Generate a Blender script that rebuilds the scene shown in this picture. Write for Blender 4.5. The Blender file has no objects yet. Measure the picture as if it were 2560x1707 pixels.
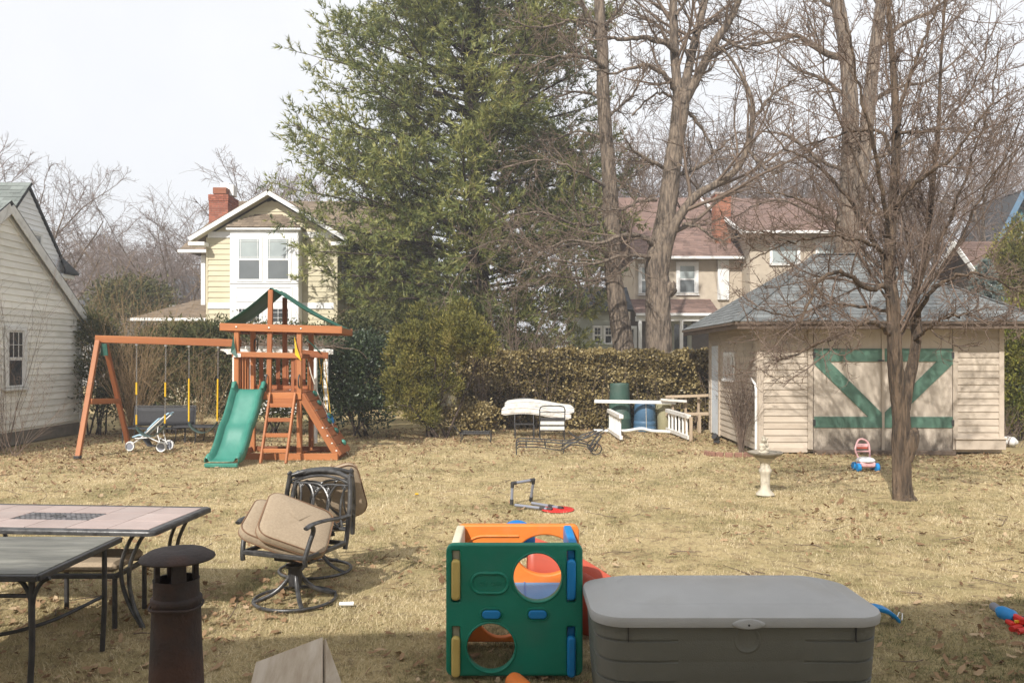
import bpy, bmesh, math, random
import numpy as np
from mathutils import Vector, Matrix
R = math.radians
random.seed(7)
scene = bpy.context.scene
COL = scene.collection

# ---------------------------------------------------------------- camera
CAM_H, FPX, HOR = 1.95, 2000.0, 890.0
cam_d = bpy.data.cameras.new('camera')
cam = bpy.data.objects.new('camera', cam_d); COL.objects.link(cam)
cam.location = (0, 0, CAM_H); cam.rotation_euler = (R(90), 0, 0)
cam_d.sensor_width = 36; cam_d.lens = FPX / 2560 * 36
cam_d.shift_y = (HOR - 853.5) / 2560
cam_d.clip_start = 0.05; cam_d.clip_end = 2000
scene.camera = cam
# ---------------------------------------------------------------- sky, sun, exposure
SUN_EL, SUN_AZ = 39.0, 23.0         # light travels towards +Y, AZ degrees to the right
world = bpy.data.worlds.new('World'); scene.world = world; world.use_nodes = True
nt = world.node_tree; nt.nodes.clear()
sky = nt.nodes.new('ShaderNodeTexSky'); sky.sky_type = 'NISHITA'; sky.sun_disc = False
sky.sun_elevation = R(SUN_EL); sky.sun_rotation = R(180 + SUN_AZ)
sky.air_density = 1.0; sky.dust_density = 4.0; sky.ozone_density = 1.0; sky.altitude = 50
hazemix = nt.nodes.new('ShaderNodeMix'); hazemix.data_type = 'RGBA'
hazemix.inputs[0].default_value = 0.85          # thin white overcast veil over the whole sky
hazemix.inputs[7].default_value = (7.6, 7.65, 7.8, 1)
stc = nt.nodes.new('ShaderNodeTexCoord'); snz = nt.nodes.new('ShaderNodeTexNoise'); snz.inputs['Scale'].default_value = 1.6; snz.inputs['Detail'].default_value = 5
smr = nt.nodes.new('ShaderNodeMapRange'); smr.inputs[1].default_value = .3; smr.inputs[2].default_value = .7; smr.inputs[3].default_value = .74; smr.inputs[4].default_value = .94
nt.links.new(stc.outputs['Generated'], snz.inputs['Vector']); nt.links.new(snz.outputs['Fac'], smr.inputs[0]); nt.links.new(smr.outputs[0], hazemix.inputs[0])
bg = nt.nodes.new('ShaderNodeBackground'); bg.inputs[1].default_value = 0.10
wo = nt.nodes.new('ShaderNodeOutputWorld')
nt.links.new(sky.outputs[0], hazemix.inputs[6]); nt.links.new(hazemix.outputs[2], bg.inputs[0])
nt.links.new(bg.outputs[0], wo.inputs[0])
sun_d = bpy.data.lights.new('sun', 'SUN'); sun_d.energy = 4.0; sun_d.angle = R(0.6); sun_d.color = (1, .96, .90)
sun = bpy.data.objects.new('sun', sun_d); COL.objects.link(sun)
_d = Vector((math.sin(R(SUN_AZ)) * math.cos(R(SUN_EL)), math.cos(R(SUN_AZ)) * math.cos(R(SUN_EL)), -math.sin(R(SUN_EL))))
sun.rotation_euler = _d.to_track_quat('-Z', 'Y').to_euler(); sun.location = (-10, -20, 25)
scene.view_settings.view_transform = 'Standard'; scene.view_settings.look = 'None'
scene.view_settings.exposure = 0.53; scene.view_settings.gamma = 1.0
scene.view_settings.use_curve_mapping = False
scene.cycles.max_bounces = 6; scene.cycles.transparent_max_bounces = 12
scene.cycles.diffuse_bounces = 3

# ---------------------------------------------------------------- helpers
def P(px, py, Y):
    "photo pixel (2560 wide) at distance Y -> world point"
    return Vector(((px - 1280) / FPX * Y, Y, CAM_H - (py - HOR) / FPX * Y))
def PX(px, Y): return (px - 1280) / FPX * Y
def PZ(py, Y): return CAM_H - (py - HOR) / FPX * Y
def G(px, py):
    Y = CAM_H * FPX / (py - HOR); return Vector(((px - 1280) / FPX * Y, Y, 0))

def WM(o):
    if o is None: return Matrix()
    return WM(o.parent) @ o.matrix_parent_inverse @ o.matrix_basis
def put(o, parent=None, world=None):
    COL.objects.link(o)
    if parent is not None:
        o.parent = parent; o.matrix_parent_inverse = WM(parent).inverted()
    if world is not None: o.matrix_basis = world
    return o
def tag(o, label=None, cat=None, group=None, kind=None):
    if label: o['label'] = label
    if cat: o['category'] = cat
    if group: o['group'] = group
    if kind: o['kind'] = kind
    return o
def thing(name, label, cat, loc=(0, 0, 0), group=None, rz=0):
    o = bpy.data.objects.new(name, None); o.empty_display_size = .2
    put(o, None, Matrix.Translation(Vector(loc)) @ Matrix.Rotation(rz, 4, 'Z'))
    return tag(o, label, cat, group)
def copy_tree(o, parent=None):
    c = o.copy(); COL.objects.link(c); c.parent = parent
    if parent is not None: c.matrix_parent_inverse = o.matrix_parent_inverse.copy()
    for ch in list(o.children): copy_tree(ch, c)
    return c

def np_mesh(name, v, f, tint=None, smooth=False):
    v = np.asarray(v, np.float32).reshape(-1, 3); f = np.asarray(f, np.int32); k = f.shape[1]
    me = bpy.data.meshes.new(name)
    me.vertices.add(len(v)); me.vertices.foreach_set('co', v.ravel())
    me.loops.add(f.size); me.loops.foreach_set('vertex_index', f.ravel())
    me.polygons.add(len(f)); me.polygons.foreach_set('loop_start', np.arange(0, f.size, k, dtype=np.int32))
    if smooth: me.polygons.foreach_set('use_smooth', np.ones(len(f), bool))
    me.update(calc_edges=True)
    if tint is not None:
        a = me.attributes.new('tint', 'FLOAT', 'FACE'); a.data.foreach_set('value', np.asarray(tint, np.float32))
    return me
def obj(name, me, mat=None, parent=None, world=None):
    if mat is not None and not me.materials: me.materials.append(mat)
    return put(bpy.data.objects.new(name, me), parent, world)

def frame(x, y, z, o=(0, 0, 0)):
    m = Matrix.Identity(4)
    for i, a in enumerate((x, y, z)):
        a = Vector(a)
        for j in range(3): m[j][i] = a[j]
    for j in range(3): m[j][3] = o[j]
    return m
def axis_frame(p0, p1, up=(0, 0, 1)):
    "z along p0->p1, y closest to up, origin p0"
    z = (Vector(p1) - Vector(p0)).normalized(); up = Vector(up)
    if abs(z.dot(up)) > .98: up = Vector((0, 1, 0))
    x = up.cross(z).normalized(); y = z.cross(x)
    return frame(x, y, z, p0)

class MB:
    def __init__(s): s.v = []; s.f = []; s.t = []
    def add(s, vs, fs, M=None, t=0.5):
        b = len(s.v)
        s.v += [tuple(M @ Vector(p)) if M is not None else tuple(p) for p in vs]
        s.f += [tuple(b + i for i in f) for f in fs]; s.t += [t] * len(fs)
        return s
    def box(s, c, d, M=None, ch=0, t=.5):
        x, y, z = d[0] / 2, d[1] / 2, d[2] / 2; cx, cy, cz = c
        ch = min(ch, x * .9, y * .9, z * .9)
        if ch <= 0:
            vs = [(cx + a * x, cy + b * y, cz + e * z) for a in (-1, 1) for b in (-1, 1) for e in (-1, 1)]
            fs = [(0, 1, 3, 2), (4, 6, 7, 5), (0, 4, 5, 1), (2, 3, 7, 6), (0, 2, 6, 4), (1, 5, 7, 3)]
            return s.add(vs, fs, M, t)
        vs = []; ix = {}
        for a in (-1, 1):
            for b in (-1, 1):
                for e in (-1, 1):
                    for k in range(3):
                        p = [a * (x - (0 if k == 0 else ch)), b * (y - (0 if k == 1 else ch)), e * (z - (0 if k == 2 else ch))]
                        ix[a, b, e, k] = len(vs); vs.append((cx + p[0], cy + p[1], cz + p[2]))
        fs = []
        for a in (-1, 1):
            q = [ix[a, -1, -1, 0], ix[a, 1, -1, 0], ix[a, 1, 1, 0], ix[a, -1, 1, 0]]; fs.append(q if a > 0 else q[::-1])
            q = [ix[-1, a, -1, 1], ix[-1, a, 1, 1], ix[1, a, 1, 1], ix[1, a, -1, 1]]; fs.append(q if a > 0 else q[::-1])
            q = [ix[-1, -1, a, 2], ix[1, -1, a, 2], ix[1, 1, a, 2], ix[-1, 1, a, 2]]; fs.append(q if a > 0 else q[::-1])
            for b in (-1, 1):
                q = [ix[a, b, -1, 0], ix[a, b, -1, 1], ix[a, b, 1, 1], ix[a, b, 1, 0]]; fs.append(q if a * b > 0 else q[::-1])
                q = [ix[a, -1, b, 2], ix[a, -1, b, 0], ix[a, 1, b, 0], ix[a, 1, b, 2]]; fs.append(q if a * b > 0 else q[::-1])
                q = [ix[-1, a, b, 1], ix[-1, a, b, 2], ix[1, a, b, 2], ix[1, a, b, 1]]; fs.append(q if a * b > 0 else q[::-1])
                for e in (-1, 1):
                    q = [ix[a, b, e, 0], ix[a, b, e, 1], ix[a, b, e, 2]]; fs.append(q if a * b * e > 0 else q[::-1])
        return s.add(vs, fs, M, t)
    def bar(s, p0, p1, w, h, ch=.004, up=(0, 0, 1), t=.5):
        L = (Vector(p1) - Vector(p0)).length
        return s.box((0, 0, L / 2), (w, h, L), axis_frame(p0, p1, up), ch, t)
    def tube(s, pts, r, n=8, cap=True, closed=False, flat=1.0, t=.5):
        pts = [Vector(p) for p in pts]; m = len(pts)
        rs = list(r) if hasattr(r, '__len__') else [r] * m
        T = []
        for i in range(m):
            a = pts[(i - 1) % m] if (closed or i > 0) else pts[i]
            b = pts[(i + 1) % m] if (closed or i < m - 1) else pts[i]
            T.append((b - a).normalized())
        u = T[0].orthogonal().normalized() if abs(T[0].z) > .9 else Vector((0, 0, 1)).cross(T[0]).normalized()
        vs = []
        for i in range(m):
            u = (u - T[i] * u.dot(T[i])).normalized(); w = T[i].cross(u)
            for k in range(n):
                a = 2 * math.pi * k / n
                vs.append(pts[i] + u * (math.cos(a) * rs[i]) + w * (math.sin(a) * rs[i] * flat))
        fs = []
        for i in range(m if closed else m - 1):
            j = (i + 1) % m
            for k in range(n):
                k2 = (k + 1) % n; fs.append((i * n + k, i * n + k2, j * n + k2, j * n + k))
        if cap and not closed:
            fs.append(tuple(range(n - 1, -1, -1))); fs.append(tuple((m - 1) * n + k for k in range(n)))
        return s.add(vs, fs, None, t)
    def lathe(s, prof, n=24, c=(0, 0, 0), M=None, wob=None, cap=True):
        vs = []; fs = []
        for (r, z) in prof:
            for k in range(n):
                a = 2 * math.pi * k / n; rr = r * (1 + (wob(a, z) if wob else 0))
                vs.append((c[0] + rr * math.cos(a), c[1] + rr * math.sin(a), c[2] + z))
        for i in range(len(prof) - 1):
            for k in range(n):
                k2 = (k + 1) % n; fs.append((i * n + k, i * n + k2, (i + 1) * n + k2, (i + 1) * n + k))
        if cap:
            fs.append(tuple(range(n - 1, -1, -1))); fs.append(tuple((len(prof) - 1) * n + k for k in range(n)))
        return s.add(vs, fs, M)
    def prism(s, poly, z0, z1, M=None):
        n = len(poly)
        vs = [(x, y, z0) for x, y in poly] + [(x, y, z1) for x, y in poly]
        fs = [tuple(range(n - 1, -1, -1)), tuple(range(n, 2 * n))] + [(i, (i + 1) % n, n + (i + 1) % n, n + i) for i in range(n)]
        return s.add(vs, fs, M)
    def surf(s, rows, closed=False):
        m, n = len(rows), len(rows[0]); fs = []
        for i in range(m - 1):
            for k in range(n if closed else n - 1):
                k2 = (k + 1) % n; fs.append((i * n + k, i * n + k2, (i + 1) * n + k2, (i + 1) * n + k))
        return s.add([p for r in rows for p in r], fs)
    def mesh(s, name, smooth=None, tint=False):
        me = bpy.data.meshes.new(name); me.from_pydata(s.v, [], s.f); me.update()
        if tint:
            a = me.attributes.new('tint', 'FLOAT', 'FACE'); a.data.foreach_set('value', s.t)
        if smooth is not None:
            me.polygons.foreach_set('use_smooth', [True] * len(me.polygons)); me.set_sharp_from_angle(angle=R(smooth))
        return me
    def o(s, name, mat, parent=None, smooth=None, world=None, tint=False):
        return obj(name, s.mesh(name, smooth, tint), mat, parent, world)

_bars = {}
def bar(name, p0, p1, w, h, mat, parent, up=(0, 0, 1), ch=.006):
    "a chamfered timber as an object of its own, local z along its grain; alike bars share mesh data"
    L = (Vector(p1) - Vector(p0)).length; key = (round(w, 4), round(h, 4), round(L, 3), mat.name)
    if key not in _bars:
        _bars[key] = MB().box((0, 0, L / 2), (w, h, L), None, ch).mesh(name); _bars[key].materials.append(mat)
    return put(bpy.data.objects.new(name, _bars[key]), parent, axis_frame(p0, p1, up))

def panel(name, outer, holes, thick, mat, parent, M, bevel=.008, res=3):
    "flat sheet with rounded edges and holes, from 2D outlines; local z is its thickness"
    cu = bpy.data.curves.new('tmp', 'CURVE'); cu.dimensions = '2D'; cu.fill_mode = 'BOTH'
    for poly in [outer] + list(holes):
        sp = cu.splines.new('POLY'); sp.points.add(len(poly) - 1); sp.use_cyclic_u = True
        for p, q in zip(sp.points, poly): p.co = (q[0], q[1], 0, 1)
    cu.extrude = thick / 2 - bevel; cu.bevel_depth = bevel; cu.bevel_resolution = res; cu.offset = -bevel
    t = bpy.data.objects.new('tmp', cu); COL.objects.link(t)
    dg = bpy.context.evaluated_depsgraph_get()
    me = bpy.data.meshes.new_from_object(t.evaluated_get(dg)); me.name = name
    bpy.data.objects.remove(t); bpy.data.curves.remove(cu); me.materials.clear()
    me.polygons.foreach_set('use_smooth', [True] * len(me.polygons)); me.set_sharp_from_angle(angle=R(35))
    return obj(name, me, mat, parent, M)
def circle(cx, cy, r, n=32, ry=None):
    ry = ry or r
    return [(cx + r * math.cos(2 * math.pi * k / n), cy + ry * math.sin(2 * math.pi * k / n)) for k in range(n)]
def rrect(x0, y0, x1, y1, r, n=5):
    out = []
    for (cx, cy, a0) in ((x1 - r, y1 - r, 0), (x0 + r, y1 - r, 90), (x0 + r, y0 + r, 180), (x1 - r, y0 + r, 270)):
        for k in range(n + 1):
            a = R(a0 + 90 * k / n); out.append((cx + r * math.cos(a), cy + r * math.sin(a)))
    return out
def text_mesh(txt, size, depth):
    cu = bpy.data.curves.new('t', 'FONT'); cu.body = txt; cu.size = size; cu.extrude = depth
    cu.align_x = 'CENTER'; cu.align_y = 'CENTER'
    t = bpy.data.objects.new('t', cu); COL.objects.link(t)
    me = bpy.data.meshes.new_from_object(t.evaluated_get(bpy.context.evaluated_depsgraph_get()))
    bpy.data.objects.remove(t); return me

# ---------------------------------------------------------------- materials
def mat(name, c, c2=None, scale=4, rough=.75, bump=0, bscale=None, stretch=(1, 1, 1), metal=0, var=0, tint=0,
        spec=.4, lo=.35, hi=.65, c3=None, s3=1.0, a3=.5, coat=0, trans=0):
    m = bpy.data.materials.new(name); m.use_nodes = True; N = m.node_tree.nodes; L = m.node_tree.links
    bs = N['Principled BSDF']; bs.inputs['Roughness'].default_value = rough; bs.inputs['Metallic'].default_value = metal
    bs.inputs['Specular IOR Level'].default_value = spec
    if coat: bs.inputs['Coat Weight'].default_value = coat; bs.inputs['Coat Roughness'].default_value = .08
    c = tuple(c) + (1,); c2 = tuple(c2) + (1,) if c2 else tuple(x * .82 for x in c[:3]) + (1,)
    tc = N.new('ShaderNodeTexCoord'); oi = N.new('ShaderNodeObjectInfo')
    add = N.new('ShaderNodeVectorMath'); add.operation = 'MULTIPLY_ADD'; add.inputs[1].default_value = stretch
    mul = N.new('ShaderNodeMath'); mul.operation = 'MULTIPLY'; mul.inputs[1].default_value = 37.0
    L.new(oi.outputs['Random'], mul.inputs[0]); L.new(tc.outputs['Object'], add.inputs[0]); L.new(mul.outputs[0], add.inputs[2])
    nz = N.new('ShaderNodeTexNoise'); nz.inputs['Scale'].default_value = scale; nz.inputs['Detail'].default_value = 6
    nz.inputs['Roughness'].default_value = .62; L.new(add.outputs[0], nz.inputs['Vector'])
    rp = N.new('ShaderNodeValToRGB'); rp.color_ramp.elements[0].position = lo; rp.color_ramp.elements[1].position = hi
    rp.color_ramp.elements[0].color = c; rp.color_ramp.elements[1].color = c2
    L.new(nz.outputs['Fac'], rp.inputs[0]); out = rp.outputs[0]
    if c3:
        n3 = N.new('ShaderNodeTexNoise'); n3.inputs['Scale'].default_value = s3; n3.inputs['Detail'].default_value = 5
        L.new(add.outputs[0], n3.inputs['Vector'])
        r3 = N.new('ShaderNodeValToRGB'); r3.color_ramp.elements[0].position = .52; r3.color_ramp.elements[1].position = .7
        r3.color_ramp.elements[0].color = (0, 0, 0, 1); r3.color_ramp.elements[1].color = (a3, a3, a3, 1); L.new(n3.outputs['Fac'], r3.inputs[0])
        mx = N.new('ShaderNodeMix'); mx.data_type = 'RGBA'; mx.inputs[7].default_value = tuple(c3) + (1,)
        L.new(r3.outputs[0], mx.inputs[0]); L.new(out, mx.inputs[6]); out = mx.outputs[2]
    src = None
    if var: src = oi.outputs['Random']; amt = var
    if tint:
        at = N.new('ShaderNodeAttribute'); at.attribute_name = 'tint'; src = at.outputs['Fac']; amt = tint
    if src:
        mr = N.new('ShaderNodeMapRange'); mr.inputs[3].default_value = 1 - amt; mr.inputs[4].default_value = 1 + amt
        L.new(src, mr.inputs[0]); vm = N.new('ShaderNodeVectorMath'); vm.operation = 'SCALE'
        L.new(out, vm.inputs[0]); L.new(mr.outputs[0], vm.inputs['Scale']); out = vm.outputs[0]
    L.new(out, bs.inputs['Base Color'])
    if bump:
        nb = N.new('ShaderNodeTexNoise'); nb.inputs['Scale'].default_value = bscale or scale * 4; nb.inputs['Detail'].default_value = 5
        L.new(add.outputs[0], nb.inputs['Vector']); bp = N.new('ShaderNodeBump'); bp.inputs['Strength'].default_value = min(1, bump)
        bp.inputs['Distance'].default_value = .01 * max(1, bump); L.new(nb.outputs['Fac'], bp.inputs['Height']); L.new(bp.outputs[0], bs.inputs['Normal'])
    if trans:
        bs.inputs['Transmission Weight'].default_value = 0
        tr = N.new('ShaderNodeBsdfTranslucent'); L.new(out, tr.inputs[0]); ms = N.new('ShaderNodeMixShader'); ms.inputs[0].default_value = trans
        L.new(bs.outputs[0], ms.inputs[1]); L.new(tr.outputs[0], ms.inputs[2]); L.new(ms.outputs[0], N['Material Output'].inputs[0])
    return m
def leafmat(name, cols, rough=.6, trans=.25, spec=.3, scale=.5, amount=.25):
    "foliage: colour picked per leaf by the face attribute tint through a ramp"
    m = bpy.data.materials.new(name); m.use_nodes = True; N = m.node_tree.nodes; L = m.node_tree.links
    bs = N['Principled BSDF']; bs.inputs['Roughness'].default_value = rough; bs.inputs['Specular IOR Level'].default_value = spec
    at = N.new('ShaderNodeAttribute'); at.attribute_name = 'tint'; rp = N.new('ShaderNodeValToRGB'); cr = rp.color_ramp
    while len(cr.elements) < len(cols): cr.elements.new(.5)
    for i, c in enumerate(cols): cr.elements[i].position = i / (len(cols) - 1); cr.elements[i].color = tuple(c) + (1,)
    tc = N.new('ShaderNodeTexCoord'); nz = N.new('ShaderNodeTexNoise'); nz.inputs['Scale'].default_value = scale; nz.inputs['Detail'].default_value = 3
    L.new(tc.outputs['Object'], nz.inputs['Vector'])
    mr = N.new('ShaderNodeMapRange'); mr.inputs[1].default_value = .3; mr.inputs[2].default_value = .7; mr.inputs[3].default_value = -amount; mr.inputs[4].default_value = amount
    L.new(nz.outputs['Fac'], mr.inputs[0]); ad = N.new('ShaderNodeMath'); L.new(at.outputs['Fac'], ad.inputs[0]); L.new(mr.outputs[0], ad.inputs[1])
    L.new(ad.outputs[0], rp.inputs[0]); L.new(rp.outputs[0], bs.inputs['Base Color'])
    if trans:
        tr = N.new('ShaderNodeBsdfTranslucent'); L.new(rp.outputs[0], tr.inputs[0]); ms = N.new('ShaderNodeMixShader'); ms.inputs[0].default_value = trans
        L.new(bs.outputs[0], ms.inputs[1]); L.new(tr.outputs[0], ms.inputs[2]); L.new(ms.outputs[0], N['Material Output'].inputs[0])
    return m

M_ = {}
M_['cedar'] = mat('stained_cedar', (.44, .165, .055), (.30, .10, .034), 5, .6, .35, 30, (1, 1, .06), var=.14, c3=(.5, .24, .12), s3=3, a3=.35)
M_['cedar_shade'] = mat('stained_cedar_shade_copy', (.36, .125, .045), (.22, .072, .028), 5, .65, .35, 30, (1, 1, .06), var=.14)  # darker copy of the cedar: shade put into the colour of rear and inner timbers
M_['whitepaint'] = mat('white_paint', (.80, .80, .79), (.70, .70, .68), 3, .55, .15, 20, var=.04)
M_['whiteworn'] = mat('worn_white_paint', (.78, .77, .74), (.66, .63, .58), 6, .6, .25, 30, var=.06, c3=(.42, .30, .2), s3=9, a3=.6)
M_['iron'] = mat('black_iron', (.025, .025, .027), (.05, .047, .045), 20, .5, .2, 60, spec=.5)
M_['bronze'] = mat('brushed_dark_bronze', (.035, .034, .034), (.10, .098, .096), 14, .36, .15, 60, metal=.35, spec=.6)
M_['chain'] = mat('galvanised_chain', (.55, .55, .54), (.4, .4, .4), 30, .35, metal=.8)
M_['yellow'] = mat('yellow_plastic', (.75, .47, .02), (.62, .38, .02), 6, .45)
M_['slide'] = mat('green_slide_plastic', (.03, .18, .135), (.05, .225, .17), 3, .38, .1, 60, coat=.15, c3=(.09, .26, .20), s3=4, a3=.4)
M_['tarp'] = mat('green_tarp', (.02, .10, .075), (.03, .14, .10), 3, .5, .3, 8)
M_['dkgreen'] = mat('dark_green_plastic', (.012, .07, .05), (.02, .09, .065), 4, .5)
M_['blue'] = mat('blue_plastic', (.012, .16, .46), (.02, .2, .5), 4, .35)
M_['rope'] = mat('rope', (.62, .58, .5), (.5, .46, .4), 30, .9)
M_['yrope'] = mat('yellow_rope', (.62, .38, .04), (.5, .3, .04), 30, .9)
M_['glass'] = mat('window_glass', (.035, .04, .045), (.06, .065, .07), 1.5, .06, spec=.9)
M_['shade_glass'] = mat('glass_before_pale_blind', (.40, .45, .44), (.30, .34, .34), 1.2, .06, spec=.8)
M_['screen_glass'] = mat('insect_screen', (.12, .135, .14), (.15, .165, .17), 1.5, .35, spec=.5)
M_['cushion'] = mat('tan_weave_cushion', (.40, .315, .22), (.33, .255, .175), 60, .95, .5, 220, c3=(.3, .23, .16), s3=4, a3=.25)
M_['piping'] = mat('brown_piping', (.22, .13, .075), None, 20, .9)
# ================================================================ the large structure
def noise2(x, y, seed=0, f=1.0):
    "cheap smooth pseudo-noise in -1..1"
    r = np.random.RandomState(seed); s = 0
    for k in range(5):
        a = r.rand() * 6.283; w = f * (0.6 + 1.9 * r.rand()); s = s + np.sin((x * math.cos(a) + y * math.sin(a)) * w + r.rand() * 6.283)
    return s / 3.2
# ---- ground: one sheet out to the horizon, gently uneven in the yard
def ground_z(x, y):
    near = np.clip(1 - (np.abs(y - 12) - 12) / 20, 0, 1)
    return near * (.012 * noise2(x, y, 3, .9) + .008 * noise2(x, y, 4, 2.6)) - .012
xs = np.concatenate([np.linspace(-700, -40, 12)[:-1], np.linspace(-40, 40, 161), np.linspace(40, 700, 12)[1:]])
ys = np.concatenate([np.linspace(-60, -4, 8)[:-1], np.linspace(-4, 45, 120), np.linspace(45, 900, 16)[1:]])
gx, gy = np.meshgrid(xs, ys); gz = ground_z(gx, gy)
nx, ny = len(xs), len(ys); ii = (np.arange(ny - 1)[:, None] * nx + np.arange(nx - 1)[None]).ravel()
gm = np_mesh('ground', np.stack([gx, gy, gz], -1), np.stack([ii, ii + 1, ii + nx + 1, ii + nx], -1), smooth=True)
def ground_mat():
    m = bpy.data.materials.new('dormant_lawn'); m.use_nodes = True; N = m.node_tree.nodes; L = m.node_tree.links; bs = N['Principled BSDF']
    bs.inputs['Roughness'].default_value = .95; bs.inputs['Specular IOR Level'].default_value = .1
    tc = N.new('ShaderNodeTexCoord')
    def nz(scale, det=6, rough=.65):
        n = N.new('ShaderNodeTexNoise'); n.inputs['Scale'].default_value = scale; n.inputs['Detail'].default_value = det
        n.inputs['Roughness'].default_value = rough; L.new(tc.outputs['Object'], n.inputs['Vector']); return n
    def ramp(n, p0, p1, c0, c1):
        r = N.new('ShaderNodeValToRGB'); r.color_ramp.elements[0].position = p0; r.color_ramp.elements[1].position = p1
        r.color_ramp.elements[0].color = c0; r.color_ramp.elements[1].color = c1; L.new(n.outputs['Fac'], r.inputs[0]); return r
    def mix(fac, a, b):
        x = N.new('ShaderNodeMix'); x.data_type = 'RGBA'
        L.new(fac, x.inputs[0]); L.new(a, x.inputs[6])
        if isinstance(b, tuple): x.inputs[7].default_value = b
        else: L.new(b, x.inputs[7])
        return x.outputs[2]
    base = ramp(nz(30, 8, .75), .3, .68, (.64, .51, .28, 1), (.44, .34, .175, 1))
    c = mix(ramp(nz(.9, 6), .44, .64, (0, 0, 0, 1), (.7, .7, .7, 1)).outputs[0], base.outputs[0], (.26, .225, .10, 1))
    c = mix(ramp(nz(2.6, 8, .75), .52, .66, (0, 0, 0, 1), (.8, .8, .8, 1)).outputs[0], c, (.28, .18, .10, 1))
    c = mix(ramp(nz(7, 8, .8), .50, .62, (0, 0, 0, 1), (.8, .8, .8, 1)).outputs[0], c, (.20, .145, .09, 1))
    L.new(c, bs.inputs['Base Color'])
    bp = N.new('ShaderNodeBump'); bp.inputs['Strength'].default_value = .9; bp.inputs['Distance'].default_value = .03
    L.new(nz(45, 8, .8).outputs['Fac'], bp.inputs['Height']); L.new(bp.outputs[0], bs.inputs['Normal'])
    return m
ground = tag(obj('ground', gm, ground_mat()), kind='structure')

# ---- building helpers
def boards(parent, F, x0, x1, z0, z1, exp, mt, thk=.02, clip=None, name='board'):
    n = max(1, round((z1 - z0) / exp)); exp = (z1 - z0) / n; cache = {}
    for i in range(n):
        a, b = z0 + i * exp, z0 + (i + 1) * exp
        xa = clip(a) if clip else (x0, x1); xb = clip(min(b, z1)) if clip else (x0, x1)
        if xa[1] - xa[0] < .05: continue
        if xb[1] - xb[0] < .02: m_ = (xb[0] + xb[1]) / 2; xb = (m_ - .01, m_ + .01)
        key = (round(xa[0], 3), round(xa[1], 3), round(xb[0], 3))
        if key not in cache:
            top = exp + (0 if clip else .012)
            mb = MB().add([(xa[0], 0, 0), (xa[1], 0, 0), (xa[1], thk, 0), (xa[0], thk, 0), (xb[0], 0, top), (xb[1], 0, top), (xb[1], .004, top), (xb[0], .004, top)],
                          [(0, 3, 2, 1), (3, 7, 6, 2), (4, 5, 6, 7), (0, 4, 7, 3), (1, 2, 6, 5), (0, 1, 5, 4)])
            cache[key] = mb.mesh(name); cache[key].materials.append(mt)
        put(bpy.data.objects.new(name, cache[key]), parent, F @ Matrix.Translation((0, random.uniform(0, .002), a)))
def shingles(parent, F, e0, e1, V, exp, tabw, mt, name='shingles', thk=.012, seed=1):
    "F: x along the eave, y up the slope, z out; e0/e1 the x range at eave and at top"
    rg = random.Random(seed); mb = MB(); n = max(1, int(round(V / exp))); exp = V / n
    for i in range(n):
        ym = (i + .35) / n; xa = e0[0] + (e1[0] - e0[0]) * ym; xb = e0[1] + (e1[1] - e0[1]) * ym
        x = xa - rg.random() * tabw
        while x < xb:
            w = tabw * rg.uniform(.85, 1.15); a, b = max(x, xa), min(x + w - .006, xb); x += w
            if b - a < .03: continue
            h = thk * rg.uniform(.75, 1.35); y0 = i * exp - rg.uniform(0, .008); y1 = min(i * exp + exp * 1.2, V)
            mb.add([(a, y0, h), (b, y0, h), (b, y1, .003), (a, y1, .003), (a, y0, 0), (b, y0, 0)], [(0, 1, 2, 3), (4, 5, 1, 0)], None, rg.random())
    return tag(mb.o(name, mt, parent, None, F, tint=True), kind='stuff')
def slope(p_eave, udir, p_top):
    "frame of a roof plane: x along udir, y from the eave to the top point, z out"
    u = Vector(udir).normalized(); v = Vector(p_top) - Vector(p_eave); v = v - u * v.dot(u); V = v.length; v.normalize()
    return frame(u, v, u.cross(v), p_eave), V
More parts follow.
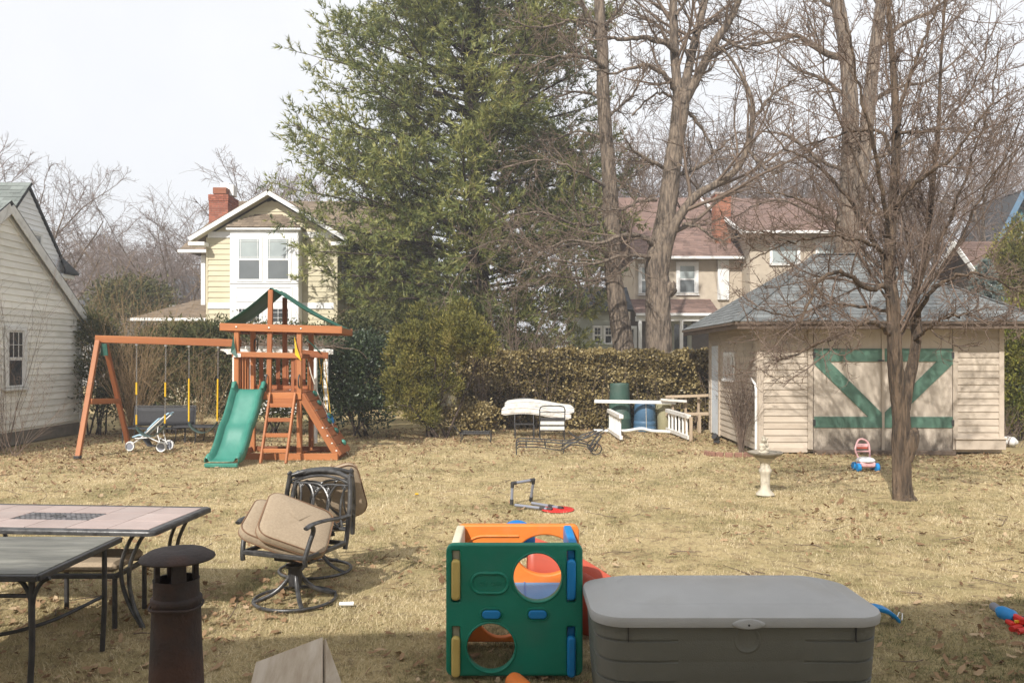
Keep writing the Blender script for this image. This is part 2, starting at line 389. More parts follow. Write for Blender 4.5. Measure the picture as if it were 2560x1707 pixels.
def window(parent, F, x0, x1, z0, z1, casing=.09, proud=.035, upper=None, lower=None, glass='glass', glass2=None, sill=True, sash=True, mt='whitepaint'):
    "white casing as the window part; sashes, panes and muntins below it"
    mb = MB(); c = casing
    mb.box(((x0 + x1) / 2, proud / 2, z1 - c / 2), (x1 - x0, proud, c), None, .004)
    mb.box((x0 + c / 2, proud / 2, (z0 + z1) / 2 - .001), (c, proud - .004, z1 - z0 - 2 * c), None, .004)
    mb.box((x1 - c / 2, proud / 2, (z0 + z1) / 2 - .001), (c, proud - .004, z1 - z0 - 2 * c), None, .004)
    mb.box(((x0 + x1) / 2, proud / 2 + (.02 if sill else 0), z0 + c / 2), (x1 - x0 + (.06 if sill else 0), proud + (.04 if sill else 0), c if not sill else .05), None, .004)
    w = mb.o('window', M_[mt], parent, None, F)
    a0, a1, b0, b1 = x0 + c, x1 - c, z0 + c, z1 - c; mid = (b0 + b1) / 2
    halves = [(mid, b1, .014, upper, glass), (b0, mid, .006, lower, glass2 or glass)] if sash else [(b0, b1, .008, upper, glass)]
    for (q0, q1, y, mun, g) in halves:
        s = .035
        MB().box(((a0 + a1) / 2, y, (q0 + q1) / 2), (a1 - a0 - 2 * s, .004, q1 - q0 - 2 * s)).o('pane', M_[g], w, None, F)
        mb = MB()
        for xx in (a0 + s / 2, a1 - s / 2): mb.box((xx, y, (q0 + q1) / 2), (s, .026, q1 - q0), None, .003)
        for zz in (q0 + s / 2, q1 - s / 2): mb.box(((a0 + a1) / 2, y, zz), (a1 - a0 - 2 * s, .025, s), None, .003)
        mb.o('sash', M_[mt], w, None, F)
        if mun:
            for fx in mun[0]: bar('muntin', F @ Vector((a0 + (a1 - a0) * fx, y + .007, q0 + s)), F @ Vector((a0 + (a1 - a0) * fx, y + .007, q1 - s)), .016, .012, M_[mt], w, ch=.002)
            for fz in mun[1]: bar('muntin', F @ Vector((a0 + s, y + .0075, q0 + (q1 - q0) * fz)), F @ Vector((a1 - s, y + .0075, q0 + (q1 - q0) * fz)), .016, .012, M_[mt], w, ch=.002)
    return w

M_['gar_side'] = mat('beige_clapboard_paint', (.52, .445, .36), (.445, .375, .295), 3, .7, .25, 40, (.25, 1, 2), var=.07, c3=(.34, .27, .20), s3=5, a3=.5)
M_['gar_trim'] = mat('beige_trim_paint', (.50, .425, .34), (.435, .365, .29), 5, .7, .2, 30, var=.04)
M_['gar_green'] = mat('green_door_trim', (.095, .185, .135), (.075, .15, .11), 5, .65, .25, 30, var=.06)
M_['gar_roof'] = mat('grey_asphalt_shingle', (.18, .19, .188), (.13, .138, .138), 40, .9, .6, 200, tint=.22)
M_['dark_wood'] = mat('weathered_dark_wood', (.10, .07, .05), (.16, .12, .09), 10, .9, .4, 40, (1, 1, .2))
M_['door_white'] = mat('blue_white_door_paint', (.66, .71, .76), (.58, .62, .66), 4, .5)

# ---- garden garage --------------------------------------------------------
GO = Vector((PX(1895, 16.1), 16.1, 0)); GR = Matrix.Rotation(R(-1.5), 4, 'Z'); GM = Matrix.Translation(GO) @ GR
GW, GD, GEZ = 4.86, 4.4, 2.62
gar = thing('garden_garage', 'beige clapboard garden garage with green barn doors and grey hipped roof', 'garage', GO)
Ff = GM @ frame((1, 0, 0), (0, -1, 0), (0, 0, 1))           # front: x right, y towards camera
Fl = GM @ frame((0, 1, 0), (-1, 0, 0), (0, 0, 1))           # left side: x backwards, y to the left
Fr = GM @ frame((0, 1, 0), (1, 0, 0), (0, 0, 1), (GW, 0, 0))
MB().box((GW / 2, GD / 2, 1.33), (GW - .04, GD - .04, 2.6)).o('wall', M_['gar_trim'], gar, None, GM)
boards(gar, Ff, .10, .98, .10, 2.60, .134, M_['gar_side'], .028)
boards(gar, Ff, 3.95, 4.76, .30, 2.60, .134, M_['gar_side'], .028)
boards(gar, Fl, .10, GD - .1, .06, 2.60, .134, M_['gar_side'], .028)
boards(gar, Fr, .10, GD - .1, .06, 2.60, .134, M_['gar_side'])
for a, b, y in ((0, .10, .038), (.985, 1.083, .042), (3.85, 3.945, .042), (4.76, 4.86, .038)):
    MB().box(((a + b) / 2, y / 2, 1.34), (b - a, y, 2.52), None, .004).o('trim_board', M_['gar_trim'], gar, None, Ff)
for a, b in ((-.029, .1), (GD - .1, GD)):
    MB().box(((a + b) / 2, .0145, 1.33), (b - a, .029, 2.54), None, .004).o('trim_board', M_['gar_trim'], gar, None, Fl)
MB().box((4.37, .05, .19), (.98, .10, .20), None, .006).o('skirt_board', M_['gar_trim'], gar, None, Ff)
MB().box((4.37, .065, .31), (1.02, .13, .035), None, .006).o('drip_cap', M_['gar_trim'], gar, None, Ff)
MB().box((.53, .03, .07), (.88, .045, .10), None, .006).o('skirt_board', M_['gar_trim'], gar, None, Ff)
# doors with water-stained feet
def stained():
    m = mat('painted_plywood_door', (.53, .46, .375), (.465, .395, .32), 3, .75, .3, 25, (3, 1, .35))
    N = m.node_tree.nodes; L = m.node_tree.links; bs = N['Principled BSDF']; src = bs.inputs['Base Color'].links[0].from_socket
    tc = N.new('ShaderNodeTexCoord'); sx = N.new('ShaderNodeSeparateXYZ'); L.new(tc.outputs['Object'], sx.inputs[0])
    vm = N.new('ShaderNodeVectorMath'); vm.operation = 'MULTIPLY'; vm.inputs[1].default_value = (2.2, 1, 1.0); L.new(tc.outputs['Object'], vm.inputs[0])
    n = N.new('ShaderNodeTexNoise'); n.inputs['Scale'].default_value = 2.6; n.inputs['Detail'].default_value = 8; n.inputs['Roughness'].default_value = .7; L.new(vm.outputs[0], n.inputs['Vector'])
    mr = N.new('ShaderNodeMapRange'); mr.inputs[1].default_value = .85; mr.inputs[2].default_value = .05; mr.inputs[3].default_value = -.35; mr.inputs[4].default_value = .33; L.new(sx.outputs[2], mr.inputs[0])
    ad = N.new('ShaderNodeMath'); L.new(n.outputs['Fac'], ad.inputs[0]); L.new(mr.outputs[0], ad.inputs[1])
    r = N.new('ShaderNodeValToRGB'); r.color_ramp.elements[0].position = .46; r.color_ramp.elements[1].position = .72; r.color_ramp.elements[1].color = (.9, .9, .9, 1); L.new(ad.outputs[0], r.inputs[0])
    mx = N.new('ShaderNodeMix'); mx.data_type = 'RGBA'; mx.inputs[7].default_value = (.13, .105, .08, 1)
    L.new(r.outputs[0], mx.inputs[0]); L.new(src, mx.inputs[6]); L.new(mx.outputs[2], bs.inputs['Base Color']); return m
M_['gar_door'] = stained()
for k, (a, b) in enumerate(((1.10, 2.455), (2.475, 3.835))):
    d = MB().box(((a + b) / 2, .02, 1.23), (b - a, .04, 2.50), None, .004).o('door', M_['gar_door'], gar, None, Ff)
    z1a, z1b, z2a, z2b = 1.84, 2.10, .52, .74
    for (za, zb) in ((z1a, z1b), (z2a, z2b)):
        MB().box(((a + b) / 2, .052, (za + zb) / 2), (b - a - .004, .024, zb - za), None, .003).o('green_rail', M_['gar_green'], d, None, Ff)
    w = .25
    q = [(a, z1a - .002), (a + w * 1.25, z1a - .002), (b, z2b + .06), (b, z2b + .002), (b - w * 1.15, z2b + .002), (a, z1a - .05)]
    if k: q = [((a + b) - x, z) for x, z in q][::-1]
    MB().prism(q, .041, .061, Ff @ frame((1, 0, 0), (0, 0, 1), (0, 1, 0))).o('green_brace', M_['gar_green'], d)
    hx = a + .0 if k == 0 else b
    for hz in (.62, 1.97): MB().box((hx, .068, hz), (.05, .012, .12), None, .003).o('hinge', M_['iron'], d, None, Ff)
MB().box((2.465, .05, 1.23), (.055, .03, 2.48), None, .004).o('meeting_strip', M_['gar_trim'], gar, None, Ff)
MB().box((2.42, .075, 1.86), (.12, .015, .03), None, .003).o('latch', M_['iron'], gar, None, Ff)
MB().box((2.47, .10, .03), (2.75, .16, .09), None, .01).o('sill_plank', M_['dark_wood'], gar, None, Ff)
MB().box((2.465, .02, 2.535), (2.76, .04, .10), None, .004).o('door_header', M_['gar_trim'], gar, None, Ff)
# left wall: white side door and barred window
sd = MB().box((3.62, .02, 1.12), (.74, .045, 2.16), None, .004).o('side_door', M_['door_white'], gar, None, Fl)
for xx in (3.20, 4.04): MB().box((xx, .03, 1.13), (.09, .055, 2.22), None, .004).o('door_casing', M_['gar_trim'], sd, None, Fl)
MB().lathe([(.0, 0), (.03, 0), (.03, .04), (.0, .05)], 10, M=Fl @ Matrix.Translation((3.34, .04, 1.0)) @ Matrix.Rotation(R(-90), 4, 'X')).o('door_knob', M_['chain'], sd, 40)
gw = window(gar, Fl @ Matrix.Translation((0, .02, 0)), 1.72, 2.72, 1.36, 2.04, .07, .04, None, None, 'screen_glass', sash=False)
for k in range(9): bar('window_bar', Fl @ Vector((1.82 + k * .1, .075, 1.42)), Fl @ Vector((1.82 + k * .1, .075, 1.98)), .02, .02, M_['whitepaint'], gw, ch=.003)
# roof: hip with a short ridge, felt edge and soffit
ov = .60; ez = GEZ; rz = 4.26; E = [(-ov, -ov), (GW + ov, -ov), (GW + ov, GD + ov), (-ov, GD + ov)]
rx0, rx1, ry = GW / 2 - .50, GW / 2 + .50, GD / 2
E3 = [Vector((x, y, ez)) for x, y in E]; RA, RB = Vector((rx0, ry, rz)), Vector((rx1, ry, rz))
rm = MB(); rm.add([*E3, RA, RB, *[p - Vector((0, 0, .05)) for p in E3]], [(0, 1, 5, 4), (1, 2, 5), (2, 3, 4, 5), (3, 0, 4), (9, 8, 7, 6), (0, 6, 7, 1), (1, 7, 8, 2), (2, 8, 9, 3), (3, 9, 6, 0)])
roof = rm.o('roof', M_['dark_wood'], gar, None, GM)
for (a, b, ta, tb, sd_) in ((E3[0], E3[1], RA, RB, 1), (E3[3], E3[0], RA, RA, 2), (E3[1], E3[2], RB, RB, 3)):
    F, V = slope(a, b - a, ta); u = (b - a).normalized(); L_ = (b - a).length
    shingles(roof, GM @ F, (0, L_), ((ta - a).dot(u), (tb - a).dot(u)), V, .15, .32, M_['gar_roof'], seed=sd_)
for a, b in ((E3[0], RA), (E3[1], RB)):
    bar('hip_cap', GM @ (a + Vector((0, 0, .012))), GM @ (b + Vector((0, 0, .012))), .16, .02, M_['gar_roof'], roof)
bar('ridge_cap', GM @ (RA + Vector((0, 0, .012))), GM @ (RB + Vector((0, 0, .012))), .18, .022, M_['gar_roof'], roof)
for (a, b) in ((E3[0], E3[1]), (E3[3], E3[0])):
    dn = Vector((0, 0, -.10)); bar('fascia', GM @ (a * 1 + dn + (Vector((.06, .06, 0)))), GM @ (b + dn + Vector((-.06 if b.x > 1 else .06, .06, 0))), .02, .09, M_['dark_wood'], roof)
# floodlights, downpipe
fl = thing('floodlight_pair', 'pair of silver floodlights under the garage eave at its left corner', 'floodlight', P(1846, 810, 16.4))
MB().box(P(1846, 800, 16.42), (.16, .05, .09), None, .01).o('mount', M_['iron'], fl)
M_['silver'] = mat('silver_lamp', (.62, .63, .64), (.5, .5, .52), 8, .3, metal=.6)
for px, py, dx in ((1838, 810, -.06), (1863, 809, .03)):
    c = P(px, py, 16.3); d = Vector((dx, -.5, -.35)).normalized()
    MB().tube([c - d * .07, c - d * .03, c + d * .02, c + d * .08], [.02, .035, .05, .068], 14).o('lamp_head', M_['silver'], fl, 40)
dp = MB().tube([Vector((-.05, -.03, .08)), Vector((-.05, -.03, 1.28)), Vector((-.055, .0, 1.38)), Vector((-.1, .16, 1.5))], .024, 8)
tag(dp.o('standpipe', M_['whitepaint'], None, 40, GM), 'thin white standpipe at the garage front left corner', 'pipe')
# ================================================================ houses
M_['lh_side'] = mat('dirty_cream_clapboard', (.88, .86, .79), (.81, .79, .72), 2, .75, .25, 30, (1, .3, 2), var=.08, c3=(.54, .53, .45), s3=1.3, a3=.5)
M_['lh_white'] = mat('white_clapboard', (.84, .85, .86), (.77, .78, .79), 2, .7, .2, 30, var=.05)
M_['lh_roof'] = mat('grey_green_shingle', (.20, .22, .205), (.15, .17, .158), 30, .9, .5, 150, tint=.2)
M_['lh_trim'] = mat('grey_rake_board', (.72, .715, .69), (.62, .615, .59), 4, .7, .2, 20, c3=(.3, .27, .23), s3=5, a3=.5)
M_['dark_shingle'] = mat('charcoal_shingle', (.055, .058, .062), (.08, .082, .086), 30, .9, .5, 150, tint=.2)
M_['concrete'] = mat('old_foundation', (.22, .19, .155), (.14, .125, .10), 3, .95, .4, 20)
M_['ch_side'] = mat('yellow_cream_clapboard', (.57, .515, .36), (.525, .47, .325), 2, .65, .15, 20, var=.035)
M_['ch_roof'] = mat('brown_tan_shingle', (.225, .175, .125), (.165, .125, .09), 20, .9, .5, 120, tint=.25)
M_['brick'] = mat('red_brick', (.33, .115, .07), (.25, .085, .052), 14, .9, .4, 60, tint=.22)
M_['mortar'] = mat('mortar', (.34, .28, .24), (.27, .22, .19), 20, .95)
M_['rh_roof'] = mat('red_brown_shingle', (.215, .14, .115), (.16, .103, .083), 20, .9, .5, 120, tint=.22)
M_['stucco'] = mat('beige_stucco', (.50, .43, .34), (.44, .375, .295), 4, .9, .3, 30)
M_['orange_brick'] = mat('orange_brick', (.36, .145, .08), (.28, .11, .065), 14, .9, .3, 60, tint=.2)
M_['sage'] = mat('sage_clapboard', (.44, .46, .40), (.38, .40, .345), 3, .8, var=.04)
M_['taupe'] = mat('taupe_wall', (.15, .13, .115), (.115, .10, .09), 3, .85)
M_['bh_roof'] = mat('dull_brown_shingle', (.15, .095, .075), (.105, .068, .055), 20, .9, .5, 120, tint=.2)
M_['teal'] = mat('teal_clapboard', (.07, .20, .24), (.055, .165, .20), 3, .75, var=.06)
M_['teal_trim'] = mat('blue_trim', (.10, .19, .29), (.085, .16, .25), 4, .7)
M_['farwall'] = mat('far_grey_wall', (.34, .33, .32), (.28, .27, .26), 3, .85)

def slab_roof(parent, pts, thick, mt, name='roof'):
    "roof plane as a slab from its corner points"
    a, b, c = [Vector(p) for p in pts[:3]]; n = (b - a).cross(c - a).normalized()
    if n.z < 0: n = -n
    k = len(pts); vs = [Vector(p) for p in pts] + [Vector(p) - n * thick for p in pts]
    return MB().add(vs, [tuple(range(k)), tuple(range(2 * k - 1, k - 1, -1))] + [(i, k + i, k + (i + 1) % k, (i + 1) % k) for i in range(k)]).o(name, mt, parent)
def brick_stack(parent, x0, x1, y0, y1, z0, z1, mt, name='chimney', crown=True, bw=.21, bh=.068):
    "chimney core of mortar with real bricks laid in bond on its visible faces, joined"
    core = MB().box(((x0 + x1) / 2, (y0 + y1) / 2, (z0 + z1) / 2), (x1 - x0 - .02, y1 - y0 - .02, z1 - z0)).o(name, M_['mortar'], parent)
    mb = MB(); rg = random.Random(3); n = int((z1 - z0) / (bh + .012))
    for i in range(n):
        z = z0 + (i + .5) * (z1 - z0) / n; g = .02 if crown and i >= n - 3 else 0
        for (o, u, L) in ((Vector((x0 - g, y0 - g, z)), Vector((1, 0, 0)), x1 - x0 + 2 * g), (Vector((x1 + g, y0 - g, z)), Vector((0, 1, 0)), y1 - y0 + 2 * g), (Vector((x0 - g, y1 + g, z)), Vector((0, -1, 0)), y1 - y0 + 2 * g)):
            m = max(1, round(L / bw)); w = L / m; s = (i % 2) * w * .5
            for k in range(m + (i % 2)):
                a = max(0, k * w - s + .005); b = min(L, (k + 1) * w - s - .005)
                if b - a < .02: continue
                inn = Vector((-u.y, u.x, 0)); c = o + u * ((a + b) / 2) + inn * (.03 + rg.uniform(0, .004))
                mb.box((0, 0, 0), (b - a, .06, bh), frame(u, inn, (0, 0, 1), c), 0, rg.random())
    tag(mb.o('brickwork', mt, core, tint=True), kind='stuff')
    return core

# ---- left neighbour: clapboard gable end, parallel to the view, and its taller white block behind
LX = -10.85
lh = thing('clapboard_house', 'cream clapboard house with steep gable and white paned window at left edge', 'house', (LX, 17.1, 0))
FL = frame((0, 1, 0), (1, 0, 0), (0, 0, 1), (LX, 17.1, 0)); ZA, ZE, HW = 5.20, 2.93, 3.05
clipL = lambda z: (-HW, HW) if z <= ZE else (-HW * max(0, (ZA - z) / (ZA - ZE)), HW * max(0, (ZA - z) / (ZA - ZE)))
boards(lh, FL, 0, 0, .36, ZA - .02, .145, M_['lh_side'], .024, clipL)
MB().box((LX - 4, 17.1, .2), (8.0 - .04, 2 * HW - .06, .38)).o('foundation', M_['concrete'], lh)
mbw = MB().add([(LX - .01, 17.1 - HW, .3), (LX - .01, 17.1 + HW, .3), (LX - .01, 17.1 + HW, ZE), (LX - .01, 17.1, ZA), (LX - .01, 17.1 - HW, ZE)] + [(LX - 8, 17.1 - HW, .3), (LX - 8, 17.1 + HW, .3), (LX - 8, 17.1 + HW, ZE), (LX - 8, 17.1, ZA), (LX - 8, 17.1 - HW, ZE)],
               [(0, 1, 2, 3, 4), (9, 8, 7, 6, 5), (0, 5, 6, 1), (1, 6, 7, 2), (0, 4, 9, 5)])
mbw.o('wall', M_['lh_side'], lh)
MB().box((HW - .06, .02, 1.62), (.12, .042, 2.5), None, .005).o('corner_board', M_['whitepaint'], lh, None, FL)
window(lh, FL @ Matrix.Translation((0, .03, 0)), -.05, .69, 1.18, 2.60, .10, .05, ((.333, .667), (.5,)), None, 'glass', 'glass')
up = (ZA - ZE) / HW
for s in (-1, 1):
    e = Vector((0, s * (HW + .22), ZE - .22 * up)); rd = Vector((0, 0, ZA))
    q = [Vector((.16, e.y, e.z)), Vector((.16, 0, ZA)), Vector((-8, 0, ZA)), Vector((-8, e.y, e.z))]
    o_ = Vector((LX, 17.1, .075))
    rf = slab_roof(lh, [p + o_ for p in q], .045, M_['dark_shingle'])
    if s < 0:
        F, V = slope(q[0] + o_, (-1, 0, 0), q[1] + o_) ; F = frame((-1, 0, 0), F.col[1][:3], Vector(F.col[1][:3]).cross(Vector((-1, 0, 0))), q[0] + o_)
        shingles(rf, F, (0, 8.2), (0, 8.2), V, .15, .3, M_['lh_roof'], seed=11)
    # rake board and soffit
    a = Vector((LX + .15, 17.1 + e.y, e.z - .08)); b = Vector((LX + .15, 17.1, ZA - .08))
    bar('rake_board', a, b, .03, .21, M_['lh_trim'], lh, up=(0, 0, 1))
    bar('rake_moulding', a + Vector((-.115, 0, -.09)), b + Vector((-.115, 0, -.09)), .05, .09, M_['lh_trim'], lh)
# eave return at the far corner
MB().box((HW + .12, .08, ZE - .16), (.24, .22, .26), None, .01).o('eave_return', M_['lh_trim'], lh, None, FL)

wb = thing('white_gable_house', 'white clapboard upper gable with grey green roof behind the cream gable', 'house', (-12.2, 20.2, 0))
WX = -12.25; FWb = frame((0, 1, 0), (1, 0, 0), (0, 0, 1), (WX, 20.2, 0)); s2 = (6.27 - 4.45) / 1.62
clipW = lambda z: (-2.6 if z < 4 else -max(0, (6.22 - z) / s2) - 0.0, max(0, (6.22 - z) / s2) if z > 4.4 else 1.65)
boards(wb, FWb, 0, 0, 2.2, 6.2, .13, M_['lh_white'], .02, clipW)
MB().add([(WX - .01, 17.6, 0), (WX - .01, 21.85, 0), (WX - .01, 21.85, 4.42), (WX - .01, 20.2, 6.25), (WX - .01, 17.6, 3.35), (WX - 7, 17.6, 0), (WX - 7, 21.85, 0), (WX - 7, 21.85, 4.42), (WX - 7, 20.2, 6.25), (WX - 7, 17.6, 3.35)],
         [(0, 1, 2, 3, 4), (9, 8, 7, 6, 5), (1, 6, 7, 2)]).o('wall', M_['lh_white'], wb)
window(wb, FWb @ Matrix.Translation((0, .03, 0)), .14, .62, 4.6, 5.15, .07, .03, None, None, 'glass', sash=False)
q = [Vector((WX + .12, 20.2, 6.33)), Vector((WX + .12, 17.2, 6.33 - 3 * s2)), Vector((WX - 8, 17.2, 6.33 - 3 * s2)), Vector((WX - 8, 20.2, 6.33))]
rf = slab_roof(wb, q, .07, M_['dark_shingle'])
v = (q[0] - q[1]); V = v.length; v.normalize(); shingles(rf, frame((-1, 0, 0), v, v.cross(Vector((-1, 0, 0))), q[1]), (0, 8), (0, 8), V, .15, .3, M_['lh_roof'], seed=12)
q = [Vector((WX + .06, 20.2, 6.33)), Vector((WX + .06, 21.9, 6.33 - 1.7 * s2)), Vector((WX - 7, 21.9, 6.33 - 1.7 * s2)), Vector((WX - 7, 20.2, 6.33))]
slab_roof(wb, q, .05, M_['dark_shingle'])
pr = MB().add([(WX + .05, 21.6, 4.68), (WX + .35, 21.35, 4.22), (WX + .35, 22.0, 4.22), (WX - 5, 22.0, 4.22), (WX - 5, 21.6, 4.68), (WX + .35, 21.35, 4.16), (WX + .35, 22.0, 4.16), (WX - 5, 22.0, 4.16)],
              [(0, 1, 2), (0, 2, 3, 4), (1, 5, 6, 2), (2, 6, 7, 3)]).o('pent_roof', M_['dark_shingle'], wb)
MB().box((WX - 2.3, 21.65, 4.1), (5.1, .6, .1)).o('pent_soffit', M_['lh_white'], pr)

# ---- cream house with the white two-storey bay
CY = 27.0; CX = PX(516, CY); k_ = FPX / CY
cu_ = lambda px: (px - 516) / k_
cz_ = lambda py: CAM_H + (HOR - py) / k_
ch = thing('cream_house', 'cream clapboard house with white bay windows behind the wooden playset', 'house', (CX, CY, 0))
FC = frame((1, 0, 0), (0, -1, 0), (0, 0, 1), (CX, CY, 0)); CWd = cu_(842)
MB().add([(0, 0, 0), (CWd, 0, 0), (CWd, 0, 5.95), (CWd / 2, 0, 7.2), (0, 0, 5.95), (0, 5, 0), (CWd, 5, 0), (CWd, 5, 5.95), (CWd / 2, 5, 7.2), (0, 5, 5.95)],
         [(0, 1, 2, 3, 4), (1, 6, 7, 2), (0, 4, 9, 5)]).o('wall', M_['ch_side'], ch, None, Matrix.Translation((CX, CY + .01, 0)))
bx0, bx1 = cu_(588), cu_(756); bp = .5
zf0, zf1, zb0, zb1 = cz_(595), cz_(580), cz_(772), cz_(757)
for (a, b) in ((.06, bx0), (bx1, CWd - .09)):
    boards(ch, FC, a, b, .2, zb0, .178, M_['ch_side'], .03)
    boards(ch, FC, a, b, zb1, zf0, .178, M_['ch_side'], .03)
    for z0, z1 in ((zb0, zb1), (zf0, zf1)):
        MB().box(((a + b) / 2, .025, (z0 + z1) / 2), (b - a, .05, z1 - z0), None, .004).o('trim_band', M_['whitepaint'], ch, None, FC)
for a, b in ((0, .06), (CWd - .09, CWd + .03)):
    MB().box(((a + b) / 2, .018, 3.0), (b - a, .038, 5.9), None, .004).o('corner_board', M_['ch_side'], ch, None, FC)
gs = (7.36 - 6.05) / (CWd / 2)
boards(ch, FC, 0, 0, zf1, 7.15, .178, M_['ch_side'], .03, lambda z: (max(0, (z - 5.95) / gs) , CWd - max(0, (z - 5.95) / gs)))
# right side wall, receding
FCr = frame((0, 1, 0), (1, 0, 0), (0, 0, 1), (CX + CWd, CY, 0))
boards(ch, FCr, .05, 3.4, .2, zb0, .178, M_['ch_side'], .03); boards(ch, FCr, .05, 3.4, zb1, 5.95, .178, M_['ch_side'], .03)
MB().box((1.7, .02, (zb0 + zb1) / 2), (3.4, .045, zb1 - zb0), None, .004).o('trim_band', M_['whitepaint'], ch, None, FCr)
window(ch, FCr @ Matrix.Translation((0, .03, 0)), .7, 1.35, cz_(705), cz_(645) + .1, .08, .04, ((.5,), ()), None)
window(ch, FCr @ Matrix.Translation((0, .03, 0)), 1.7, 2.6, 1.6, cz_(775), .08, .04, ((.33, .67), (.8,)), None)
# bay
bay = MB().box(((bx0 + bx1) / 2, bp / 2, 3.1), (bx1 - bx0, bp, 6.16 - .0), None, .006).o('bay', M_['whitepaint'], ch, None, FC)
FB = FC @ Matrix.Translation((0, bp, 0))
mun = ((.12, .88), (.12, .86))
for (xa, xb) in ((cu_(604), cu_(667)), (cu_(675), cu_(738))):
    window(ch, FB, xa, xb, cz_(708), cz_(598), .055, .03, mun, None, 'shade_glass', 'screen_glass', sill=False)
    window(ch, FB, xa, xb, cz_(850), cz_(768), .055, .03, ((.18, .5, .82), (.35, .7)), None, 'glass', 'glass', sill=False)
mb = MB()
for (x0, x1, z0, z1) in ((bx0 + .2, bx1 - .2, cz_(720), cz_(722.5)), (bx0 + .2, bx0 + .23, cz_(755), cz_(722.5)), (bx1 - .23, bx1 - .2, cz_(755), cz_(722.5)), (bx0 + .2, bx1 - .2, cz_(757), cz_(754.5))):
    MB().box(((x0 + x1) / 2, .008, (z0 + z1) / 2), (x1 - x0, .02, abs(z1 - z0)), None, .003).o('panel_moulding', M_['whitepaint'], bay, None, FB)
MB().box(((bx0 + bx1) / 2, .012, cz_(711)), (bx1 - bx0 + .02, .03, .04), None, .004).o('bay_ledge', M_['whitepaint'], bay, None, FB)
MB().box(((bx0 + bx1) / 2, .0, cz_(579)), (bx1 - bx0 + .2, .22, .07), None, .006).o('bay_cornice', M_['whitepaint'], bay, None, FB)
# bay roof: little hip against the gable
e0, e1, ze = bx0 - .13, bx1 + .13, cz_(575); zt = cz_(535); tx0, tx1 = bx0 + .75, bx1 - .75
br = MB().add([(e0, bp + .13, ze), (e1, bp + .13, ze), (tx1, .0, zt), (tx0, .0, zt), (e0, 0, ze), (e1, 0, ze)], [(0, 1, 2, 3), (0, 3, 4), (1, 5, 2), (0, 4, 5, 1)]).o('bay_roof', M_['ch_roof'], ch, None, FC)
pe = FC @ Vector((e0, bp + .13, ze)); pt = FC @ Vector((tx0, 0, zt)); F, V = slope(pe, (1, 0, 0), pt)
shingles(br, F, (0, e1 - e0), (tx0 - e0, tx1 - e0), V, .13, .24, M_['ch_roof'], seed=21)
# front gable roof
for s in (-1, 1):
    ap = Vector((CX + CWd / 2, 0, 7.50)); ee = ap + Vector((s * (CWd / 2 + .42), 0, -(CWd / 2 + .42) * gs))
    q = [Vector((ee.x, CY - .42, ee.z)), Vector((ap.x, CY - .42, ap.z)), Vector((ap.x, CY + 7, ap.z)), Vector((ee.x, CY + 7, ee.z))]
    rf = slab_roof(ch, q, .10, M_['ch_roof'])
    bar('rake_board', Vector((ee.x, CY - .435, ee.z - .12)), Vector((ap.x, CY - .435, ap.z - .12)), .03, .14, M_['whitepaint'], rf, up=(0, 0, 1))
    bar('soffit', Vector((ee.x, CY - .2, ee.z - .15)), Vector((ap.x, CY - .2, ap.z - .15)), .42, .02, M_['ch_side'], rf, up=(0, 0, 1))
    MB().box((ee.x - s * .25, CY - .24, ee.z - .26), (.55, .42, .12), None, .008).o('eave_return', M_['whitepaint'], rf)
    if s > 0:
        u = Vector((0, 1, 0)); v = (q[1] - q[0]); V = v.length; v.normalize()
# main block behind
mxl, mxr, mY = -12.25, -3.2, 29.9; ezm, rzm = 5.86, 8.25
MB().box(((-11.6 + mxr) / 2, mY + 3.0, 2.9), (mxr + 11.6, 6, 5.8)).o('wall', M_['ch_side'], ch)
q = [Vector((mxl, mY - .45, ezm)), Vector((mxr + .3, mY - .45, ezm)), Vector((mxr - .2, 32.6, rzm)), Vector((mxl + .8, 32.6, rzm))]
rf = slab_roof(ch, q, .10, M_['ch_roof']); F, V = slope(q[0], (1, 0, 0), q[3])
shingles(rf, F, (0, q[1].x - q[0].x), (.8, q[2].x - q[0].x), V, .15, .3, M_['ch_roof'], seed=22)
slab_roof(ch, [Vector((mxl, 36, ezm)), Vector((mxl, mY - .45, ezm)), Vector((mxl + .8, 32.6, rzm))], .08, M_['ch_roof'])
bar('gutter', (mxl - .02, mY - .5, ezm - .06), (CX, mY - .5, ezm - .06), .11, .11, M_['whitepaint'], ch)
bar('corner_post', (PX(509, 29.8), 29.8, .2), (PX(509, 29.8), 29.8, 5.7), .16, .12, M_['whitepaint'], ch)
brick_stack(ch, PX(522, 29.6), PX(570, 29.6), 29.6, 30.7, 5.6, PZ(486, 29.6), M_['brick'])
MB().box((PX(553, 29.8), 29.85, PZ(479, 29.8)), (.5, .45, .24), None, .01).o('flue', M_['orange_brick'], ch)
MB().box((PX(572, 30.2), 30.2, PZ(478, 30.2)), (.5, .4, .42), None, .01).o('vent_cap', M_['whitepaint'], ch)
MB().box((PX(566, 30.2), 30.15, PZ(462, 30.2)), (.34, .3, .06), None, .01).o('vent_lid', M_['whitepaint'], ch)
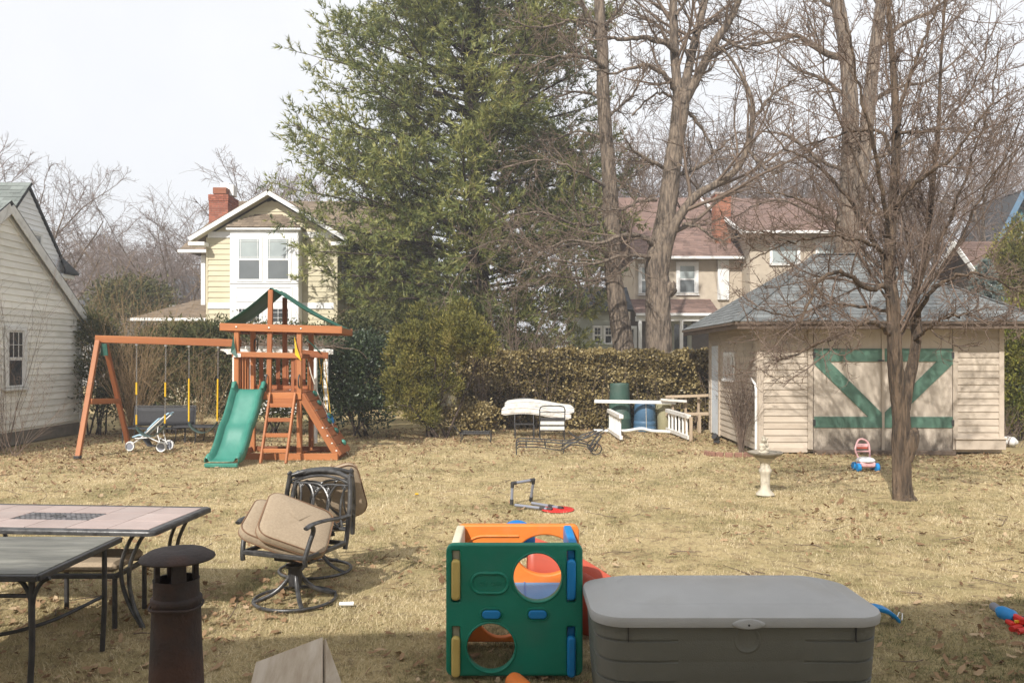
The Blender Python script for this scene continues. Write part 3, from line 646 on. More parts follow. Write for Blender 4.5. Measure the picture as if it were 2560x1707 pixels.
# low left wing
lw = [Vector((PX(328, 28), 28, PZ(795, 28))), Vector((CX - .05, 28, PZ(795, 28))), Vector((CX - .05, 31, 4.25)), Vector((PX(328, 28) + 1.6, 31, 4.25))]
rf = slab_roof(ch, lw, .08, M_['ch_roof']); F, V = slope(lw[0], (1, 0, 0), lw[3])
shingles(rf, F, (0, lw[1].x - lw[0].x), (1.6, lw[1].x - lw[0].x), V, .14, .26, M_['ch_roof'], seed=23)
bar('gutter', lw[0] + Vector((0, -.05, -.05)), lw[1] + Vector((0, -.05, -.05)), .10, .10, M_['whitepaint'], ch)
MB().box((CX - 1.05, 30, 1.6), (2.05, 3.4, 3.2)).o('wing_wall', M_['ch_side'], ch)
# right recess
rw = MB().box((-4.2, 31.2, 1.85), (3.5, 1.5, 3.6)).o('wing_wall', M_['ch_side'], ch)
MB().box((-4.15, 30.95, 3.72), (3.9, 1.7, .22), None, .01).o('wing_fascia', M_['ch_side'], rw)
window(ch, frame((1, 0, 0), (0, -1, 0), (0, 0, 1), (0, 30.44, 0)), PX(936, 30.44), PX(985, 30.44), .3, PZ(793, 30.44), .09, .05, None, None, 'glass', sash=False)

# ---- beige house with the red-brown roof
RY = 38.0; rX = lambda px, Y=RY: PX(px, Y); kz = FPX / RY; rz_ = lambda py: CAM_H + (HOR - py) / kz
rh = thing('red_roof_house', 'beige stucco house with reddish brown roof behind the bare trees', 'house', (rX(1588), RY, 0))
FR = frame((1, 0, 0), (0, -1, 0), (0, 0, 1), (rX(1588), RY, 0)); W1 = (1872 - 1588) / kz
MB().box((rX(1588) + W1 / 2, RY + 4, 3.3), (W1, 8, 6.6)).o('wall', M_['stucco'], rh)
window(rh, FR, (1690 - 1588) / kz, (1746 - 1588) / kz, rz_(741), rz_(655), .16, .06, None, None, 'shade_glass', 'screen_glass')
window(rh, FR, .15, .9, rz_(741), rz_(660), .14, .06, None, None, 'shade_glass', 'screen_glass')
q = [Vector((rX(1578), RY - .5, rz_(645))), Vector((rX(1880), RY - .5, rz_(645))), Vector((rX(1880) + .6, 42.5, 10.35)), Vector((rX(1578) - .1, 42.5, 10.35))]
rf = slab_roof(rh, q, .12, M_['rh_roof']); F, V = slope(q[0], (1, 0, 0), q[3])
shingles(rf, F, (0, q[1].x - q[0].x), (-.1, q[2].x - q[0].x), V, .17, .34, M_['rh_roof'], seed=31)
slab_roof(rh, [q[3], q[2], Vector((q[2].x, 47, 6.6)), Vector((q[3].x, 47, 6.6))], .12, M_['rh_roof'])
bar('gutter', q[0] + Vector((0, -.06, -.05)), q[1] + Vector((0, -.06, -.05)), .13, .12, M_['whitepaint'], rh)
core = brick_stack(rh, rX(1788, 38.6), rX(1826, 38.6), 38.5, 39.3, 6.4, PZ(486, 38.6), M_['orange_brick'])
MB().box((rX(1807, 38.6), 38.9, PZ(484, 38.6)), (.85, .85, .10), None, .01).o('chimney_cap', M_['mortar'], core)
MB().box((rX(1807), RY - .03, rz_(700)), ((1820 - 1792) / kz, .2, rz_(648) - rz_(748)), None, .01).o('white_pilaster', M_['whitepaint'], rh)
# porch
pq = [Vector((rX(1590, 36.2), 36.2, PZ(783, 36.2))), Vector((rX(1800, 36.2), 36.2, PZ(783, 36.2))), Vector((rX(1800, 36.2), 38, PZ(748, 38))), Vector((rX(1590, 36.2), 38, PZ(748, 38)))]
rf = slab_roof(rh, pq, .1, M_['rh_roof'], 'porch_roof'); F, V = slope(pq[0], (1, 0, 0), pq[3])
shingles(rf, F, (0, pq[1].x - pq[0].x), (0, pq[1].x - pq[0].x), V, .16, .32, M_['rh_roof'], seed=32)
bar('gutter', pq[0] + Vector((0, -.06, -.06)), pq[1] + Vector((0, -.06, -.06)), .12, .12, M_['whitepaint'], rh)
MB().box(((pq[0].x + pq[1].x) / 2, 36.35, pq[0].z - .24), (pq[1].x - pq[0].x, .12, .22), None, .01).o('porch_beam', M_['whitepaint'], rh)
for px in (1600, 1703, 1792): bar('porch_post', (rX(px, 36.35), 36.35, 0), (rX(px, 36.35), 36.35, pq[0].z - .3), .15, .15, M_['whitepaint'], rh)
MB().box(((pq[0].x + pq[1].x) / 2, 37.93, 2.2), (pq[1].x - pq[0].x, .1, 4.0)).o('porch_wall', M_['taupe'], rh)
window(rh, frame((1, 0, 0), (0, -1, 0), (0, 0, 1), (0, 37.87, 0)), rX(1675, 37.9), rX(1728, 37.9), .3, PZ(800, 37.9), .16, .06, None, None, 'glass', sash=False, mt='sage')
window(rh, frame((1, 0, 0), (0, -1, 0), (0, 0, 1), (0, 36.6, 0)), rX(1566, 36.6), rX(1592, 36.6), 1.4, PZ(815, 36.6), .12, .06, ((.5,), ()), None, 'glass')
# right wing, nearer, with its higher eave
wx0, wx1, wY = rX(1878, 36.5), rX(2160, 36.5), 36.5; wez = PZ(582, 36.5)
MB().box(((wx0 + wx1) / 2, wY + 3.2, wez / 2), (wx1 - wx0, 6, wez)).o('wall', M_['stucco'], rh)
q = [Vector((wx0 - .5, wY - .5, wez)), Vector((wx1, wY - .5, wez)), Vector((wx1, 42.4, 10.3)), Vector((wx0 - .9, 42.4, 10.3))]
rf = slab_roof(rh, q, .12, M_['rh_roof']); F, V = slope(q[0], (1, 0, 0), q[3])
shingles(rf, F, (0, q[1].x - q[0].x), (-.4, q[1].x - q[0].x), V, .17, .34, M_['rh_roof'], seed=33)
bar('gutter', q[0] + Vector((0, -.06, -.05)), q[1] + Vector((0, -.06, -.05)), .13, .12, M_['whitepaint'], rh)
bar('rake_board', q[0] + Vector((-.02, 0, -.08)), q[3] + Vector((-.02, 0, -.08)), .04, .18, M_['whitepaint'], rh)
FRw = frame((1, 0, 0), (0, -1, 0), (0, 0, 1), (wx0, wY + .19, 0))
window(rh, FRw, .9, 2.3, wez - 1.5, wez - .35, .1, .05, ((.5,), ()), None, 'shade_glass', sash=False)
window(rh, FRw, 3.0, 4.0, wez - 1.9, wez - .4, .1, .05, None, None, 'shade_glass', 'screen_glass')

# ---- small sage outbuilding seen between pine and trunks
sg = thing('sage_cottage', 'pale sage clapboard cottage wall with white sash windows behind the pine', 'cottage', (PX(1490, 34), 34, 0))
FS = frame((1, 0, 0), (0, -1, 0), (0, 0, 1), (0, 34, 0)); sx0, sx1 = PX(1432, 34), PX(1562, 34)
MB().box(((sx0 + sx1) / 2, 35.5, 1.95), (sx1 - sx0, 3, 3.9)).o('wall', M_['sage'], sg)
boards(sg, FS @ Matrix.Translation((0, .002, 0)), sx0, sx1, .3, 3.9, .2, M_['sage'], .03)
for a, b in ((1481, 1506), (1508, 1533)): window(sg, FS @ Matrix.Translation((0, .034, 0)), PX(a, 34), PX(b, 34), PZ(862, 34), PZ(814, 34), .06, .03, ((.5,), (.5,)), None, 'glass')
slab_roof(sg, [Vector((sx0 - .3, 33.6, 3.9)), Vector((sx1 + .3, 33.6, 3.9)), Vector((sx1 + .3, 35.5, 5.0)), Vector((sx0 - .3, 35.5, 5.0))], .1, M_['dark_shingle'])

# ---- brown-roofed house at the right edge: gable end turned to the left
bh = thing('brown_roof_house', 'house with dull brown roof and dark gable at the right behind the garage', 'house', (17, 29.85, 0))
BX, BYc, BZ, BH_ = 17.0, 29.85, 6.12, 3.0; BE = BZ - .91 * BH_
MB().add([(BX, BYc - BH_, 0), (BX, BYc + BH_, 0), (BX, BYc + BH_, BE), (BX, BYc, BZ), (BX, BYc - BH_, BE), (BX + 9, BYc - BH_, 0), (BX + 9, BYc - BH_, BE), (BX + 9, BYc + BH_, 0), (BX + 9, BYc + BH_, BE), (BX + 9, BYc, BZ)],
         [(0, 4, 3, 2, 1), (0, 5, 6, 4), (1, 2, 8, 7), (5, 7, 8, 9, 6)]).o('wall', M_['taupe'], bh)
for s in (-1, 1):
    q = [Vector((BX - .5, BYc + s * (BH_ + .4), BE - .36 + .1)), Vector((BX + 9.3, BYc + s * (BH_ + .4), BE - .36 + .1)), Vector((BX + 9.3, BYc, BZ + .1)), Vector((BX - .5, BYc, BZ + .1))]
    rf = slab_roof(bh, q, .09, M_['bh_roof'])
    if s < 0:
        F, V = slope(q[0], (1, 0, 0), q[3]); shingles(rf, F, (0, 9.8), (0, 9.8), V, .16, .32, M_['bh_roof'], seed=41)
    bar('rake_board', q[0] + Vector((-.02, 0, -.06)), q[3] + Vector((-.02, 0, -.06)), .04, .2, M_['lh_trim'], rf)
# ---- teal gable further back
th = thing('teal_house', 'teal house gable with blue trim at the far right edge above brown roof', 'house', (PX(2540, 46), 46, 0))
TA = P(2540, 492, 46); ts = 1.97; hwT = 3.6
MB().add([(TA.x - hwT, 46, 0), (TA.x + hwT, 46, 0), (TA.x + hwT, 46, TA.z - hwT * ts), (TA.x, 46, TA.z), (TA.x - hwT, 46, TA.z - hwT * ts), (TA.x - hwT, 52, 0), (TA.x - hwT, 52, TA.z - hwT * ts)], [(0, 1, 2, 3, 4), (0, 4, 6, 5)]).o('wall', M_['teal'], th)
FT = frame((1, 0, 0), (0, -1, 0), (0, 0, 1), (TA.x, 46, 0))
boards(th, FT, 0, 0, TA.z - 3.4, TA.z - .1, .2, M_['teal'], .03, lambda z: (-(TA.z - z) / ts, (TA.z - z) / ts))
window(th, FT @ Matrix.Translation((0, .03, 0)), .25, 1.0, TA.z - 2.8, TA.z - 1.6, .1, .05, None, None, 'shade_glass', 'screen_glass')
for s in (-1, 1):
    q = [Vector((TA.x + s * (hwT + .3), 45.3, TA.z - (hwT + .3) * ts + .25)), Vector((TA.x, 45.3, TA.z + .25)), Vector((TA.x, 50, TA.z + .25)), Vector((TA.x + s * (hwT + .3), 50, TA.z - (hwT + .3) * ts + .25))]
    rf = slab_roof(th, q, .1, M_['dark_shingle'])
    bar('rake_board', q[0] + Vector((0, -.03, -.12)), q[1] + Vector((0, -.03, -.12)), .04, .3, M_['teal_trim'], rf)
# ---- far houses in the gap on the left
for (label, px0, px1, py_e, py_r, Y, roofm) in (('far grey house with charcoal roof just right of the cream gable', 168, 262, 778, 712, 52, 'dark_shingle'),
                                                ('distant house with slate roof low behind the leafless trees on the left', 385, 505, 748, 690, 60, 'dark_shingle')):
    h = thing('distant_house', label, 'house', (PX((px0 + px1) / 2, Y), Y, 0))
    a, b, zE, zR = PX(px0, Y), PX(px1, Y), PZ(py_e, Y), PZ(py_r, Y + 3)
    MB().box(((a + b) / 2, Y + 3, zE / 2), (b - a, 6, zE)).o('wall', M_['farwall'], h)
    rf = slab_roof(h, [Vector((a - .4, Y - .4, zE)), Vector((b + .4, Y - .4, zE)), Vector((b - .6, Y + 3, zR)), Vector((a + .6, Y + 3, zR))], .1, M_[roofm])
    slab_roof(rf, [Vector((b + .4, Y - .4, zE)), Vector((b + .4, Y + 6.4, zE)), Vector((b - .6, Y + 3, zR))], .1, M_[roofm], 'hip_face')
    F = frame((1, 0, 0), (0, -1, 0), (0, 0, 1), (a, Y, 0))
    for k in range(2): window(h, F, .6 + k * 1.2, 1.4 + k * 1.2, zE - 1.8, zE - .5, .08, .05, None, None, 'glass')

# ---- the house the picture is taken from: its eave throws the shade over the foreground
OWN_RZ = R(9.0)
own = thing('own_house', 'white clapboard house whose eave shades the near lawn', 'house', (0, -.45, 0), rz=OWN_RZ)
OM = Matrix.Translation((0, -.45, 0)) @ Matrix.Rotation(OWN_RZ, 4, 'Z')
MB().box((0, -4, 2.6), (24, 8, 5.2)).o('wall', M_['lh_white'], own, None, OM)
OE = 5.48
MB().add([(-12.5, .45, OE), (12.5, .45, OE), (12.5, -4, OE + 1.9), (-12.5, -4, OE + 1.9), (-12.5, -8.5, OE), (12.5, -8.5, OE), (-12.5, .45, OE - .12), (12.5, .45, OE - .12), (12.5, -8.5, OE - .12), (-12.5, -8.5, OE - .12)],
         [(0, 1, 2, 3), (3, 2, 5, 4), (0, 6, 7, 1), (6, 9, 8, 7), (1, 7, 8, 5, 2), (0, 3, 4, 9, 6), (4, 5, 8, 9)]).o('roof', M_['dark_shingle'], own, None, OM)
FO = OM @ frame((1, 0, 0), (0, 1, 0), (0, 0, 1))
for xx in (-7.5, -4.5, 3.0, 6.5): window(own, FO, xx, xx + 1.1, 1.2, 2.7, .1, .05, None, None, 'glass')
for xx in (-7.5, -2.5, 2.5, 6.5): window(own, FO, xx, xx + 1.0, 3.6, 4.8, .1, .05, None, None, 'glass')
# ================================================================ trees and shrubs
def unit(a): return a / np.maximum(np.linalg.norm(a, axis=-1, keepdims=True), 1e-9)
def tubes(pts, rad, S, rng):
    B, K, _ = pts.shape; T = unit(np.gradient(pts, axis=1)); ref = unit(rng.normal(size=(B, 1, 3)))
    u = unit(np.cross(T, np.broadcast_to(ref, T.shape))); w = np.cross(T, u); a = np.arange(S) * 2 * np.pi / S
    v = pts[:, :, None] + rad[:, :, None, None] * (np.cos(a)[None, None, :, None] * u[:, :, None] + np.sin(a)[None, None, :, None] * w[:, :, None])
    base = (np.arange(B) * K * S)[:, None, None] + (np.arange(K - 1) * S)[None, :, None]; k = np.arange(S)[None, None]; k2 = (k + 1) % S
    f = np.stack([base + k, base + k2, base + S + k2, base + S + k], -1).reshape(-1, 4)
    return v.reshape(-1, 3), f
def merge(parts):
    vs, fs, b = [], [], 0
    for v, f in parts: vs.append(v); fs.append(f + b); b += len(v)
    return np.concatenate(vs), np.concatenate(fs)
def grow(st, d, L, r0, r1, K, wander, up, rng, damp=1.0):
    B = len(st); d = unit(d); p = st.copy(); out = [p.copy()]; step = (L / (K - 1))[:, None]
    for i in range(K - 1):
        d = unit(d + rng.normal(size=(B, 3)) * wander + np.array([0, 0, 1.0]) * up); p = p + d * step; out.append(p.copy())
    t = np.linspace(0, 1, K)[None]; return np.stack(out, 1), r0[:, None] * (1 - t) + r1[:, None] * t
def spawn(pts, rad, n, t0, t1, ang, sd, rng, planar=None):
    B, K, _ = pts.shape; t = t0 + (t1 - t0) * ((np.arange(n)[None] + rng.rand(B, n)) / n); x = t * (K - 1); i = np.minimum(x.astype(int), K - 2); fr = (x - i)[..., None]
    b = np.arange(B)[:, None]; st = pts[b, i] * (1 - fr) + pts[b, i + 1] * fr; T = unit(pts[b, i + 1] - pts[b, i]); r = rad[b, i] * (1 - fr[..., 0]) + rad[b, i + 1] * fr[..., 0]
    if planar is None: q = rng.normal(size=T.shape)
    else:
        side = np.where((np.arange(n)[None] + rng.randint(0, 2, (B, 1))) % 2 == 0, 1.0, -1.0)[..., None]
        q = side * np.cross(T, np.array([0, 0, 1.0])) + rng.normal(size=T.shape) * planar
    q = unit(q - T * (q * T).sum(-1, keepdims=True)); a = np.radians(ang + sd * rng.normal(size=(B, n, 1)))
    d = np.cos(a) * T + np.sin(a) * q
    return st.reshape(-1, 3), d.reshape(-1, 3), r.ravel(), t.ravel(), np.repeat(np.arange(B), n)
def catmull(p, K):
    p = np.asarray(p, float); n = len(p); q = np.vstack([2 * p[0] - p[1], p, 2 * p[-1] - p[-2]]); out = []
    for x in np.linspace(0, n - 1, K):
        i = min(int(x), n - 2); t = x - i; a, b, c, d = q[i], q[i + 1], q[i + 2], q[i + 3]
        out.append(.5 * (2 * b + (c - a) * t + (2 * a - 5 * b + 4 * c - d) * t * t + (3 * b - a - 3 * c + d) * t ** 3))
    return np.array(out)
def limb(rows, Y, K=18, wig=.0, seed=0):
    "rows of (photo px, photo py, distance offset, width in photo px) -> smooth path and radii"
    a = []
    for r in rows:
        y = Y + r[2]; p = P(r[0], r[1], y); a.append((p.x, p.y, p.z, r[3] / 2 / FPX * y))
    c = catmull(a, K)
    if wig:
        rg = np.random.RandomState(seed); n = rg.normal(size=(K, 3)) * wig; n[0] = 0; c[:, :3] += n
    return c[:, :3], np.maximum(c[:, 3], .003)

BARK = lambda name, a, b: mat(name, a, b, 17, .95, 5.5, 30, (1, 1, .16), lo=.40, hi=.60, c3=tuple(x * 1.35 for x in a), s3=5, a3=.4)
M_['bark_grey'] = BARK('grey_brown_bark', (.225, .175, .13), (.07, .054, .042))
M_['bark_fruit'] = BARK('dark_fruit_bark', (.15, .105, .07), (.05, .037, .027))
M_['twig'] = mat('grey_twig', (.20, .145, .105), (.13, .095, .07), 3, .9)
M_['twig_red'] = mat('reddish_twig', (.20, .145, .11), (.12, .085, .065), 3, .9)
M_['twig_far'] = mat('far_twig', (.22, .175, .155), (.165, .13, .115), 1, .95)
M_['cane'] = mat('tan_cane', (.36, .25, .13), (.24, .16, .085), 2, .9)

def limbs_to_parts(limbs, S, rng):
    "list of (path, radii) of any length -> tube list"
    out = []
    for p, r in limbs: out.append(tubes(p[None], r[None], S, rng))
    return out
def twiggery(limbs, rng, spec, K0=18):
    "branch levels grown from given limbs; spec rows: n, t0, t1, angle, sd, length, lenjit, rfac, K, wander, up, S"
    pts = np.stack([l[0] for l in limbs]); rad = np.stack([l[1] for l in limbs]); Ls = np.linalg.norm(np.diff(pts, axis=1), axis=2).sum(1); parts = []
    for (n, t0, t1, ang, sd, lf, lj, rf, rmin, K, wan, up, S) in spec:
        st, d, r, t, idx = spawn(pts, rad, n, t0, t1, ang, sd, rng)
        L = (Ls[idx] * lf if lf < 1 else np.full(len(st), lf - 1.0)) * (1 - .45 * t) * np.exp(rng.normal(size=len(st)) * lj)
        r0 = np.maximum(np.minimum(r * rf, .012 + L * .018), rmin); r1 = np.maximum(r0 * .35, rmin * .7)
        pts, rad = grow(st, d, L, r0, r1, K, wan, up, rng); Ls = L; parts.append(tubes(pts, rad, S, rng))
    return parts, pts

def add_tree(name, label, group, base, trunk_parts, crown_parts, mt, mc, cat='tree'):
    t = thing(name, label, cat, base, group)
    b = np.array(base)
    for nm, parts, m in (('trunk', trunk_parts, mt), ('crown', crown_parts, mc)):
        v, f = merge(parts); obj(nm, np_mesh(nm, v, f, smooth=True), m, t)
    return t

# ---- fruit tree before the garage ------------------------------------------
rng = np.random.RandomState(5); YF = 11.0
fr = [[(2260, 1264, 0, 86), (2258, 1246, 0, 58), (2256, 1225, 0, 46), (2253, 1150, 0, 42), (2252, 1050, 0, 42), (2243, 960, -.05, 36), (2236, 880, -.1, 33), (2234, 800, -.1, 31), (2230, 745, -.1, 29), (2224, 690, -.05, 28), (2226, 600, 0, 24), (2234, 480, .1, 22), (2240, 350, .15, 20), (2236, 220, .2, 16), (2226, 90, .2, 12), (2216, -60, .2, 7)],
      [(2258, 1040, .05, 26), (2268, 975, .1, 28), (2282, 910, .12, 26), (2291, 850, .12, 24), (2288, 790, .12, 25), (2280, 750, .1, 22), (2300, 690, .2, 16), (2318, 600, .3, 13), (2330, 480, .4, 11), (2345, 330, .5, 9), (2352, 160, .6, 7), (2365, -30, .6, 5)]]
fl2 = [[(2232, 745, 0, 22), (2205, 715, -.2, 20), (2165, 722, -.4, 18), (2130, 690, -.6, 16), (2085, 680, -.8, 14), (2045, 705, -.9, 12), (2020, 760, -1, 10), (1985, 830, -1.1, 7)],
       [(2236, 850, 0, 20), (2205, 815, -.3, 17), (2165, 806, -.6, 14), (2110, 835, -.8, 12), (2040, 862, -1.0, 10), (1985, 890, -1.1, 8), (1930, 902, -1.2, 5)],
       [(2228, 690, 0, 20), (2195, 620, .3, 17), (2150, 540, .6, 14), (2100, 470, .8, 12), (2040, 410, 1.0, 9), (1960, 370, 1.2, 7), (1900, 300, 1.3, 4)],
       [(2226, 600, 0, 16), (2205, 480, -.4, 14), (2185, 360, -.7, 12), (2150, 230, -.9, 9), (2120, 90, -1.1, 7), (2095, -40, -1.2, 4)],
       [(2232, 520, 0, 18), (2285, 460, -.2, 16), (2335, 425, -.4, 14), (2385, 392, -.5, 12), (2425, 330, -.6, 9), (2470, 270, -.6, 7), (2530, 230, -.7, 4)],
       [(2240, 370, .1, 17), (2255, 260, .1, 15), (2278, 180, .1, 13), (2305, 110, .1, 10), (2340, 20, .1, 8), (2370, -60, .1, 5)],
       [(2236, 410, .1, 15), (2215, 350, .2, 13), (2180, 325, .4, 11), (2130, 330, .5, 9), (2070, 345, .6, 7), (2000, 370, .7, 4)],
       [(2288, 790, .1, 17), (2330, 730, -.3, 14), (2390, 690, -.6, 11), (2460, 690, -.8, 8), (2530, 720, -.9, 5), (2590, 760, -1, 3)],
       [(2282, 750, .1, 15), (2340, 690, .4, 12), (2400, 600, .7, 10), (2450, 500, .9, 8), (2500, 420, 1, 6), (2560, 360, 1.1, 3)],
       [(2226, 640, 0, 16), (2150, 600, -.5, 12), (2060, 590, -.9, 9), (1960, 610, -1.2, 7), (1880, 650, -1.4, 4)],
       [(2228, 690, 0, 14), (2170, 640, .6, 12), (2090, 560, 1, 9), (2000, 500, 1.3, 7), (1900, 480, 1.5, 4)],
       [(2236, 780, 0, 14), (2170, 770, .5, 11), (2080, 760, .8, 9), (1980, 790, 1.0, 7), (1880, 770, 1.1, 4)],
       [(2240, 330, 0, 13), (2300, 330, .4, 11), (2370, 300, .7, 8), (2440, 200, .9, 6), (2480, 80, 1, 4)],
       [(2226, 600, .1, 12), (2170, 470, .5, 10), (2110, 330, .8, 8), (2060, 180, 1, 6), (2030, 20, 1.1, 4)],
       [(2286, 850, .1, 13), (2350, 800, -.5, 10), (2420, 790, -.9, 7), (2480, 815, -1.1, 4)],
       [(2300, 690, .2, 12), (2370, 560, 0, 10), (2420, 420, -.2, 8), (2470, 280, -.3, 6), (2500, 120, -.4, 4)]]
fl2 = [[(a, b, c, w * .72) for a, b, c, w in r] for r in fl2]
T2 = [limb(r, YF, 30, .012, i) for i, r in enumerate(fl2)]
# knobbly trunk: extra sides and a burl
rngT = np.random.RandomState(8)
def knobby(path, rad, S, amp, ridge=.05):
    v, f = tubes(path[None], rad[None], S, rngT); K = len(path); v = v.reshape(K, S, 3); c = path[:, None]
    a = np.arange(S)[None] / S * 6.283; z = np.arange(K)[:, None]
    zz_ = np.cumsum(np.r_[0, np.linalg.norm(np.diff(path, axis=0), axis=1)])[:, None]; w1, w2, w3 = np.sin(zz_ * 2.3), np.sin(zz_ * 3.7 + 1), np.sin(zz_ * 5.1 + 2)
    k = 1 + amp * (.8 * np.sin(3 * a + w1 * 1.2) + .6 * np.sin(2 * a + 2.1 * zz_) * w2) / 1.5
    k = k + ridge * (np.abs(np.sin(5.5 * a + 2.2 * w1 + w3)) + np.abs(np.sin(8.5 * a + 2 * w2 - w1)) - 1.2) + ridge * .35 * rngT.normal(size=(K, S)) 
    return ((v - c) * k[..., None] + c).reshape(-1, 3), f
tp = [knobby(*limb(fr[0], YF, 130), 40, .12, .075), knobby(*limb(fr[1], YF, 110), 34, .12, .075)]
bp_ = limb([(2262, 1150, -.02, 34), (2272, 1115, -.05, 38), (2281, 1088, -.06, 34), (2288, 1074, -.06, 18), (2290, 1068, -.06, 4)], YF, 10); tp.append(knobby(*bp_, 20, .08, .06))
allL = [limb(r, YF, 18, .012, i) for i, r in enumerate(fr + fl2)]
spec = [(13, .18, 1, 42, 16, .42, .35, .42, .007, 9, .11, .07, 4), (6, .15, 1, 45, 18, .45, .35, .5, .005, 6, .14, .05, 3), (5, .1, 1, 48, 20, .45, .4, .6, .0036, 5, .16, .02, 3), (1, .05, 1, 50, 20, 1.12, .4, .8, .0032, 3, .2, .03, 3)]
cp, tips = twiggery(allL[2:], rng, spec)
spec_up = [(40, .40, .98, 32, 14, 2.4, .4, .22, .007, 10, .06, .11, 4), (7, .15, 1, 38, 16, .35, .35, .6, .005, 6, .12, .04, 3), (4, .1, 1, 48, 20, .45, .4, .7, .0036, 4, .16, .02, 3), (2, .05, 1, 50, 20, 1.11, .4, .8, .0032, 3, .2, .03, 3)]
cp2, tips2 = twiggery(allL[:2], rng, spec_up)
lim_parts = [tubes(p[None], r[None], 8, rng) for p, r in T2]
add_tree('fruit_tree', 'gnarled leafless fruit tree with dark trunk before the garage doors', None, (P(2258, 1245, YF).x, YF, 0), tp + lim_parts, cp + cp2, M_['bark_fruit'], M_['twig_red'])

# ---- the tall bare trees behind the ivy hedge --------------------------------
YA = 24.5; rng = np.random.RandomState(15)
A = [[(1572, 1060, 0, 66), (1560, 880, 0, 54), (1545, 780, 0, 48), (1533, 680, 0, 42), (1528, 560, 0, 40), (1524, 450, 0, 36), (1514, 330, 0, 33), (1508, 230, 0, 31), (1506, 120, 0, 28), (1498, 0, 0, 25), (1490, -160, 0, 18), (1480, -350, 0, 8)]]
Al = [[(1506, 130, 0, 16), (1480, 60, .3, 14), (1450, 0, .6, 11), (1410, -90, 1, 6)], [(1512, 80, 0, 12), (1525, 50, -.3, 9), (1560, 10, -.6, 7), (1600, -60, -1, 4)],
      [(1512, 170, -.1, 13), (1480, 150, -.4, 10), (1430, 138, -.8, 8), (1370, 150, -1.2, 5), (1300, 190, -1.6, 3)], [(1508, 250, 0, 9), (1460, 230, .5, 7), (1390, 240, .9, 4), (1300, 270, 1.2, 3)],
      [(1522, 470, 0, 9), (1450, 430, -.6, 7), (1360, 400, -1.2, 5), (1260, 420, -1.7, 3)], [(1526, 560, 0, 9), (1440, 560, -.6, 7), (1340, 530, -1.3, 5), (1220, 560, -2, 3)],
      [(1530, 640, 0, 10), (1450, 610, -.8, 8), (1360, 620, -1.5, 6), (1250, 600, -2.2, 4), (1170, 630, -2.6, 2)], [(1535, 700, 0, 9), (1460, 700, -.5, 7), (1380, 690, -1, 5), (1290, 730, -1.6, 3)],
      [(1510, 300, 0, 8), (1570, 250, .3, 6), (1620, 170, .5, 4)], [(1526, 500, 0, 7), (1580, 440, .4, 5), (1630, 400, .7, 3)], [(1505, 60, 0, 9), (1440, 50, -.4, 7), (1350, 70, -.7, 5), (1270, 50, -1, 3)],
      [(1516, 350, 0, 8), (1450, 330, .4, 6), (1370, 350, .8, 4), (1290, 320, 1.1, 2)]]
specA = [(13, .12, 1, 45, 18, .42, .35, .45, .010, 8, .11, .03, 4), (7, .1, 1, 45, 18, .42, .35, .55, .008, 6, .13, .01, 3), (4, .1, 1, 48, 20, .55, .35, .6, .0065, 4, .16, .0, 3)]
AL = [limb(r, YA, 18, .02, i) for i, r in enumerate(Al)]
cpA, _ = twiggery(AL, rng, specA)
tA = [knobby(*limb(A[0], YA, 140), 34, .05, .045)] + [tubes(p[None], r[None], 7, rng) for p, r in AL]
add_tree('bare_tree', 'tall slim leafless tree with pale straight trunk between pine and forked tree', None, (P(1570, 1060, YA).x, YA, 0), tA, cpA, M_['bark_grey'], M_['twig'])

YB = 23.6
B = [[(1650, 1085, 0, 76), (1648, 900, 0, 66), (1646, 800, 0, 62), (1644, 720, 0, 60), (1640, 660, 0, 56), (1655, 600, 0, 52), (1668, 520, 0, 46), (1680, 420, 0, 43), (1694, 330, 0, 40), (1702, 260, 0, 42), (1704, 225, 0, 36)],
     [(1700, 270, 0, 32), (1692, 200, .1, 24), (1686, 120, .2, 22), (1684, 40, .2, 20), (1682, -60, .2, 17), (1678, -250, .3, 8)], [(1706, 250, .05, 28), (1720, 180, .2, 22), (1738, 100, .3, 20), (1758, 20, .4, 18), (1780, -80, .5, 14), (1810, -260, .6, 6)],
     [(1706, 260, -.1, 28), (1745, 190, -.2, 23), (1785, 110, -.4, 20), (1822, 55, -.5, 17), (1852, -10, -.6, 14), (1900, -120, -.8, 8)],
     [(1652, 690, -.1, 36), (1672, 600, -.3, 28), (1700, 540, -.4, 24), (1740, 490, -.5, 21), (1790, 460, -.6, 18), (1840, 425, -.7, 16), (1868, 370, -.7, 15), (1882, 300, -.8, 13), (1875, 235, -.9, 10), (1830, 150, -1, 7), (1790, 110, -1.1, 4)]]
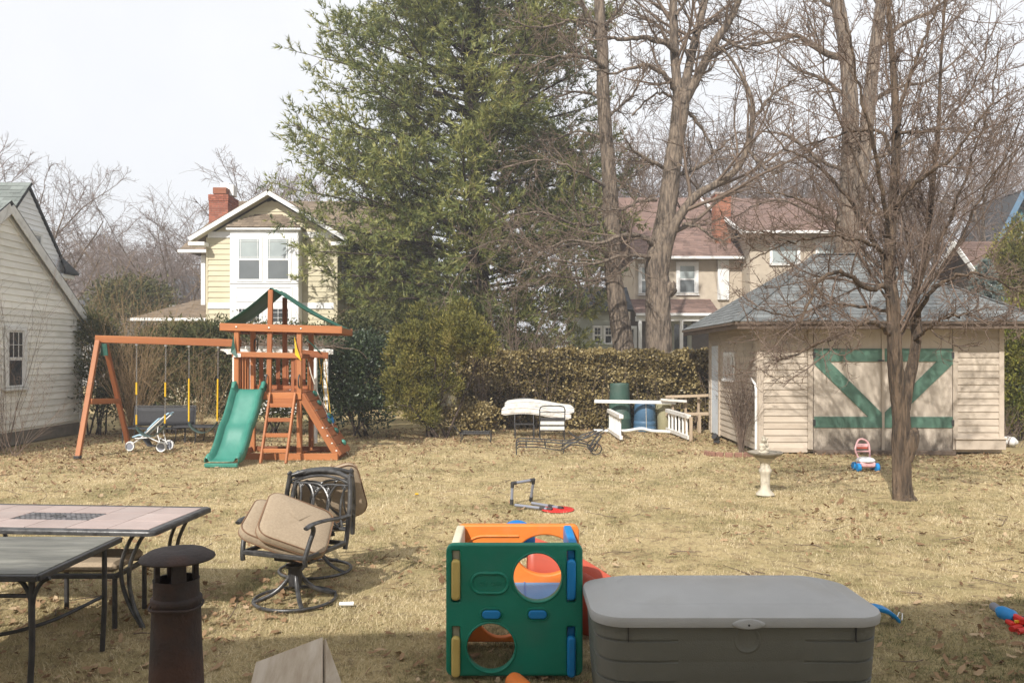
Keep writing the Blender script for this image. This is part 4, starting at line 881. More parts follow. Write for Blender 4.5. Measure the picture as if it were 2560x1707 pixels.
Bl = [[(1690, 130, 0, 16), (1655, 105, -.3, 14), (1610, 95, -.5, 12), (1560, 97, -.7, 10), (1515, 95, -.9, 7)], [(1690, 225, 0, 16), (1665, 190, -.3, 13), (1625, 165, -.5, 11), (1590, 168, -.6, 9), (1530, 184, -.9, 6), (1470, 170, -1.2, 3)],
      [(1692, 270, 0, 10), (1675, 240, .3, 8), (1640, 235, .5, 6), (1580, 290, .8, 4)], [(1665, 420, 0, 11), (1620, 400, -.4, 9), (1580, 370, -.7, 6), (1560, 340, -.9, 3)],
      [(1670, 440, 0, 13), (1720, 430, .4, 11), (1770, 400, .7, 9), (1805, 365, .9, 6), (1850, 330, 1.1, 3)], [(1705, 270, 0, 10), (1740, 300, .3, 8), (1780, 370, .6, 5), (1800, 440, .8, 3)],
      [(1640, 620, 0, 16), (1600, 590, -.5, 13), (1550, 590, -.9, 11), (1500, 610, -1.2, 8), (1420, 600, -1.6, 5), (1340, 640, -2, 3)], [(1640, 500, 0, 10), (1600, 505, -.4, 8), (1545, 525, -.8, 5), (1470, 520, -1.2, 3)],
      [(1684, 130, 0, 7), (1640, 60, .4, 5), (1580, 30, .7, 3)], [(1740, 90, 0, 10), (1780, 55, .3, 7), (1810, 62, .5, 4)], [(1800, 90, -.3, 9), (1860, 120, -.6, 7), (1950, 100, -.9, 5), (2040, 120, -1.2, 3)],
      [(1870, 370, -.7, 9), (1910, 420, -.9, 7), (1960, 430, -1.1, 4)], [(1880, 300, -.8, 9), (1930, 240, -1, 7), (1990, 200, -1.2, 4)], [(1705, 560, -.4, 10), (1750, 570, -.7, 7), (1800, 600, -.9, 5), (1850, 590, -1.1, 3)],
      [(1690, 40, 0, 9), (1730, -20, .4, 6), (1760, -90, .6, 4)], [(1640, 640, 0, 12), (1560, 640, -1, 9), (1470, 660, -1.7, 7), (1380, 650, -2.2, 5), (1290, 690, -2.6, 3)]]
BL = [limb(r, YB, 18, .02, i) for i, r in enumerate(Bl)]; BT = [limb(r, YB, 18) for r in B]
cpB, _ = twiggery(BL + BT[1:], rng, specA)
tB = [knobby(*limb(B[0], YB, 110), 38, .06, .05)] + [knobby(*limb(r, YB, 60), 22, .05, .05) for r in B[1:]] + [tubes(p[None], r[None], 7, rng) for p, r in BL]
tB.append(knobby(*limb([(1668, 735, -.1, 30), (1682, 715, -.2, 34), (1690, 712, -.22, 8)], YB, 8), 10, .1))
add_tree('bare_tree', 'thick leafless tree forking into three tall limbs behind the ivy hedge', None, (P(1650, 1085, YB).x, YB, 0), tB, cpB, M_['bark_grey'], M_['twig'])

YC = 26.5
Cm = [[(2112, 1050, 0, 70), (2112, 800, 0, 62), (2115, 620, 0, 54), (2122, 470, -.1, 46), (2126, 350, -.15, 40), (2124, 230, -.2, 36), (2112, 110, -.2, 33), (2092, 0, -.2, 31), (2070, -140, -.2, 24), (2040, -350, -.2, 8)],
      [(2118, 640, .1, 40), (2138, 520, .2, 36), (2158, 400, .3, 33), (2172, 260, .4, 31), (2188, 120, .5, 28), (2204, 0, .5, 25), (2225, -160, .6, 18), (2250, -350, .7, 7)]]
Cl = [[(2115, 140, -.2, 20), (2070, 138, -.5, 17), (2030, 110, -.7, 14), (1985, 90, -.9, 11), (1930, 105, -1.1, 9), (1870, 110, -1.3, 6), (1800, 150, -1.5, 3)], [(2125, 250, 0, 12), (2060, 200, .5, 9), (1990, 170, .9, 6), (1920, 100, 1.3, 3)],
      [(2190, 120, .5, 14), (2260, 60, .8, 11), (2340, 20, 1, 8), (2430, -60, 1.2, 4)], [(2170, 260, .4, 13), (2240, 220, .7, 10), (2320, 200, .9, 7), (2420, 130, 1.1, 4)], [(2158, 400, .3, 12), (2230, 380, .7, 9), (2320, 330, 1, 7), (2420, 320, 1.2, 4)],
      [(2122, 430, -.1, 12), (2050, 400, -.5, 9), (1970, 340, -.8, 7), (1900, 330, -1.1, 4)], [(2118, 560, 0, 11), (2040, 540, -.4, 8), (1950, 500, -.7, 5), (1870, 520, -1, 3)], [(2140, 520, .2, 11), (2230, 540, .6, 8), (2320, 500, .9, 5), (2400, 520, 1.1, 3)],
      [(2100, 40, -.2, 12), (2030, -20, .1, 9), (1950, -60, .3, 5)], [(2200, 20, .5, 10), (2160, -60, .8, 7), (2120, -150, 1, 4)]]
CL = [limb(r, YC, 18, .02, i) for i, r in enumerate(Cl)]; cpC, _ = twiggery(CL, rng, specA)
tC = [knobby(*limb(r, YC, 90), 28, .05, .05) for r in Cm] + [tubes(p[None], r[None], 7, rng) for p, r in CL]
add_tree('bare_tree', 'twin trunked leafless tree rising behind the grey garage roof', None, (P(2112, 1050, YC).x, YC, 0), tC, cpC, M_['bark_grey'], M_['twig'])

# ---- far bare trees: five kinds, copied --------------------------------------
def proto(seed, H, r, lean, spread, S0=7):
    rg = np.random.RandomState(seed); st = np.zeros((1, 3)); K = 9
    tr, rd = grow(st, np.array([[lean, 0, 1.0]]), np.array([H * .55]), np.array([r]), np.array([r * .45]), K, .045, .05, rg)
    tp = [tubes(tr, rd, S0, rg)]
    s, d, r_, t, i = spawn(tr, rd, 9, .35, 1.0, spread, 10, rg); L = H * (.62 - .34 * (t - .35)) * np.exp(rg.normal(size=len(s)) * .15)
    p1, r1 = grow(s, d, L, r_ * .62, r_ * .12, 10, .085, .05, rg); tp.append(tubes(p1, r1, 6, rg)); parts = []
    pts, rad, Ls = p1, r1, L
    for (n, t0, ang, lf, rm, K, wan, up, S) in ((9, .2, 40, .42, .02, 7, .12, .035, 4), (7, .15, 42, .44, .012, 5, .15, .02, 3), (6, .1, 45, .55, .009, 4, .17, .01, 3)):
        s, d, r_, t, i = spawn(pts, rad, n, t0, 1, ang, 16, rg); L = Ls[i] * lf * (1 - .4 * t) * np.exp(rg.normal(size=len(s)) * .3)
        r0 = np.maximum(r_ * .5, rm); pts, rad = grow(s, d, L, r0, np.maximum(r0 * .3, rm * .7), K, wan, up, rg); Ls = L; parts.append(tubes(pts, rad, S, rg))
    out = []
    for nm, pp in (('trunk', tp), ('crown', parts)):
        v, f = merge(pp); out.append(np_mesh(nm, v, f, smooth=True))
    out[0].materials.append(M_['bark_grey']); out[1].materials.append(M_['twig_far']); return out
protos = [proto(101, 15, .22, .05, 38), proto(102, 15, .2, -.08, 48), proto(103, 15, .25, .02, 30), proto(104, 15, .2, .0, 42)]
def far_tree(px, Y, H, kind, label, group=None, rz=None, rgen=random.Random(4)):
    s = H / 15.0; t = thing('leafless_tree', label, 'tree', (PX(px, Y), Y, -.05), group, rgen.uniform(0, 6.28) if rz is None else rz); t.scale = (s * rgen.uniform(1.0, 1.25), s * rgen.uniform(1.0, 1.25), s)
    for nm, me in zip(('trunk', 'crown'), protos[kind]):
        o = bpy.data.objects.new(nm, me); COL.objects.link(o); o.parent = t
    return t
ORD = 'first second third fourth fifth sixth seventh eighth ninth tenth eleventh twelfth'.split()
FAR_L = [215, 255, 300, 335, 375, 415, 480, 190, 280, 350, 540, 240]; FAR_R = [1450, 1590, 1660, 1740, 1820, 1900, 1970, 2050, 2130, 2300, 2380, 2340]
far_tree(440, 44, 11.4, 1, 'broad grey leafless tree left of the brick chimney', rz=.4)
far_tree(505, 47, 8.6, 1, 'leafless tree directly behind the brick chimney of the cream house')
far_tree(610, 46, 10.8, 3, 'leafless tree rising behind the cream gable peak')
far_tree(720, 42, 13.0, 3, 'leafless tree with spreading crown between cream gable and pine')
far_tree(800, 52, 15, 1, 'leafless tree half hidden behind the left flank of the pine')
far_tree(160, 40, 9.6, 3, 'thin leafless tree rising right of the white gable')
far_tree(45, 34, 10.8, 2, 'wispy leafless tree top above the grey green roof at the far left')
for px, Y, H, k in ((215, 66, 12.0, 0), (255, 70, 12.5, 2), (300, 64, 11.5, 1), (335, 72, 13, 3), (375, 68, 12, 0), (415, 74, 12.5, 2), (480, 70, 13, 1), (190, 74, 13, 3), (280, 80, 14, 1), (350, 82, 14, 2), (540, 75, 14, 0), (240, 58, 9.5, 1)):
    far_tree(px, Y, H, k, ORD[sorted(FAR_L).index(px)] + ' grey tree from the left in the distant wood line past the white gable', 'distant leafless trees on the left')
for px, Y, H, k in ((1450, 52, 17, 1), (1590, 50, 16, 0), (1660, 56, 18, 2), (1740, 50, 17, 3), (1820, 58, 18, 1), (1900, 52, 18, 0), (1970, 60, 19, 2), (2050, 54, 18, 3), (2130, 60, 19, 1), (2300, 50, 18, 3), (2380, 52, 18, 1), (2340, 60, 19, 0)):
    far_tree(px, Y, H, k, ORD[sorted(FAR_R).index(px)] + ' leafless tree from the left in the belt behind the red roofed house', 'leafless trees behind the red roofed house')
far_tree(2445, 40, 13.5, 2, 'leafless tree standing left of the teal gable')
far_tree(2590, 56, 17, 0, 'leafless tree behind the teal gable at the right edge')

# ---- white pine -----------------------------------------------------------------
M_['needles'] = leafmat('pine_needles', [(.085, .112, .04), (.18, .21, .068), (.31, .315, .10), (.48, .45, .17)], .5, .32, .4, .55, .22)
M_['bark_pine'] = mat('pine_bark', (.085, .06, .045), (.045, .033, .026), 6, .95, .8, 20)
rng = np.random.RandomState(21); PXc, PY, PH = PX(1190, 27.5), 27.5, 22.5
tz = np.linspace(0, PH, 16); tr = np.stack([PXc + .15 * np.sin(tz * .4), PY + 0 * tz, tz], -1)[None]; rd = (.36 * (1 - tz / PH) + .03)[None]
trunkp = [tubes(tr, rd, 10, rng)]
nb = 270; zz = 1.6 + (PH - 2.0) * (np.arange(nb) / nb) ** 1.08; az = np.arange(nb) * 2.39996 + rng.normal(size=nb) * .25
prof = np.interp(zz, [1.5, 3, 5, 7, 11, 14, 18, 21, 23], [2.6, 3.7, 4.35, 4.55, 4.45, 3.7, 2.3, 1.0, .3]) * np.exp(rng.normal(size=nb) * .13 - .04)
leftb = np.cos(az - np.pi) > .6; prof *= np.where(leftb & (zz > 5.5) & (zz < 12.5), 1.04, 1.0)
prof *= np.where((np.cos(az - R(215)) > .75) & (zz < 8) & (zz > 3.8), 1.12, 1.0)
# a few long low boughs reaching over the lawn side of the cream house
xz = np.array([4.3, 4.9, 5.4, 5.9, 6.4, 6.9, 7.4, 8.0, 9.0, 10.2]); xa = np.radians([196, 214, 188, 226, 203, 218, 194, 208, 199, 190]); zz = np.r_[zz, xz]; az = np.r_[az, xa]; prof = np.r_[prof, [5.3, 5.6, 5.4, 5.2, 6.0, 5.6, 5.8, 5.3, 5.0, 5.0]]; nb = len(zz)
el = np.interp(zz, [1.5, 5, 10, 16, 23], [-.10, .05, .22, .5, .9])
st = np.stack([np.full(nb, PXc), np.full(nb, PY), zz], -1); d = np.stack([np.cos(az), np.sin(az), el], -1)
bp1, br1 = grow(st, d, prof * 1.05, .03 + prof * .010, np.full(nb, .008), 11, .05, .012, rng); trunkp.append(tubes(bp1, br1, 5, rng))
s, d, r_, t, i = spawn(bp1, br1, 15, .25, 1.0, 50, 12, rng, planar=.75); L = prof[i] * .27 * (1.2 - .7 * t) * np.exp(rng.normal(size=len(s)) * .2)
bp2, br2 = grow(s, d, L, np.full(len(s), .014), np.full(len(s), .006), 4, .09, .07, rng); trunkp.append(tubes(bp2, br2, 3, rng))
s, d, r_, t, i = spawn(bp2, br2, 6, .2, 1.0, 42, 12, rng, planar=.8); L = (.16 + L[i] * .26) * np.exp(rng.normal(size=len(s)) * .25)
bp3, br3 = grow(s, d, L, np.full(len(s), .006), np.full(len(s), .004), 3, .08, .12, rng)
def tufts(pos, dirs, n, ln, wd, spread, rng):
    N = len(pos); d = unit(dirs[:, None] * 1.0 + rng.normal(size=(N, n, 3)) * spread); d[..., 2] += .06; d = unit(d)
    l = ln * np.exp(rng.normal(size=(N, n, 1)) * .2); side = unit(np.cross(d, rng.normal(size=(N, n, 3)))) * wd
    b = np.broadcast_to(pos[:, None], d.shape); v = np.stack([b - side, b + side, b + d * l], 2).reshape(-1, 3)
    return v, np.arange(len(v)).reshape(-1, 3)
tip = [bp3[:, 2], .5 * (bp3[:, 1] + bp3[:, 2]), bp3[:, 1], .6 * bp3[:, 0] + .4 * bp3[:, 1]]; dd = unit(bp3[:, 2] - bp3[:, 0])
pos = np.concatenate(tip + [bp2[:, -1], bp1[:, -1]]); dr = np.concatenate([dd] * 4 + [unit(bp2[:, -1] - bp2[:, -2]), unit(bp1[:, -1] - bp1[:, -2])])
keep = rng.rand(len(pos)) < .82; pos, dr = pos[keep], dr[keep]
v, f = tufts(pos, dr, 5, .20, .019, .50, rng); tint = np.repeat(np.clip(.45 + .22 * rng.normal(size=len(pos)), 0, 1), 5)
pine = thing('pine_tree', 'large dense evergreen pine towering in the middle behind the ivy hedge', 'tree', (PXc, PY, 0))
vv, ff = merge(trunkp); obj('trunk', np_mesh('trunk', vv, ff, smooth=True), M_['bark_pine'], pine)
obj('crown', np_mesh('crown', v, f, tint), M_['needles'], pine)
PINE_TUFTS = len(pos)

# ---- shrubs -----------------------------------------------------------------------
def leaves(pos, nrm, ln, wd, rng, out=.7, up=.2, jit=.5, fold=.25):
    "one folded leaf (two quads sharing a midrib would be 2 faces; here a kite of 2 triangles) at each point"
    N = len(pos); d = unit(nrm * out + rng.normal(size=(N, 3)) * jit + np.array([0, 0, up])); s = unit(np.cross(d, rng.normal(size=(N, 3)))); n = np.cross(d, s)
    l = ln * np.exp(rng.normal(size=(N, 1)) * .22); w = wd * np.exp(rng.normal(size=(N, 1)) * .2)
    a, b = pos, pos + d * l; c = pos + d * l * .45 + s * w * .5 + n * w * fold; e = pos + d * l * .45 - s * w * .5 + n * w * fold
    v = np.stack([a, c, b, e], 1).reshape(-1, 3); k = np.arange(N)[:, None] * 4
    return v, np.concatenate([k + [[0, 1, 2]], k + [[0, 2, 3]]], 1).reshape(-1, 3)
def clump_points(blobs, nclump, per, cr, rng, inner=.25, flat=1.0):
    vol = np.array([b[1][0] * b[1][1] + b[1][0] * b[1][2] for b in blobs]); pk = rng.choice(len(blobs), nclump, p=vol / vol.sum())
    c = np.array([b[0] for b in blobs], float)[pk]; r = np.array([b[1] for b in blobs], float)[pk]; n = unit(rng.normal(size=(nclump, 3))); n[:, 2] = np.where(n[:, 2] < -.55, -n[:, 2], n[:, 2])
    k = np.where(rng.rand(nclump) < inner, rng.uniform(.45, .85, nclump), rng.uniform(.88, 1.1, nclump))[:, None]
    cen = c + n * r * k; q = rng.normal(size=(nclump, per, 3)) * cr * np.array([1, 1, flat]); pos = (cen[:, None] + q).reshape(-1, 3)
    nr = np.repeat(unit(n / r), per, 0); tn = np.repeat(rng.normal(size=nclump) * .16, per); pos[:, 2] = np.maximum(pos[:, 2], .03)
    return pos, unit(nr + .5 * unit(q.reshape(-1, 3))), tn
def shrub(name, label, base, blobs, nclump, per, cr, ln, wd, mt, rng, stems=6, stem_r=.025, up=.2, jit=.5, out=.7, group=None, cat='shrub', mst='bark_pine', inner=.25, fold=.25):
    t = thing(name, label, cat, base, group)
    pos, nr, tn = clump_points(blobs, nclump, per, cr, rng, inner); v, f = leaves(pos, nr, ln, wd, rng, out, up, jit, fold)
    tint = np.repeat(np.clip(.5 + tn + rng.normal(size=len(pos)) * .17, 0, 1), 2)
    obj('foliage', np_mesh('foliage', v, f, tint), mt, t)
    B = np.array([base]); tops = np.array([b[0] for b in blobs]); k = rng.randint(0, len(blobs), stems); e = tops[k] + rng.normal(size=(stems, 3)) * .2; s = B + rng.normal(size=(stems, 3)) * np.array([.18, .12, 0])
    L = np.linalg.norm(e - s, axis=1); p, r = grow(s, e - s, L, np.full(stems, stem_r), np.full(stems, stem_r * .4), 7, .06, 0, rng)
    s2, d2, r2, t2, i2 = spawn(p, r, 7, .3, 1, 45, 15, rng); p2, q2 = grow(s2, d2, L[i2] * .35, np.full(len(s2), stem_r * .4), np.full(len(s2), .004), 5, .12, .05, rng)
    vv, ff = merge([tubes(p, r, 6, rng), tubes(p2, q2, 4, rng)]); obj('stems', np_mesh('stems', vv, ff, smooth=True), M_[mst], t)
    return t
def canes(name, label, base, n, H, spread, mt, seed, r=.012, twigs=6, group=None, lean=(0, 0), sub=3, up=.0, droop=0.0):
    rg = np.random.RandomState(seed); t = thing(name, label, 'shrub', base, group)
    s = np.array([base]) + rg.normal(size=(n, 3)) * np.array([.5, .35, 0]) * spread * .4; s[:, 2] = 0
    d = np.stack([rg.normal(size=n) * spread + lean[0], rg.normal(size=n) * spread * .6 + lean[1], np.ones(n)], -1); L = H * np.exp(rg.normal(size=n) * .22)
    p, q = grow(s, d, L, np.full(n, r), np.full(n, r * .35), 9, .06, up - droop, rg); a = [tubes(p, q, 4, rg)]
    s2, d2, _, t2, i2 = spawn(p, q, twigs, .3, 1, 35, 14, rg); L2 = L[i2] * .32 * (1 - .3 * t2); p2, q2 = grow(s2, d2, L2, np.full(len(s2), r * .45), np.full(len(s2), r * .25), 5, .1, .02, rg); b = [tubes(p2, q2, 3, rg)]
    if sub:
        s3, d3, _, t3, i3 = spawn(p2, q2, sub, .3, 1, 40, 14, rg); p3, q3 = grow(s3, d3, L2[i3] * .4, np.full(len(s3), r * .3), np.full(len(s3), r * .2), 3, .12, .02, rg); b.append(tubes(p3, q3, 3, rg))
    for nm, pp in (('stems', a), ('twigs', b)):
        v, f = merge(pp); obj(nm, np_mesh(nm, v, f, smooth=True), mt, t)
    return t
rs = np.random.RandomState(33)
M_['holly'] = leafmat('dark_glossy_leaf', [(.012, .022, .01), (.022, .038, .016), (.045, .068, .028), (.12, .14, .06)], .42, .05, .5, .8, .15)
M_['arbor'] = leafmat('golden_arborvitae', [(.06, .065, .018), (.135, .13, .034), (.22, .20, .05), (.32, .26, .085)], .7, .2, .2, .9, .22)
M_['yew'] = leafmat('dull_yew', [(.035, .042, .015), (.07, .078, .028), (.115, .115, .042), (.19, .165, .07)], .65, .15, .25, .6, .25)
M_['arbor_green'] = leafmat('yellow_green_arborvitae', [(.06, .075, .012), (.13, .145, .025), (.22, .215, .04), (.30, .26, .06)], .7, .2, .2, .9, .2)
M_['spruce'] = leafmat('blue_spruce', [(.11, .15, .14), (.16, .21, .195), (.22, .27, .25), (.30, .34, .31)], .6, .1, .3, .9, .15)
M_['ivy'] = leafmat('brown_ivy', [(.075, .055, .022), (.185, .14, .056), (.31, .24, .10), (.50, .41, .22)], .42, .12, .45, .9, .2)
YH = 19.3
def b_(px, py, Y, rx, ry, rz): p = P(px, py, Y); return ((p.x, p.y, p.z), (rx, ry, rz))
shrub('holly_bush', 'dark green glossy holly bush right of the playset', (PX(890, 19.6), 19.6, 0), [b_(880, 960, 19.6, .75, .7, .95), b_(850, 900, 19.7, .55, .5, .55), b_(935, 945, 19.7, .5, .5, .95), b_(890, 1030, 19.4, .8, .6, .55), b_(820, 1000, 19.8, .45, .5, .7), b_(905, 880, 20, .5, .5, .4)], 1500, 11, .10, .075, .045, M_['holly'], rs, inner=.2)
shrub('olive_bush', 'olive leafy bush standing behind the dark holly', (PX(900, 21.6), 21.6, 0), [b_(880, 870, 21.6, .9, .6, .75), b_(820, 890, 21.4, .6, .5, .6), b_(760, 880, 21.5, .6, .5, .6), b_(930, 860, 21.8, .5, .5, .7)], 900, 11, .12, .09, .04, M_['yew'], rs)
gb0 = [(1010, 905, .45, .7), (1060, 870, .5, .75), (1120, 880, .5, .7), (1165, 850, .38, .45), (1040, 960, .5, .6), (1100, 960, .5, .55), (1015, 1010, .45, .5), (1060, 1030, .35, .4), (1000, 960, .35, .5), (1195, 865, .3, .3)]; rgb = random.Random(12)
lobes = []
for (px, py, rx, rz_0) in gb0:
    lobes.append(b_(px, py, 19.3, rx * .8, .45, rz_0 * .8))
    for k in range(6):
        a = rgb.uniform(0, 6.28); lobes.append(b_(px + rx * 88 * math.cos(a) * rgb.uniform(.7, 1.05), min(1060, py - rz_0 * 92 * math.sin(a) * rgb.uniform(.7, 1.05)), 19.3 - rgb.uniform(0, .6), rgb.uniform(.10, .24), .18, rgb.uniform(.14, .30)))
for (px, py) in ((1035, 800), (1055, 785), (1085, 800), (1130, 790), (1155, 780), (1170, 800), (1110, 810), (1200, 835), (990, 860), (1215, 850)): lobes.append(b_(px, py, 19.3, .12, .15, .26))
shrub('golden_bush', 'broad golden green arborvitae bush left of the ivy hedge', (PX(1085, 19.2), 19.2, 0), lobes, 2300, 17, .055, .085, .026, M_['arbor'], rs, up=.55, jit=.4, inner=.12, stems=9, stem_r=.035)
shrub('evergreen_shrub', 'dull evergreen shrub beside the cream clapboard corner', (PX(245, 19.9), 19.9, 0), [b_(245, 900, 20.2, .5, .5, 1.0), b_(270, 970, 20, .6, .5, .9), b_(230, 840, 20.4, .35, .4, .5), b_(300, 1010, 20, .5, .5, .6)], 800, 11, .12, .10, .035, M_['yew'], rs)
shrub('evergreen_shrub', 'tall mixed evergreen shrub behind the four swing chains', (PX(420, 20.4), 20.4, 0), [b_(400, 915, 20.5, .9, .6, .75), b_(470, 905, 20.6, .9, .6, .85), b_(530, 925, 20.4, .7, .6, 1.0), b_(460, 985, 20.2, 1.1, .6, .75), b_(545, 862, 20.8, .5, .5, .5), b_(350, 965, 20.3, .6, .5, .7), b_(570, 980, 20.2, .7, .6, .8), b_(430, 850, 20.8, .25, .3, .35), b_(380, 865, 20.7, .3, .3, .3)], 2300, 11, .12, .11, .04, M_['yew'], rs)
shrub('evergreen_shrub', 'evergreen shrub seen under the playset deck behind the ladder', (PX(690, 20.2), 20.2, 0), [b_(690, 960, 20.3, 1.0, .6, 1.0), b_(640, 1010, 20.1, .8, .6, .7), b_(740, 1010, 20.1, .7, .6, .7), b_(700, 880, 20.5, 1.1, .5, .6), b_(620, 880, 20.6, .8, .5, .7)], 1500, 11, .12, .09, .036, M_['yew'], rs)
shrub('evergreen_shrub', 'hazy olive evergreen in the gap left of the cream house', (PX(315, 33), 33, 0), [b_(330, 752, 33, 1.0, 1, .8), b_(280, 762, 33, .9, 1, .8), b_(385, 760, 33, .8, 1, .7), b_(320, 810, 32.8, 1.6, 1, 1.1)], 800, 10, .2, .17, .06, M_['yew'], rs)
shrub('arborvitae_hedge', 'tall yellow green arborvitae to the right of the garage wall', (PX(2545, 18.6), 18.6, 0), [b_(2530, 900, 18.8, .5, .5, 1.0), b_(2560, 980, 18.6, .6, .5, .9), b_(2600, 900, 18.6, .7, .6, 1.2), b_(2550, 1050, 18.6, .6, .5, .5), b_(2570, 830, 18.9, .6, .5, .8)], 1500, 12, .10, .11, .034, M_['arbor_green'], rs, up=.35)
shrub('arborvitae_hedge', 'golden brown conifer before the brown roofed house at right', (PX(2530, 23.5), 23.5, 0), [b_(2525, 720, 23.5, .7, .7, 1.3), b_(2545, 640, 23.6, .45, .5, .9), b_(2570, 750, 23.4, .8, .7, 1.4), b_(2500, 770, 23.4, .6, .6, .8), b_(2520, 900, 23.4, 1.0, .7, 1.4)], 1400, 12, .12, .13, .04, M_['arbor'], rs, up=.3)
# blue spruce: tiers of drooping sprays
rsp = np.random.RandomState(9); sb = P(2462, 1080, 22.5); sz = np.linspace(.4, 4.6, 90); sa = np.arange(90) * 2.4; sr = np.interp(sz, [.4, 4.65], [1.5, .05])
p1, r1 = grow(np.stack([np.full(90, sb.x), np.full(90, 22.5), sz], -1), np.stack([np.cos(sa), np.sin(sa), np.full(90, .05)], -1), sr, np.full(90, .012), np.full(90, .005), 6, .04, .01, rsp)
s2, d2, _, t2, i2 = spawn(p1, r1, 10, .2, 1, 45, 8, rsp, planar=.3); p2, r2 = grow(s2, d2, sr[i2] * .3, np.full(len(s2), .006), np.full(len(s2), .004), 4, .05, .03, rsp)
pos = np.concatenate([p2[:, 1], p2[:, 2], p2[:, 3], p1[:, -1], p1[:, 3]]); dr = np.concatenate([d2, d2, d2, unit(p1[:, -1] - p1[:, -2]), unit(p1[:, 3] - p1[:, 2])])
v, f = tufts(pos, dr, 10, .12, .016, .75, rsp); sp_ = thing('blue_spruce', 'small pale blue spruce beyond the right end of the garage roof', 'tree', (sb.x, 22.5, 0))
obj('crown', np_mesh('crown', v, f, np.repeat(np.clip(.5 + .2 * rsp.normal(size=len(pos)), 0, 1), 10)), M_['spruce'], sp_)
tk = np.array([[sb.x, 22.5, 0], [sb.x, 22.5, 4.7]]); v, f = merge([tubes(np.linspace(tk[0], tk[1], 6)[None], np.linspace(.07, .01, 6)[None], 7, rsp), tubes(p1, r1, 4, rsp)]); obj('trunk', np_mesh('trunk', v, f), M_['bark_pine'], sp_)
# bare shrubs and brush
canes('brush', 'tan tangle of bare canes behind the swings', (PX(330, 19.4), 19.4, 0), 80, 2.3, .30, M_['cane'], 51, .0065, 5, lean=(.12, 0))
canes('brush', 'thin bare brush rising between swings and tower', (PX(500, 19.3), 19.3, 0), 26, 2.0, .4, M_['cane'], 52, .006, 6)
canes('brush', 'bare whippy brush in front of the low roof left of cream house', (PX(330, 25), 25, 0), 34, 3.6, .3, M_['cane'], 57, .008, 7)
canes('bare_shrub', 'greyish bare shrub standing above the left end of the ivy hedge', (PX(1280, 22.8), 22.8, 0), 26, 3.5, .42, M_['twig'], 53, .018, 9)
canes('bare_shrub', 'few pale bare stems in front of the ivy left of cushions', (PX(1215, 20.6), 20.6, 0), 12, 2.0, .25, M_['twig'], 54, .013, 4, lean=(-.2, 0), sub=2)
canes('twiggy_bush', 'narrow reddish brown twiggy bush against the garage side wall', (PX(1852, 16.3), 16.25, 0), 90, 1.6, .12, M_['twig_red'], 55, .005, 6, sub=2)
canes('bare_shrub', 'sparse bare shrub at the foot of the cream clapboard wall', (PX(40, 15.6), 15.6, 0), 18, 1.3, .45, M_['twig_red'], 56, .005, 6)
canes('bare_shrub', 'climbing bare twigs against the cream clapboard gable wall', (-10.4, 16.4, 0), 12, 2.9, .22, M_['twig_red'], 58, .005, 6)
canes('brush', 'fallen bare twigs and stalks right of the garage skirt board', (PX(2520, 17.2), 17.2, 0), 16, .8, .6, M_['twig_red'], 59, .007, 5)
# ---- ivy-covered fence
IX0, IX1, IY = PX(1140, 21.5), 6.6, 21.5
iv = thing('ivy_hedge', 'long fence smothered in brown and green ivy across the yard back', 'hedge', ((IX0 + IX1) / 2, IY, 0))
MB().box(((IX0 + IX1) / 2, IY + .35, .93), (IX1 - IX0, .3, 1.8)).o('fence_core', M_['bark_pine'], iv)
ri = np.random.RandomState(44); N = 42000
x = IX0 + (IX1 - IX0) * ri.rand(N); top = 2.02 + .08 * noise2(x, 0 * x, 5, 2.2) + .05 * noise2(x, 0 * x, 6, 6.0); k = ri.rand(N)
z = np.where(k < .8, top * ri.rand(N) ** .85, top + .04 * ri.normal(size=N)); y = np.where(k < .8, IY + .20 * noise2(x, z * 1.3, 7, 3.2) + .06 * ri.normal(size=N), IY + .5 * ri.rand(N)); y += np.where(z < .35, -.12 * ri.rand(N), 0)
nr = np.where((k < .8)[:, None], np.array([0, -1, .35]), np.array([0, -.3, 1.0])); z = np.maximum(z, .03)
v, f = leaves(np.stack([x, y, z], -1), nr, .072, .072, ri, .9, -.15, .75, .2)
obj('ivy_foliage', np_mesh('ivy_foliage', v, f, np.repeat(np.clip(.45 + .22 * ri.normal(size=N) + .12 * noise2(x, z, 12, 3), 0, 1), 2)), M_['ivy'], iv)
s = np.stack([IX0 + (IX1 - IX0) * ri.rand(90), np.full(90, IY - .1), np.zeros(90)], -1); p, q = grow(s, np.stack([ri.normal(size=90) * .4, np.zeros(90), np.ones(90)], -1), 1.2 + .8 * ri.rand(90), np.full(90, .011), np.full(90, .004), 9, .12, .03, ri)
v, f = tubes(p, q, 4, ri); obj('vine_stems', np_mesh('vine_stems', v, f, smooth=True), M_['twig'], iv)
# ground ivy tuft between bush and hedge
shrub('ivy_patch', 'low patch of ivy leaves between golden bush and iron table', (PX(1165, 19.6), 19.6, 0), [b_(1150, 1055, 19.6, .6, .4, .3), b_(1200, 1050, 19.9, .5, .4, .35)], 260, 8, .09, .07, .06, M_['ivy'], rs, stems=4)
# ================================================================ wooden playset
ps = thing('playset', 'reddish cedar playset with tower, green tarp roof and green slide', 'playset', (-4.6, 15.6, 0))
CE, CD = M_['cedar'], M_['cedar_shade']
FYt, BYt = 15.1, 16.25; XL, XR, XM = -5.19, -4.01, -4.55; RS = -.07       # rear shift in x
def V3(x, y, z): return Vector((x, y, z))
